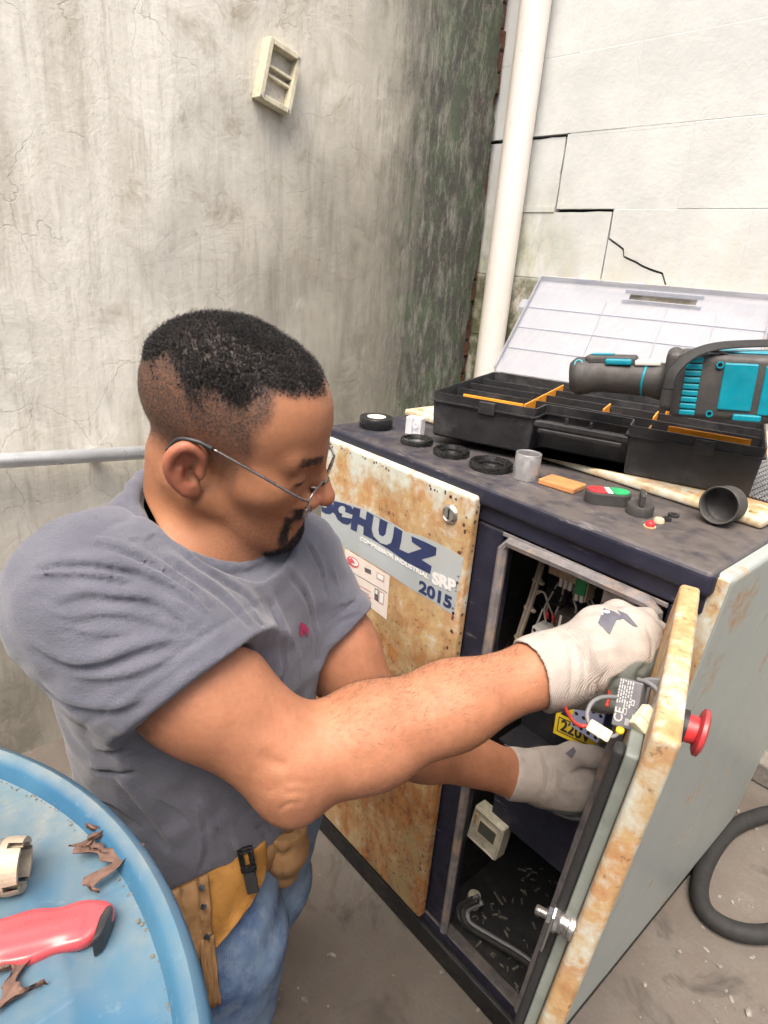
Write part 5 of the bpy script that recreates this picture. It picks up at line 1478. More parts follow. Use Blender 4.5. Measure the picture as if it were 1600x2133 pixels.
# ---- body: head, neck, trunk and both arms in one skin
B = Sculpt()
head_prims(B)
B.rc(hl(0, -0.034, -0.030), NB - tf_ * 0.012, 0.053, 0.053, 0.016)
B.rc(NB, NB - tu_ * 0.06, 0.053, 0.058, 0.03)
B.rc(hl(0.052, -0.030, -0.035), atd(500, 1205, 0.705), 0.012, 0.014, 0.02)
B.rc(hl(0, 0.036, -0.070), NB + tf_ * 0.05 + tu_ * 0.01, 0.022, 0.020, 0.03)
for sh in (RS, LS): B.rc(NB - tu_ * 0.030, sh - tu_ * 0.006, 0.046, 0.042, 0.04)
B.ell(CH, (0.132, 0.080, 0.132), TR, 0.05)
B.ell(BE, (0.120, 0.076, 0.15), TR, 0.05)
fd = nz_(RW - RE)
B.chain([RS, RS + (RE - RS) * 0.5, RE + (RS - RE) * 0.08], [0.060, 0.056, 0.050], 0.03)
elbow_tip = atd(610, 1664, 0.640)
B.chain([RE, RE + (RW - RE) * 0.28, RE + (RW - RE) * 0.62, RW], [0.0480, 0.0505, 0.0435, 0.0335], 0.025)
B.ell(elbow_tip, (0.024, 0.024, 0.022), None, 0.030)
B.rc(RW, RW + fd * 0.02, 0.033, 0.028, 0.02)
B.chain([LS, LS + (LE - LS) * 0.5, LE], [0.056, 0.052, 0.046], 0.03)
B.chain([LE, LE + (LW - LE) * 0.3, LW], [0.046, 0.046, 0.031], 0.03)
B.rc(LW, LW + nz_(LW - LE) * 0.05, 0.030, 0.028, 0.02)
SC = Sculpt(); SC.ops = list(S.ops)
def out_of_collar(P):                       # skin that would stand proud of the cloth below the neckline
    q_ = P - cc32
    return np.maximum(np.maximum(q_ @ cn32 - 0.002, np.sqrt((q_ * q_).sum(1)) - 0.17), -(SC.ev(P) + 0.004))
B.add('s', 0.003, out_of_collar, cc_, 0.17)
BB = Sculpt(); BB.ops = list(B.ops)
for s_ in (1, -1):
    B.ridge(spline([hl(s_ * 0.022, 0.097, -0.016), hl(s_ * 0.031, 0.093, -0.032), hl(s_ * 0.037, 0.083, -0.050)], 4), 0.0045, -0.0032)
    B.ridge(spline([hl(s_ * 0.052, 0.035, -0.058), hl(s_ * 0.040, 0.060, -0.076), hl(s_ * 0.022, 0.085, -0.090)], 4), 0.010, 0.0022)
for pts, w, a in (([(540, 1568), (566, 1588), (600, 1598)], 0.006, -0.0028), ([(585, 1640), (612, 1668), (650, 1660)], 0.016, 0.0020), ([(580, 1690), (600, 1672), (628, 1668)], 0.003, -0.0012), ([(590, 1655), (612, 1648), (640, 1652)], 0.003, -0.0012), ([(600, 1630), (622, 1628), (650, 1636)], 0.003, -0.0010), ([(720, 1560), (840, 1520), (980, 1470)], 0.014, 0.0012)):
    B.ridge(spline([h for h in BB.hits(pts) if h is not None], 4), w, a)
V, F = B.mesh((-0.62, -0.75, 0.55), (0.05, 0.02, 1.32), 0.0024)
# regions of the skin, in head coordinates
q = (V - HT) @ HR / HS
hx, hy, hz = q[:, 0], q[:, 1], q[:, 2]
inhead = (np.linalg.norm(q - (0, 0.0, 0.02), axis=1) < 0.20).astype(float)
sm = lambda x, a, b: np.clip((x - a) / (b - a), 0, 1) ** 2 * (3 - 2 * np.clip((x - a) / (b - a), 0, 1))
wob = 0.006 * np.sin(hx * 90) + 0.005 * np.sin(hy * 120 + hz * 70) + 0.004 * np.sin(hz * 160 + hx * 60)
ax_ = np.abs(hx)
hairline = 0.084 - 0.020 * sm(ax_, 0.015, 0.05) + 0.00 * hx          # height of the front hairline, higher in the middle
front = sm(hy + wob, 0.080 - 1.0 * np.clip(hz - 0.07, 0, 0.1) * 0.0 - 0.5 * np.clip(ax_ - 0.03, 0, 1), 0.060 - 0.5 * np.clip(ax_ - 0.03, 0, 1))
scalp = sm(hz + wob + 0.40 * (hy < 0) * np.clip(-hy - 0.02, 0, 0.06) * 0 , 0.035, 0.060)
top = inhead * sm(hz + wob - 0.024 * sm(hy, 0.0, 0.06), 0.068, 0.094) * sm(-(hy + wob), -0.098, -0.080)
line = 0.050 + 1.05 * np.clip(0.045 - (0.10 - hy), 0, 1)               # fade runs lower behind, recedes at the temples
fade = inhead * sm(hz + wob, -0.020, 0.066) * sm(-(hy + 0.5 * wob) , -0.052 - 0.0 * hz, -0.036)
nape = inhead * sm(-(hy), -0.01, 0.04) * sm(hz + wob, -0.05, 0.045)
sideburn = inhead * sm(-np.abs(hy - 0.022), -0.016, -0.006) * sm(hz, -0.035, 0.01) * sm(ax_, 0.05, 0.062)
fade = np.clip(np.maximum(np.maximum(fade, nape), sideburn * 0.6), 0, 1)
ear_m = (ax_ > 0.0805) * (np.abs(hz) < 0.045) * (np.abs(hy + 0.016) < 0.034)
fade = fade * (1 - ear_m)
beard = inhead * np.maximum.reduce([
    sm(0.040 - np.sqrt((hx * 1.05) ** 2 + ((hz + 0.092)) ** 2 * 1.5 + ((hy - 0.082) * 0.55) ** 2), 0.0, 0.010),           # goatee
    sm(0.0095 - np.abs(hz + 0.0385 + 0.10 * np.clip(ax_ - 0.012, 0, 1)), 0.0, 0.004) * sm(0.034 - ax_, 0, 0.008) * (hy > 0.07),   # moustache
    sm(0.0058 - np.abs(ax_ - 0.032), 0, 0.004) * sm(hz, -0.092, -0.075) * sm(-hz, 0.040, 0.045) * (hy > 0.06)])           # bars joining them
stub = inhead * sm(hy, 0.0, 0.05) * sm(-hz, 0.028, 0.055) * 0.5
brow = inhead * sm(0.0062 - np.abs(hz - 0.0345 - 0.12 * np.clip(ax_ - 0.03, -0.02, 0.01)), 0, 0.003) * sm(ax_, 0.010, 0.016) * sm(0.056 - ax_, 0, 0.010) * (hy > 0.06)
eyeb = np.zeros(len(V))
for s in (1, -1):
    eyeb = np.maximum(eyeb, inhead * sm(0.0152 - np.linalg.norm((q - (s * 0.032, 0.0825, 0.0065)) * (1, 1, 2.6), axis=1), 0, 0.001) * (hy > 0.088))
lips = inhead * sm(0.011 - np.abs(hz + 0.053), 0, 0.003) * sm(0.022 - ax_, 0, 0.004) * (hy > 0.094)
ruddy = inhead * np.clip(ear_m * 1.0 + sm(0.03 - np.linalg.norm(q - (0, 0.115, -0.02), axis=1), 0, 0.02) * 0.6, 0, 1)
m = Mat('warm_brown_skin', 0.55, 0, 0.35)
n1 = m.noise(28, 4, 0.6); n2 = m.noise(160, 3, 0.6); n3 = m.noise(600, 2)
c = m.mix(m.rng(n1, 0.35, 0.68), (0.33, 0.145, 0.078), (0.43, 0.195, 0.110))
c = m.mix(m.rng(m.noise(75, 4, 0.7), 0.50, 0.72, 0, 0.35), c, (0.42, 0.145, 0.085))
c = m.mix(m.rng(n2, 0.45, 0.72, 0, 0.30), c, (0.29, 0.115, 0.06))
c = m.mix(m.math('MULTIPLY', m.attr('face'), 0.45), c, (0.27, 0.120, 0.055))
c = m.mix(m.math('MULTIPLY', m.attr('ruddy'), 0.55), c, (0.36, 0.105, 0.07))
sp = m.rng(m.noise(420, 3, 0.7), 0.40, 0.62)
c = m.mix(m.math('MULTIPLY', m.attr('fade'), m.math('ADD', m.math('MULTIPLY', sp, 0.35), 0.60)), c, (0.038, 0.028, 0.025))
c = m.mix(m.math('MULTIPLY', m.attr('crown'), 0.80), c, (0.026, 0.021, 0.020))
c = m.mix(m.math('MULTIPLY', m.attr('stub'), m.math('ADD', m.math('MULTIPLY', sp, 0.6), 0.15)), c, (0.05, 0.033, 0.026))
c = m.mix(m.math('MULTIPLY', m.attr('beard'), 0.93), c, (0.016, 0.013, 0.013))
c = m.mix(m.math('MULTIPLY', m.attr('brow'), 0.45), c, (0.03, 0.02, 0.016))
c = m.mix(m.math('MULTIPLY', m.attr('lips'), 0.6), c, (0.26, 0.09, 0.075))
c = m.mix(m.attr('eye'), c, (0.05, 0.035, 0.03))
m.set(Base_Color=c, Roughness=m.rng(n2, 0.3, 0.7, 0.50, 0.68), Subsurface_Weight=0.06, Subsurface_Radius=(0.010, 0.004, 0.002), Subsurface_Scale=0.5)
m.bump(m.math('ADD', m.math('MULTIPLY', n2, 0.6), m.math('MULTIPLY', n3, 0.5)), 0.34, 0.002)
M_SKIN = m.m
facem = sm(-np.linalg.norm(V - HT, axis=1), -0.30, -0.12)
person = mk_fast('person', V, F, [M_SKIN], None, dict(fade=np.clip(np.maximum(fade, top * 1.05), 0, 1.05), beard=beard, stub=stub * (1 - beard), brow=brow, eye=eyeb, lips=lips, ruddy=ruddy, face=facem, crown=np.clip(top * 1.2, 0, 1)))
tag(person, 'person in a grey t-shirt, glasses and work gloves reaching into the open cabinet', 'person')

# ---- hair: short curls on top, cropped sides
r2 = np.random.default_rng(5)
M_HAIR = plain('black_hair', (0.012, 0.010, 0.010), 0.42, 0, 0.5, 120, 0)
tri = V[F].mean(1)
qf = (tri - HT) @ HR / HS
area = np.linalg.norm(np.cross(V[F[:, 1]] - V[F[:, 0]], V[F[:, 3]] - V[F[:, 0]]), axis=1)
nf = np.cross(V[F[:, 1]] - V[F[:, 0]], V[F[:, 3]] - V[F[:, 0]]); nf /= np.linalg.norm(nf, axis=1)[:, None] + 1e-12
if ((nf * (tri - HT)).sum(1)[inhead[F[:, 0]] > 0]).mean() < 0: nf = -nf
def scatter(w, n, rs):
    r_ = np.random.default_rng(rs)
    p = w * area; p = p / p.sum()
    ix = r_.choice(len(F), n, p=p)
    u, v = r_.random((n, 1)), r_.random((n, 1))
    a, b, c_, d = V[F[ix, 0]], V[F[ix, 1]], V[F[ix, 2]], V[F[ix, 3]]
    return (a * (1 - u) + b * u) * (1 - v) + (d * (1 - u) + c_ * u) * v, nf[ix], ix
topF = top[F[:, 0]]; fadeF = fade[F[:, 0]]; beardF = beard[F[:, 0]]; browF = brow[F[:, 0]]
patch = 0.50 + 0.50 * sm(np.sin(qf[:, 0] * 75 + 1) + np.sin(qf[:, 1] * 62 + 2) + np.sin(qf[:, 2] * 90), -0.6, 0.8)
P_, N_, ix = scatter(topF * patch, 13000, 11)
dirs = N_ + 0.55 * r2.normal(size=N_.shape); dirs /= np.linalg.norm(dirs, axis=1)[:, None]
ln_ = r2.uniform(0.005, 0.0115, len(P_)) * (0.5 + 0.5 * topF[ix])
ribbons('hair', P_, dirs, ln_, 0.00045, M_HAIR, person, curl=6.0, seg=6, rs=3)
P_, N_, ix = scatter(np.clip(fadeF - 0.35 * topF - 0.25, 0, 1) * (qf[:, 2] > -0.02), 15000, 12)
dirs = N_ * 0.5 + HR[:, 2] * -0.5 + 0.3 * r2.normal(size=N_.shape); dirs /= np.linalg.norm(dirs, axis=1)[:, None]
ribbons('cropped_hair', P_, dirs, r2.uniform(0.0010, 0.0022, len(P_)), 0.00012, M_HAIR, person, seg=1, rs=4)
P_, N_, ix = scatter(beardF ** 2, 5200, 13)
dirs = N_ * 0.6 - HR[:, 2] * 0.8 + 0.35 * r2.normal(size=N_.shape); dirs /= np.linalg.norm(dirs, axis=1)[:, None]
ribbons('beard', P_, dirs, r2.uniform(0.002, 0.0048, len(P_)), 0.00026, M_HAIR, person, seg=2, rs=5)
for es_ in (1, -1):
  P_, N_, ix = scatter(browF ** 2 * (qf[:, 0] * es_ > 0), 260, 14 + es_)
  dirs = N_ * 0.35 + 0.35 * r2.normal(size=N_.shape) + (HR[:, 0][None] * np.sign((P_ - HT) @ HR[:, 0])[:, None]) * 0.9; dirs /= np.linalg.norm(dirs, axis=1)[:, None]
  ribbons('eyebrow', P_, dirs, r2.uniform(0.004, 0.007, len(P_)), 0.00014, M_HAIR, person, seg=2, rs=6)
# fine hair on the forearms
tR = ((tri - RE) @ fd) / np.linalg.norm(RW - RE)
fa = (tR > 0.15) * (tR < 0.95) * (np.linalg.norm((tri - RE) - np.outer((tri - RE) @ fd, fd), axis=1) < 0.085) * (qf[:, 2] < -0.1)
P_, N_, ix = scatter(fa.astype(float) * (0.10 + np.clip(nf[:, 2], 0, 1) ** 2), 1900, 15)
dirs = N_ * 0.45 + fd * 0.9 + 0.4 * r2.normal(size=N_.shape); dirs /= np.linalg.norm(dirs, axis=1)[:, None]
ribbons('arm_hair', P_, dirs, r2.uniform(0.006, 0.015, len(P_)), 0.00009, M_HAIR, person, seg=3, rs=7, curl=1.5)

# ---- t-shirt
S0 = Sculpt(); S0.ops = list(S.ops)
QUEUE = []
def fold(pts, w, amp, asym=True): QUEUE.append((pts, w, amp, asym))
def lay_folds():
    allp = []
    for pts, w, amp, asym in QUEUE: allp += list(pts) + [(x + 1, y + w * 1900) for x, y in pts]
    H = S0.hits(allp); i = 0
    for pts, w, amp, asym in QUEUE:
        n = len(pts)
        A = [p for p in H[i:i + n] if p is not None]; Bc = [p for p in H[i + n:i + 2 * n] if p is not None]; i += 2 * n
        if len(A) > 1: S.ridge(spline(A, 4), w * (0.75 if asym else 1.0), amp * (1.15 if asym else 1.0))
        if asym and len(Bc) > 1: S.ridge(spline(Bc, 4), w * 0.42, -amp * 1.5)      # a crease lies under each ridge
FO = [([(70, 1178), (150, 1168), (215, 1172), (300, 1190), (370, 1225), (430, 1275)], 0.007, 0.0060),
      ([(60, 1200), (120, 1192), (200, 1195), (280, 1210)], 0.006, 0.0040),
      ([(175, 1120), (240, 1135), (320, 1170), (390, 1215), (440, 1260)], 0.006, 0.0050),
      ([(215, 1235), (290, 1240), (350, 1265), (400, 1310)], 0.007, 0.0055),
      ([(110, 1250), (180, 1232), (260, 1245)], 0.007, 0.0025),
      ([(60, 1330), (130, 1372), (210, 1372), (290, 1345), (360, 1330)], 0.009, 0.0050),
      ([(140, 1290), (220, 1275), (310, 1290), (380, 1315)], 0.006, 0.0022),
      ([(90, 1425), (160, 1462), (240, 1470), (300, 1450)], 0.009, 0.0040),
      ([(130, 1400), (210, 1412), (290, 1395), (360, 1370)], 0.007, 0.0025),
      ([(330, 1150), (400, 1190), (470, 1240), (520, 1290)], 0.007, 0.0045),
      ([(350, 1120), (430, 1180), (500, 1225), (540, 1262)], 0.006, 0.0030),
      ([(560, 1230), (585, 1300), (590, 1370), (580, 1420)], 0.010, 0.0045),
      ([(600, 1180), (640, 1240), (655, 1310), (660, 1370)], 0.008, 0.0040),
      ([(690, 1180), (705, 1225), (715, 1270)], 0.006, 0.0030),
      ([(640, 1120), (665, 1170), (680, 1230)], 0.007, 0.0030),
      ([(700, 1290), (730, 1278), (748, 1270)], 0.004, 0.0018),
      ([(695, 1262), (725, 1252), (742, 1245)], 0.004, 0.0020),
      ([(110, 1600), (190, 1590), (280, 1590)], 0.008, 0.0035),
      ([(130, 1560), (200, 1555), (260, 1545)], 0.008, 0.0030),
      ([(240, 1600), (300, 1680), (350, 1750)], 0.012, 0.0045),
      ([(420, 1660), (430, 1730), (420, 1800)], 0.010, 0.0045),
      ([(470, 1680), (480, 1740), (500, 1780)], 0.009, 0.0035),
      ([(540, 1700), (560, 1730), (570, 1750)], 0.008, 0.0030)]
FO += [([(445, 1300), (390, 1268), (320, 1248), (250, 1250)], 0.0035, 0.0022), ([(450, 1310), (400, 1290), (340, 1278), (280, 1280)], 0.003, 0.0018), ([(455, 1318), (410, 1310), (350, 1305)], 0.003, 0.0016),
       ([(430, 1262), (370, 1225), (310, 1205)], 0.0032, 0.0022), ([(330, 1108), (300, 1120), (250, 1125)], 0.003, 0.0018), ([(120, 1300), (190, 1320), (260, 1318)], 0.004, 0.0018), ([(80, 1260), (130, 1285), (180, 1288)], 0.0035, 0.0016),
       ([(500, 1225), (540, 1290), (560, 1350)], 0.004, 0.0022), ([(610, 1330), (625, 1380), (630, 1420)], 0.004, 0.0020), ([(300, 1640), (380, 1690), (450, 1760)], 0.005, 0.0022), ([(350, 1640), (420, 1700), (480, 1730)], 0.004, 0.0018), ([(170, 1650), (230, 1670), (290, 1720)], 0.005, 0.0025)]
for pts, w, a in FO: fold(pts, w, a)
# hem stitching of the sleeve and the shoulder seam
for pts in ([(480, 1330), (380, 1395), (290, 1460), (215, 1520)],): fold(pts, 0.0035, -0.0016, False)
for pts in ([(318, 1040), (280, 1070), (250, 1082), (215, 1100), (180, 1128), (172, 1150)],): fold(pts, 0.0030, -0.0028, False)
fold([(335, 1098), (400, 1158), (470, 1205), (530, 1215)], 0.003, -0.0014, False)
lay_folds()
def crumple(P):
    x, y, z = P[:, 0], P[:, 1], P[:, 2]
    return (0.0011 * np.sin(x * 61 + 3 * np.sin(z * 37)) * np.sin(y * 53 + z * 41) + 0.0007 * np.sin(x * 130 + y * 90 + 2 * np.sin(z * 80))).astype(np.float32)
S.warp(crumple)
V2, F2 = S.mesh((-0.64, -0.78, 0.60), (0.02, -0.12, 1.16), 0.0032)
m = Mat('grey_cotton', 0.92, 0, 0.2)
n1 = m.noise(14, 4, 0.6); n2 = m.noise(700, 2, 0.5)
c = m.mix(m.rng(n1, 0.35, 0.7), (0.098, 0.101, 0.130), (0.138, 0.142, 0.176))
c = m.mix(m.rng(n2, 0.35, 0.7, 0, 0.35), c, (0.070, 0.072, 0.094))
m.set(Base_Color=c, Sheen_Weight=0.25, Sheen_Roughness=0.5)
m.bump(m.math('ADD', n2, m.math('MULTIPLY', m.noise(60, 4, 0.65, m.mapv(m.pos(), (1, 1, 2))), 1.6)), 0.35, 0.003)
M_COTTON = m.m
shirt = mk_fast('t_shirt', V2, F2, [M_COTTON], person)

# ---- small embroidered emblem on the chest
S1 = Sculpt(); S1.ops = list(S.ops)
class OnSurf:
    def __init__(s, sc): s.sc = sc
    def many(s, pts, off):
        H = np.array(s.sc.hits(pts)); return H + s.sc.grad(H) * off
on_shirt = OnSurf(S1)
def patch_on(surf, name, polys, mat, parent, off):
    V_, F_ = [], []
    for pl in polys:
        c = np.mean(pl, axis=0); b = len(V_)
        V_ += list(surf.many([tuple(c)] + list(pl), off))
        n = len(pl)
        F_ += [(b, b + 1 + k, b + 1 + (k + 1) % n) for k in range(n)]
    return mk(name, V_, F_, mat, parent)
M_EMB = plain('pink_thread', (0.36, 0.03, 0.10), 0.8, 0, 0.2, 200, 0.3)
patch_on(on_shirt, 'emblem', [el(630, 1306, 9, 7, 0.2, 9), el(637, 1312, 6, 5, 1.2, 8), [(622, 1312), (630, 1314), (628, 1325), (623, 1324)], [(632, 1314), (640, 1317), (640, 1326), (634, 1322)], el(627, 1300, 4, 4, 0, 7)], M_EMB, shirt, 0.0012)

# ---- spectacles
M_RIM = plain('gunmetal', (0.20, 0.18, 0.17), 0.28, 0.9, 0.1, 50, 0)
gl = empty('eyeglasses', hl(0, 0.108, 0.0), parent=person)
m = Mat('spectacle_lens', 0.03); m.set(Base_Color=(1, 1, 1), Transmission_Weight=1.0, IOR=1.12, Alpha=0.28); M_LENS = m.m
def rim_pts(s, n=28):
    out = []
    for a in np.linspace(0, 2 * math.pi, n, endpoint=False):
        ca, sa = math.cos(a), math.sin(a)
        k = (abs(ca) ** 3.2 + abs(sa) ** 3.2) ** (-1 / 3.2)
        x = 0.034 + 0.0265 * ca * k; z = -0.006 + 0.0185 * sa * k
        out.append(hl(s * x, 0.117 - 0.10 * max(0, x - 0.02) - 0.06 * z * -1 - 0.003, z))
    return out
for s in (1, -1):
    rp = rim_pts(s)
    bm = bmesh.new(); bm_tube(bm, np.array(rp + rp[:2]), 0.0011, 6); from_bm('rim', bm, M_RIM, gl, True)
    mk('lens', rp, [list(range(len(rp)))], M_LENS, gl)
    tube('temple_arm', [hl(s * 0.0625, 0.111, 0.004), hl(s * 0.072, 0.098, 0.010), hl(s * 0.080, 0.045, 0.024), hl(s * 0.0845, 0.005, 0.033)], 0.0014, M_RIM, gl, 8)
    tube('arm_tip', [hl(s * 0.0845, 0.005, 0.033), hl(s * 0.0865, -0.012, 0.0355), hl(s * 0.086, -0.030, 0.030), hl(s * 0.084, -0.040, 0.012)], 0.0022, M_BPLAST, gl, 8)
    lathe('nose_pad', [(0, -0.001), (0.003, 0), (0, 0.001)], M_CLR2, gl, Matrix.Translation(hl(s * 0.011, 0.106, -0.006)), 10)
tube('bridge', [hl(-0.0085, 0.1155, 0.002), hl(0, 0.1175, 0.006), hl(0.0085, 0.1155, 0.002)], 0.0012, M_RIM, gl, 8)

# ---- work gloves
def glove_mat(name, knit, coat):
    m = Mat(name, 0.85, 0, 0.3)
    n1 = m.noise(30, 4, 0.6); n2 = m.noise(450, 2, 0.5)
    wv = m.n('TexWave', {'Vector': m.pos(), 'Scale': 260.0, 'Distortion': 2.0}).outputs['Fac']
    c = m.mix(m.rng(n1, 0.35, 0.7), tuple(x * 0.82 for x in knit), knit)
    c = m.mix(m.rng(m.noise(24, 4, 0.7), 0.46, 0.70, 0, 0.65), c, tuple(x * 0.6 for x in knit))
    k = m.attr('coat')
    cc = m.mix(m.rng(n1, 0.3, 0.7), tuple(x * 0.75 for x in coat), coat)
    c = m.mix(k, c, cc)
    c = m.mix(m.attr('patch'), c, (0.085, 0.085, 0.105))
    m.set(Base_Color=c, Roughness=m.mix(k, 0.9, 0.45))
    return m.bump(m.math('MULTIPLY', m.math('ADD', m.math('MULTIPLY', wv, 0.5), n2), m.math('SUBTRACT', 1.0, m.math('MULTIPLY', k, 0.85))), 0.5, 0.002).m
M_GLOVE = glove_mat('white_knit_glove', (0.47, 0.42, 0.38), (0.20, 0.225, 0.21))
def rib(axis_p, axis_d, t0, t1, amp=0.0009, freq=2 * math.pi / 0.0048):
    ap, adv = np.asarray(axis_p, np.float32), np.asarray(axis_d, np.float32)
    def fn(P):
        t = (P - ap) @ adv
        w = np.clip((t - t0) / 0.004, 0, 1) * np.clip((t1 - t) / 0.006, 0, 1)
        return (amp * np.sin(t * freq) * w).astype(np.float32)
    return fn
# right hand: back towards us, fingers closed round the wiring
G = Sculpt()
g = lambda x, y, d: atd(x, y, d)
w0 = g(1118, 1404, 0.712); w1 = g(1195, 1386, 0.738)
cd_ = nz_(w1 - w0)
G.chain([w0, w0 + (w1 - w0) * 0.5, w1], [0.0430, 0.0405, 0.0400], 0.02)
kn = [g(1312, 1300, 0.765), g(1338, 1318, 0.762), g(1342, 1350, 0.766), g(1322, 1392, 0.768)]
wr_ = [g(1195, 1345, 0.748), g(1198, 1368, 0.742), g(1200, 1392, 0.742), g(1200, 1418, 0.748)]
for a, b, r in zip(wr_, kn, (0.020, 0.0205, 0.0205, 0.019)): G.rc(a, b, 0.023, r, 0.018)
G.ell(g(1265, 1360, 0.762), (0.052, 0.036, 0.040), None, 0.03)
fing = [
    [kn[0], g(1345, 1290, 0.792), g(1338, 1312, 0.822), g(1300, 1330, 0.825)],
    [kn[1], g(1368, 1318, 0.790), g(1362, 1350, 0.820), g(1320, 1362, 0.822)],
    [kn[2], g(1366, 1362, 0.790), g(1355, 1398, 0.812), g(1310, 1402, 0.808)],
    [kn[3], g(1345, 1412, 0.782), g(1325, 1440, 0.796), g(1285, 1440, 0.790)]]
for fpts, r in zip(fing, (0.0125, 0.0130, 0.0125, 0.0115)):
    G.chain(fpts, [r * 1.35, r * 1.1, r, r * 0.92], 0.006)
G.chain([g(1205, 1345, 0.765), g(1240, 1298, 0.780), g(1285, 1278, 0.800), g(1330, 1300, 0.820)], [0.019, 0.0165, 0.0145, 0.0125], 0.016)      # thumb
G.chain([g(1215, 1440, 0.755), g(1262, 1440, 0.760), g(1300, 1415, 0.770)], [0.020, 0.021, 0.018], 0.02)                                     # heel of the palm
GB = Sculpt(); GB.ops = list(G.ops)
def gfold(S_, SB, pts, w, amp):
    P3 = [p for p in SB.hits(pts) if p is not None]
    if len(P3) > 1: S_.ridge(spline(P3, 3), w, amp)
for pts, w, a in (([(1190, 1335), (1205, 1390), (1200, 1450)], 0.004, 0.0018), ([(1215, 1330), (1225, 1390), (1212, 1455)], 0.004, 0.0015), ([(1180, 1330), (1192, 1390), (1185, 1450)], 0.003, -0.0018),
                  ([(1285, 1470), (1275, 1435), (1290, 1410)], 0.004, -0.0045), ([(1240, 1470), (1248, 1430), (1270, 1395)], 0.005, -0.0022), ([(1335, 1440), (1330, 1410), (1345, 1385)], 0.0035, -0.0045),
                  ([(1200, 1340), (1260, 1300), (1310, 1285)], 0.004, 0.0018), ([(1300, 1330), (1330, 1360), (1340, 1400)], 0.004, 0.0015), ([(1345, 1300), (1360, 1340), (1352, 1390)], 0.003, -0.0022), ([(1225, 1360), (1260, 1350), (1300, 1350)], 0.005, 0.0012)):
    gfold(G, GB, pts, w, a)
G.warp(rib(w0, cd_, 0.030, 0.062), g(1180, 1395, 0.735), 0.07)
mouth = w0 - cd_ * 0.012
G.rc(w0 - cd_ * 0.06, w0 + cd_ * 0.035, 0.0385, 0.0365, 0.003, 's')
nm = nz_(np.cross(g(1075, 1338, 0.72) - g(1100, 1400, 0.672), g(1168, 1468, 0.71) - g(1100, 1400, 0.672)))
nm = nm if nm @ cd_ < 0 else -nm
G.plane(g(1118, 1398, 0.680), nz_(nm * 0.6 - cd_ * 0.6), 0.003)
V3, F3 = G.mesh(np.minimum(w0, kn[3]) - 0.11, np.maximum(w0, kn[0]) + 0.11, 0.0019)
dn_ = CAM_R[:, 1]; fw_ = CAM_R[:, 2]; rt_ = CAM_R[:, 0]
cN = nz_(dn_ * 1.0 + fw_ * 0.12 + rt_ * 0.22)
cP = g(1262, 1392, 0.725)
cw = 0.004 * np.sin(V3[:, 1] * 160) 
coat = sm((V3 - cP) @ cN + cw + 0.35 * np.clip((V3 - g(1270, 1400, 0.75)) @ rt_, -0.05, 0.0) * -1 * -1, -0.0015, 0.0015) * sm((V3 - w1) @ cd_, 0.012, 0.018)
tips = np.zeros(len(V3))
for fpts in fing: tips = np.maximum(tips, sm(0.020 - np.linalg.norm(V3 - fpts[3], axis=1), 0, 0.003))
coat = np.maximum(coat, tips)
# printed flash on the back of the hand
def inpoly(P2, poly):
    x, y = P2[:, 0], P2[:, 1]; ins = np.zeros(len(P2), bool); n = len(poly)
    for i in range(n):
        (x0, y0), (x1, y1) = poly[i - 1], poly[i]
        c = ((y0 > y) != (y1 > y)) & (x < (x1 - x0) * (y - y0) / (y1 - y0 + 1e-12) + x0); ins ^= c
    return ins
hc = GB.hit(1275, 1300); hu = nz_(rt_ - 0.0 * dn_); hvv = dn_
loc2 = np.stack([(V3 - hc) @ hu, (V3 - hc) @ hvv, (V3 - hc) @ fw_], 1)
kpx = 0.745 / 1325.49
flash = [((x - 1275) * kpx, (y - 1300) * kpx) for x, y in ((1258, 1268), (1282, 1274), (1300, 1284), (1328, 1306), (1322, 1306), (1296, 1292), (1284, 1290), (1270, 1322), (1246, 1298))]
patch = inpoly(loc2[:, :2], flash) * (np.abs(loc2[:, 2]) < 0.03) * 1.0
# straight-edged print needs straight edges: lay it as a thin skin on the knit instead of tinting the coarse skin
rg = mk_fast('glove', V3, F3, [M_GLOVE], person, dict(coat=coat, patch=patch * 0))
on_glove = OnSurf(G)
M_FLASH = plain('grey_print_on_glove', (0.10, 0.10, 0.125), 0.7, 0, 0.15, 90, 0.2)
def grid_patch(surf, name, poly, n, mat, parent, off):
    """polygon laid on a curved surface, cut into small cells"""
    b2 = bmesh.new()
    f = b2.faces.new([b2.verts.new((x, y, 0)) for x, y in poly])
    bmesh.ops.triangulate(b2, faces=[f])
    for _ in range(n): bmesh.ops.subdivide_edges(b2, edges=list(b2.edges), cuts=1, use_grid_fill=True)
    bmesh.ops.triangulate(b2, faces=b2.faces)
    V_ = surf.many([(v.co.x, v.co.y) for v in b2.verts], off)
    b2.verts.index_update()
    F_ = [[v.index for v in f.verts] for f in b2.faces]; b2.free()
    return mk(name, V_, F_, mat, parent, True)
grid_patch(on_glove, 'printed_flash', [(1258, 1268), (1282, 1276), (1300, 1288), (1284, 1292), (1270, 1322), (1246, 1298)], 2, M_FLASH, rg, 0.0009)
grid_patch(on_glove, 'printed_flash', [(1286, 1272), (1306, 1280), (1328, 1306), (1318, 1304), (1300, 1290)], 2, M_FLASH, rg, 0.0009)
patch_on(on_glove, 'print_mark', [el(1264, 1276, 7, 3.2, 0.2, 10), [(1252, 1276), (1256, 1273), (1257, 1281), (1254, 1283)]], M_WHITEINK, rg, 0.0014)
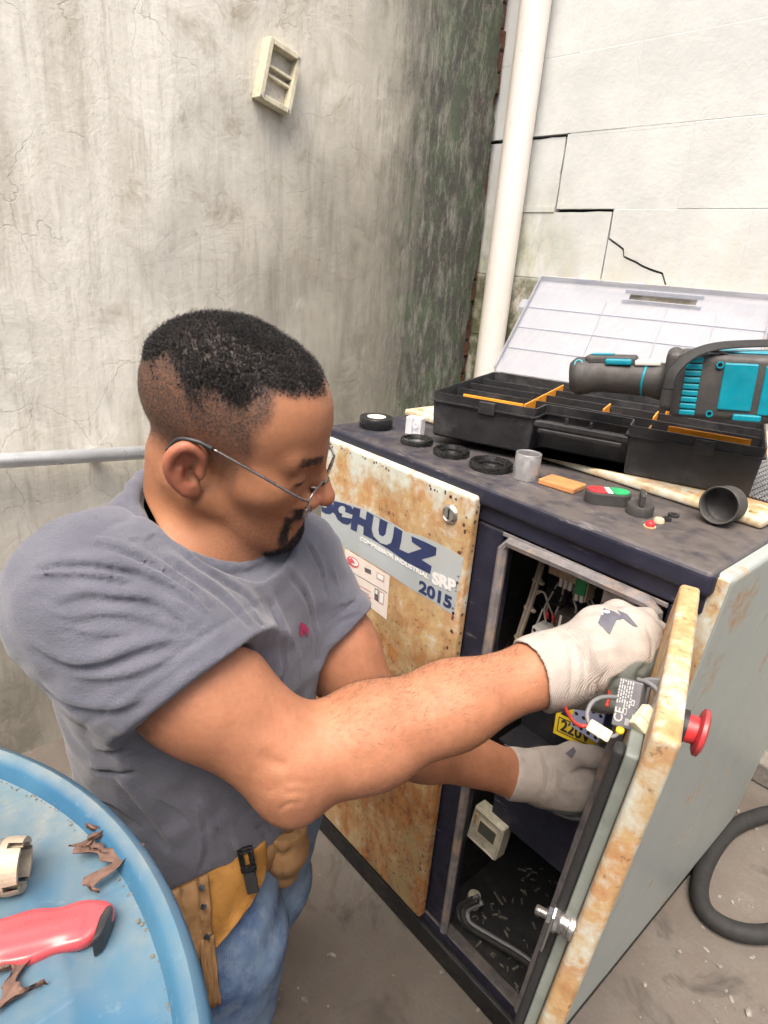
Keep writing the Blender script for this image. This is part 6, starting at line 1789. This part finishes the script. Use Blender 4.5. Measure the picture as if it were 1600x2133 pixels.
# left hand: lower, pinching the wiring
G2 = Sculpt()
l0 = g(1072, 1612, 0.965); l1 = g(1125, 1618, 0.972); ld = nz_(l1 - l0)
G2.chain([l0, l1], [0.0390, 0.0375], 0.02)
lk_ = [g(1215, 1590, 0.985), g(1228, 1612, 0.975), g(1232, 1640, 0.975), g(1222, 1664, 0.985)]
lw_ = [g(1125, 1598, 0.978), g(1126, 1614, 0.968), g(1126, 1632, 0.970), g(1126, 1646, 0.980)]
for a, b, r in zip(lw_, lk_, (0.0175, 0.0185, 0.0185, 0.0175)): G2.rc(a, b, 0.022, r, 0.018)
G2.ell(g(1172, 1625, 0.985), (0.050, 0.036, 0.040), None, 0.03)
lf = [[lk_[0], g(1258, 1568, 0.985), g(1290, 1562, 0.985), g(1318, 1560, 0.99)],
      [lk_[1], g(1266, 1618, 0.985), g(1278, 1640, 1.0), g(1255, 1655, 1.01)],
      [lk_[2], g(1268, 1642, 0.99), g(1272, 1662, 1.0), g(1248, 1672, 1.005)],
      [lk_[3], g(1256, 1668, 0.995), g(1255, 1682, 1.0), g(1232, 1684, 1.0)]]
for fpts, r in zip(lf, (0.0125, 0.0125, 0.012, 0.011)): G2.chain(fpts, [r * 1.3, r * 1.1, r, r * 0.95], 0.005)
G2.chain([g(1150, 1590, 0.975), g(1192, 1572, 0.965), g(1236, 1578, 0.955), g(1282, 1586, 0.955)], [0.020, 0.0170, 0.0150, 0.0130], 0.012)     # thumb
GB2 = Sculpt(); GB2.ops = list(G2.ops)
for pts, w, a in (([(1120, 1570), (1128, 1610), (1118, 1655)], 0.004, 0.0016), ([(1135, 1575), (1143, 1615), (1135, 1655)], 0.004, -0.0016), ([(1150, 1580), (1160, 1620), (1150, 1660)], 0.004, 0.0012), ([(1190, 1615), (1215, 1605), (1245, 1605)], 0.004, -0.0035), ([(1165, 1640), (1200, 1648), (1230, 1640)], 0.005, 0.0015)):
    gfold(G2, GB2, pts, w, a)
G2.warp(rib(l0, ld, 0.022, 0.05), g(1100, 1616, 0.97), 0.06)
G2.rc(l0 - ld * 0.06, l0 + ld * 0.028, 0.0345, 0.0325, 0.003, 's')
G2.plane(l0 - ld * 0.012, nz_(-ld + 0.25 * dn_ * 0 - rt_ * 0.2), 0.003)
V4, F4 = G2.mesh(np.minimum(l0, lk_[3]) - 0.10, np.maximum(l0, lk_[0]) + 0.11, 0.0019)
coat2 = sm((V4 - g(1200, 1668, 0.965)) @ nz_(dn_ + fw_ * 0.6), -0.0015, 0.0015)
for fpts in (lf[0],): coat2 = np.maximum(coat2, sm((V4 - g(1250, 1575, 0.98)) @ rt_, -0.0015, 0.0015) * (np.linalg.norm(V4 - (fpts[1] + fpts[3]) / 2, axis=1) < 0.055))
for fpts in lf[1:]: coat2 = np.maximum(coat2, sm(0.019 - np.linalg.norm(V4 - fpts[3], axis=1), 0, 0.003))
lg = mk_fast('glove', V4, F4, [M_GLOVE], person, dict(coat=coat2, patch=coat2 * 0))
on_glove2 = OnSurf(G2)
grid_patch(on_glove2, 'printed_flash', [(1178, 1570), (1195, 1556), (1200, 1566), (1190, 1580), (1186, 1576)], 1, M_FLASH, lg, 0.0009)

# ---- jeans
J = Sculpt()
HP = np.array([-0.385, -0.452, 0.585])
J.ell(HP + (0, 0, 0.03), (0.158, 0.122, 0.12), TR, 0.05)
rk = atd(432, 2060, 0.815); 
J.chain([HP + tr_ * 0.075 + tf_ * 0.035, atd(440, 1960, 0.80), rk, np.array([rk[0] - 0.02, rk[1] + 0.01, 0.28]), np.array([rk[0] - 0.10, rk[1] + 0.0, 0.07])], [0.100, 0.088, 0.082, 0.072, 0.060], 0.03)
lkn = atd(545, 1835, 0.95)
J.chain([HP - tr_ * 0.075 + tf_ * 0.02, lkn, np.array([lkn[0] - 0.16, lkn[1] + 0.02, 0.26]), np.array([lkn[0] - 0.26, lkn[1] + 0.02, 0.07])], [0.100, 0.066, 0.062, 0.055], 0.03)
def jw(P):
    x, y, z = P[:, 0], P[:, 1], P[:, 2]
    return (0.0022 * np.sin(z * 95 + 2.5 * np.sin(x * 30 + y * 22)) * np.sin(y * 40 + x * 33 + z * 20)).astype(np.float32)
J.warp(jw)
J.plane((0, 0, 0.665), (0, 0, 1), 0.003)
V5, F5 = J.mesh((-0.85, -0.75, 0.02), (0.0, -0.15, 0.70), 0.0045)
m = Mat('faded_denim', 0.9, 0, 0.2)
wv = m.n('TexWave', {'Vector': m.mapv(m.pos(), rot=(0.5, 0.3, 0.8)), 'Scale': 420.0, 'Distortion': 1.0}).outputs['Fac']
c = m.mix(m.rng(m.noise(9, 4, 0.65), 0.40, 0.62), (0.035, 0.075, 0.185), (0.16, 0.235, 0.33))
c = m.mix(m.rng(m.noise(60, 4, 0.7), 0.45, 0.7, 0, 0.5), c, (0.25, 0.31, 0.38))
c = m.mix(m.math('MULTIPLY', wv, 0.25), c, (0.30, 0.36, 0.44))
m.set(Base_Color=c); m.bump(m.math('ADD', wv, m.noise(120, 3)), 0.2, 0.002)
jeans = mk_fast('jeans', V5, F5, [m.m], person)
M_BOOT = plain('brown_boot', (0.06, 0.04, 0.03), 0.6)
for bx, by in ((rk[0] - 0.10, rk[1]), (lkn[0] - 0.26, lkn[1] + 0.02)):
    bt = Sculpt(); bt.rc((bx, by, 0.075), (bx + 0.02, by, 0.05), 0.055, 0.05, 0.03); bt.rc((bx + 0.02, by, 0.042), (bx + 0.17, by + 0.02, 0.034), 0.042, 0.034, 0.03); bt.plane((0, 0, 0.002), (0, 0, -1), 0.004)
    v_, f_ = bt.mesh((bx - 0.1, by - 0.1, -0.02), (bx + 0.25, by + 0.12, 0.15), 0.006); mk_fast('boot', v_, f_, [M_BOOT], person)

# ---- leather tool belt
def leather(name, col):
    m = Mat(name, 0.7, 0, 0.3)
    c = m.mix(m.rng(m.noise(16, 4, 0.65), 0.35, 0.7), tuple(x * 0.7 for x in col), col)
    c = m.mix(m.rng(m.noise(70, 4, 0.7), 0.52, 0.72, 0, 0.6), c, tuple(x * 0.45 for x in col))
    m.set(Base_Color=c); return m.bump(m.math('ADD', m.noise(40, 4), m.math('MULTIPLY', m.noise(260, 3), 0.5)), 0.4, 0.003).m
M_SUEDE = leather('golden_suede', (0.42, 0.20, 0.045))
M_TAN = leather('tan_leather', (0.36, 0.20, 0.085))
belt = empty('tool_belt', HP + (0, 0, 0.06), parent=person)
bm = bmesh.new()
rr = []
for z, o_ in ((0.622, 0.004), (0.626, 0.009), (0.655, 0.010), (0.660, 0.005)):
    rg_ = []
    for a in np.linspace(0, 2 * math.pi, 64, endpoint=False):
        p = HP + tr_ * (0.162 + o_) * math.cos(a) + tf_ * (0.122 + o_) * math.sin(a); p[2] = z
        rg_.append(bm.verts.new(p))
    rr.append(rg_)
for A, Bq in zip(rr, rr[1:]):
    for k in range(64): bm.faces.new((A[k], A[(k + 1) % 64], Bq[(k + 1) % 64], Bq[k]))
from_bm('belt_band', bm, M_TAN, belt, True)
def on_jeans(x, y, off=0.0):
    h = J.hit(x, y, 0.5, 1.3)
    if h is None: return None
    n = J.grad(h[None])[0]
    return h + n * off
def drape(name, rows, off, mat, th=0.003, sub=5):
    """sheet hung on the hips: rows of outline points, sampled, lifted off the cloth and given thickness"""
    G_ = []
    for row in rows:
        G_.append(spline(row, sub))
    G_ = [np.array([r[int(round(t * (len(r) - 1)))] for t in np.linspace(0, 1, 14)]) for r in G_]
    n0 = len(G_); T_ = np.linspace(0, n0 - 1, 12)
    M2 = np.array([[G_[int(t)][j] * (1 - (t - int(t))) + G_[min(n0 - 1, int(t) + 1)][j] * (t - int(t)) for j in range(14)] for t in T_])
    D_ = np.full(M2.shape[:2], np.nan)
    for k, h in enumerate(J.hits([tuple(v) for v in M2.reshape(-1, 2)], 0.5, 1.3)):
        if h is not None: D_[k // 14, k % 14] = (h - CAM_C) @ CAM_R[:, 2]
    md = np.nanmin(D_); D_ = np.where(np.isnan(D_), np.nanmean(D_), D_)
    for _ in range(3):
        E_ = np.pad(D_, 1, mode='edge'); D_ = np.minimum(D_, (E_[:-2, 1:-1] + E_[2:, 1:-1] + E_[1:-1, :-2] + E_[1:-1, 2:]) / 4)
    bm = bmesh.new()
    vs = [[bm.verts.new(atd(M2[i, j][0], M2[i, j][1], D_[i, j] - off + 0.002 * math.sin(i * 1.1 + j * 0.9))) for j in range(14)] for i in range(12)]
    for i in range(11):
        for j in range(13): bm.faces.new((vs[i][j], vs[i][j + 1], vs[i + 1][j + 1], vs[i + 1][j]))
    r = bmesh.ops.extrude_face_region(bm, geom=list(bm.faces))
    for v in r['geom']:
        if isinstance(v, bmesh.types.BMVert): v.co -= Vector(CAM_R[:, 2]) * -th
    return from_bm(name, bm, mat, belt, True)
ap_ = drape('suede_apron', [[(330, 1868), (395, 1838), (470, 1800), (552, 1752)], [(350, 1900), (410, 1885), (480, 1850), (556, 1790)], [(370, 1960), (425, 1950), (490, 1905), (552, 1832)], [(395, 2000), (438, 1978), (478, 1945), (520, 1890)], [(410, 2020), (440, 1990), (452, 1972), (468, 1955)]], 0.014, M_SUEDE)
drape('leather_flap', [[(330, 1868), (375, 1850), (432, 1822)], [(345, 1915), (385, 1905), (438, 1880)], [(360, 1960), (395, 1950), (440, 1930)], [(380, 2020), (410, 2010), (446, 1985)]], 0.022, M_TAN)
drape('strap', [[(412, 1960), (425, 1958), (445, 1950)], [(420, 2010), (432, 2008), (450, 2002)], [(430, 2060), (442, 2058), (455, 2052)], [(434, 2100), (446, 2100), (460, 2092)]], 0.026, M_TAN)
for x, y in ((420, 1848), (424, 1888), (432, 1950)):
    h = atd(x, y, (on_jeans(x, y) - CAM_C) @ CAM_R[:, 2] - 0.030)
    lathe('rivet', [(0, 0.0), (0.0035, 0.0), (0.003, 0.0016), (0, 0.002)], M_STEEL, belt, frame(h, CAM_R[:, 0], None, -CAM_R[:, 2]), 12)
# black buckle
hb = on_jeans(520, 1805)
db_ = (hb - CAM_C) @ CAM_R[:, 2] - 0.024
Mbk = frame(atd(520, 1808, db_), nz_(atd(532, 1860, db_) - atd(512, 1770, db_)), None, -CAM_R[:, 2])
bk = empty('buckle', atd(520, 1808, db_), parent=belt)
for lo, hi in (((-0.022, -0.009, 0), (-0.005, -0.003, 0.006)), ((-0.022, 0.003, 0), (-0.005, 0.009, 0.006)), ((-0.026, -0.009, 0), (-0.0222, 0.009, 0.006)), ((-0.0048, -0.009, 0), (0.002, 0.009, 0.007))):
    box('buckle_bar', lo, hi, M_GLOSSB, bk, Mbk, 0.0015)
box('strap_end', (0.0022, -0.008, 0.0), (0.028, 0.006, 0.004), M_RUBBER, bk, Mbk, 0.001)
# hanging pouch with a red-handled tool in it
PO = Sculpt()
p0 = atd(592, 1722, 0.80)
PO.chain([atd(588, 1728, 0.80), atd(592, 1770, 0.81), atd(590, 1815, 0.83), atd(588, 1838, 0.84)], [0.027, 0.028, 0.017, 0.008], 0.012)
PO.rc(atd(612, 1725, 0.805), atd(606, 1770, 0.82), 0.016, 0.018, 0.012)
PO.rc(atd(590, 1690, 0.80), atd(590, 1752, 0.815), 0.020, 0.017, 0.004, 's')
PO.plane(atd(590, 1712, 0.80), nz_((0.1, 0.1, 1)), 0.003)
PB = Sculpt(); PB.ops = list(PO.ops)
for pts, w, a in (([(570, 1748), (590, 1765), (612, 1750)], 0.005, 0.0045), ([(568, 1770), (588, 1785), (610, 1772)], 0.004, -0.0040), ([(578, 1790), (586, 1815), (588, 1835)], 0.003, -0.0025), ([(602, 1725), (606, 1755), (604, 1785)], 0.004, -0.003)):
    gfold(PO, PB, pts, w, a)
vp_, fp_ = PO.mesh(p0 - 0.10, p0 + 0.10, 0.0022)
pch = mk_fast('pouch', vp_, fp_, [M_TAN], belt)
tube('tool_handle', [atd(584, 1760, 0.815), atd(580, 1720, 0.80), atd(580, 1706, 0.795)], 0.0055, M_RED, pch, 10)
tube('tool_handle', [atd(596, 1760, 0.815), atd(592, 1722, 0.805), atd(591, 1712, 0.80)], 0.0045, M_BPLAST, pch, 10)

# ------------------------------------------------------------------ loose relay module and its leads, hanging in the opening
def z4(X, Y, d): return atd(1000 + X / 3.2, 1080 + Y / 3.2, d)
MDp = 0.580
md = empty('relay_module', z4(1010, 1240, MDp), 'small grey relay module with white print hanging on wires beside the gloves', 'relay module')
c0, c1, c2, c3 = z4(945, 1062, MDp + 0.012), z4(1135, 1120, MDp), z4(1030, 1425, MDp - 0.005), z4(872, 1375, MDp + 0.008)
Mm_ = frame(c3, c2 - c3, None, np.cross(c2 - c3, c0 - c3))
wM, hM = np.linalg.norm(c2 - c3), np.linalg.norm(c0 - c3)
if (Mm_ @ Vector((0, 0, 1)) - Vector(c3)).dot(Vector(CAM_C - c3)) < 0: Mm_ = Mm_ @ Matrix.Diagonal((1, 1, -1, 1))
M_MOD = plain('slate_plastic', (0.135, 0.135, 0.145), 0.5, 0, 0.12, 60, 0.1)
box('module_case', (0, 0, -0.018), (wM, hM, 0), M_MOD, md, Mm_, 0.0015)
box('module_step', (wM * 0.78, hM * 0.45, 0.0), (wM * 0.98, hM * 0.97, 0.0008), M_MOD, md, Mm_, 0.0)
Mt = Mm_ @ Matrix.Translation((0, 0, 0.0006))
M_PRW = plain('pale_print', (0.45, 0.45, 0.46), 0.5, 0, 0.1, 60, 0)
def mbar(x0, y0, x1, y1): box('print_line', (wM * x0, hM * y0, 0), (wM * x1, hM * y1, 0.0003), M_PRW, md, Mt, 0)
r_ = random.Random(4)
for col in range(6):
    x0 = 0.06 + 0.105 * col; y = 0.98
    while y > (0.50 if col < 3 else 0.42):
        h = r_.uniform(0.03, 0.10); mbar(x0, y - h, x0 + 0.055, y); y -= h + 0.022
        if col > 1 and r_.random() < 0.25: y -= 0.05
mbar(0.66, 0.50, 0.80, 0.62)
box('code_mark', (wM * 0.69, hM * 0.525, 0.0004), (wM * 0.77, hM * 0.595, 0.0006), M_MOD, md, Mt, 0)
for a in ((0.40, 0.40, 0.43, 0.50), (0.43, 0.40, 0.52, 0.42), (0.52, 0.30, 0.55, 0.42), (0.46, 0.28, 0.55, 0.30)): mbar(*a)
text('lettering', 'CE', 0.011, Mt @ Matrix.Translation((wM * 0.42, hM * 0.10, 0)) @ Matrix.Rotation(math.pi / 2, 4, 'Z'), M_PRW, md, 0.0002)
for k in range(3): mbar(0.55 + 0.06 * k, 0.08, 0.59 + 0.06 * k, 0.22)
mbar(0.80, 0.16, 0.84, 0.34); mbar(0.87, 0.14, 0.91, 0.30)
# crimped white connectors
M_CONN = plain('ivory_nylon', (0.62, 0.57, 0.42), 0.45, 0, 0.08, 60, 0.05)
def conn(name_, a, b, r):
    q = Vector(b - a); L = q.length
    Mc_ = frame(a, q.normalized(), None, -CAM_R[:, 2])
    o = box(name_, (0, -r, -r * 0.7), (L, r, r * 0.7), M_CONN, md, Mc_, 0.0012)
    box('connector_ridge', (L * 0.55, -r * 1.02, -r * 0.3), (L * 0.6, r * 1.02, r * 0.75), M_BEIGEPL, o, Mc_, 0)
conn('connector', z4(725, 1370, 0.5700), z4(870, 1460, 0.5600), 0.0052)
conn('connector', z4(1140, 1275, 0.5550), z4(1045, 1400, 0.5470), 0.0070)
M_REDW = plain('red_wire', (0.48, 0.03, 0.02), 0.4, 0, 0.1)
tube('red_wire', [z4(560, 1190, 0.7600), z4(565, 1250, 0.7000), z4(600, 1320, 0.6500), z4(650, 1375, 0.5800), z4(725, 1385, 0.5710)], 0.0019, M_REDW, md, 8)
tube('red_wire', [z4(845, 1250, 0.6500), z4(862, 1190, 0.6800), z4(858, 1150, 0.7200)], 0.0016, M_REDW, md, 8)
tube('grey_wire', [z4(725, 1370, 0.5720), z4(715, 1300, 0.5770), z4(750, 1225, 0.5830), z4(820, 1192, 0.5870), z4(915, 1192, 0.5910)], 0.0021, M_GREYCABLE, md, 8)
tube('grey_wire', [z4(865, 1455, 0.5600), z4(900, 1450, 0.5600), z4(932, 1425, 0.5630)], 0.0019, M_GREYCABLE, md, 8)
tube('wire_cap', [z4(930, 1428, 0.5630), z4(936, 1404, 0.5610)], 0.0036, plain('yellow_cap', (0.75, 0.50, 0.03), 0.4), md, 10, n=1)
tube('grey_wire', [z4(1140, 1285, 0.5550), z4(1180, 1220, 0.5630), z4(1190, 1160, 0.5700), z4(1130, 1100, 0.5800), z4(1050, 1072, 0.5900)], 0.0023, M_GREYCABLE, md, 8)
for k in range(4):
    tube('grey_wire', [z4(1075, 1090 + 8 * k, 0.5900), z4(1130, 1075 + 10 * k, 0.5870), z4(1200, 1082 + 12 * k, 0.5800), z4(1275, 1098 + 14 * k, 0.5700)], 0.0024, M_GREYCABLE, md, 8)
tube('white_sleeve', [z4(1195, 1130, 0.5770), z4(1225, 1145, 0.5750)], 0.0028, M_CONN, md, 8, n=1)
# loop of grey cables under the left glove
for k in range(3):
    tube('grey_wire', [atd(1140 - 4 * k, 1668 + 3 * k, 1.00), atd(1165, 1686 + 5 * k, 0.99), atd(1205, 1694 + 6 * k, 0.985), atd(1250, 1686 + 6 * k, 0.98), atd(1275, 1664 + 6 * k, 0.98)], 0.0030, M_GREYCABLE, md, 8)
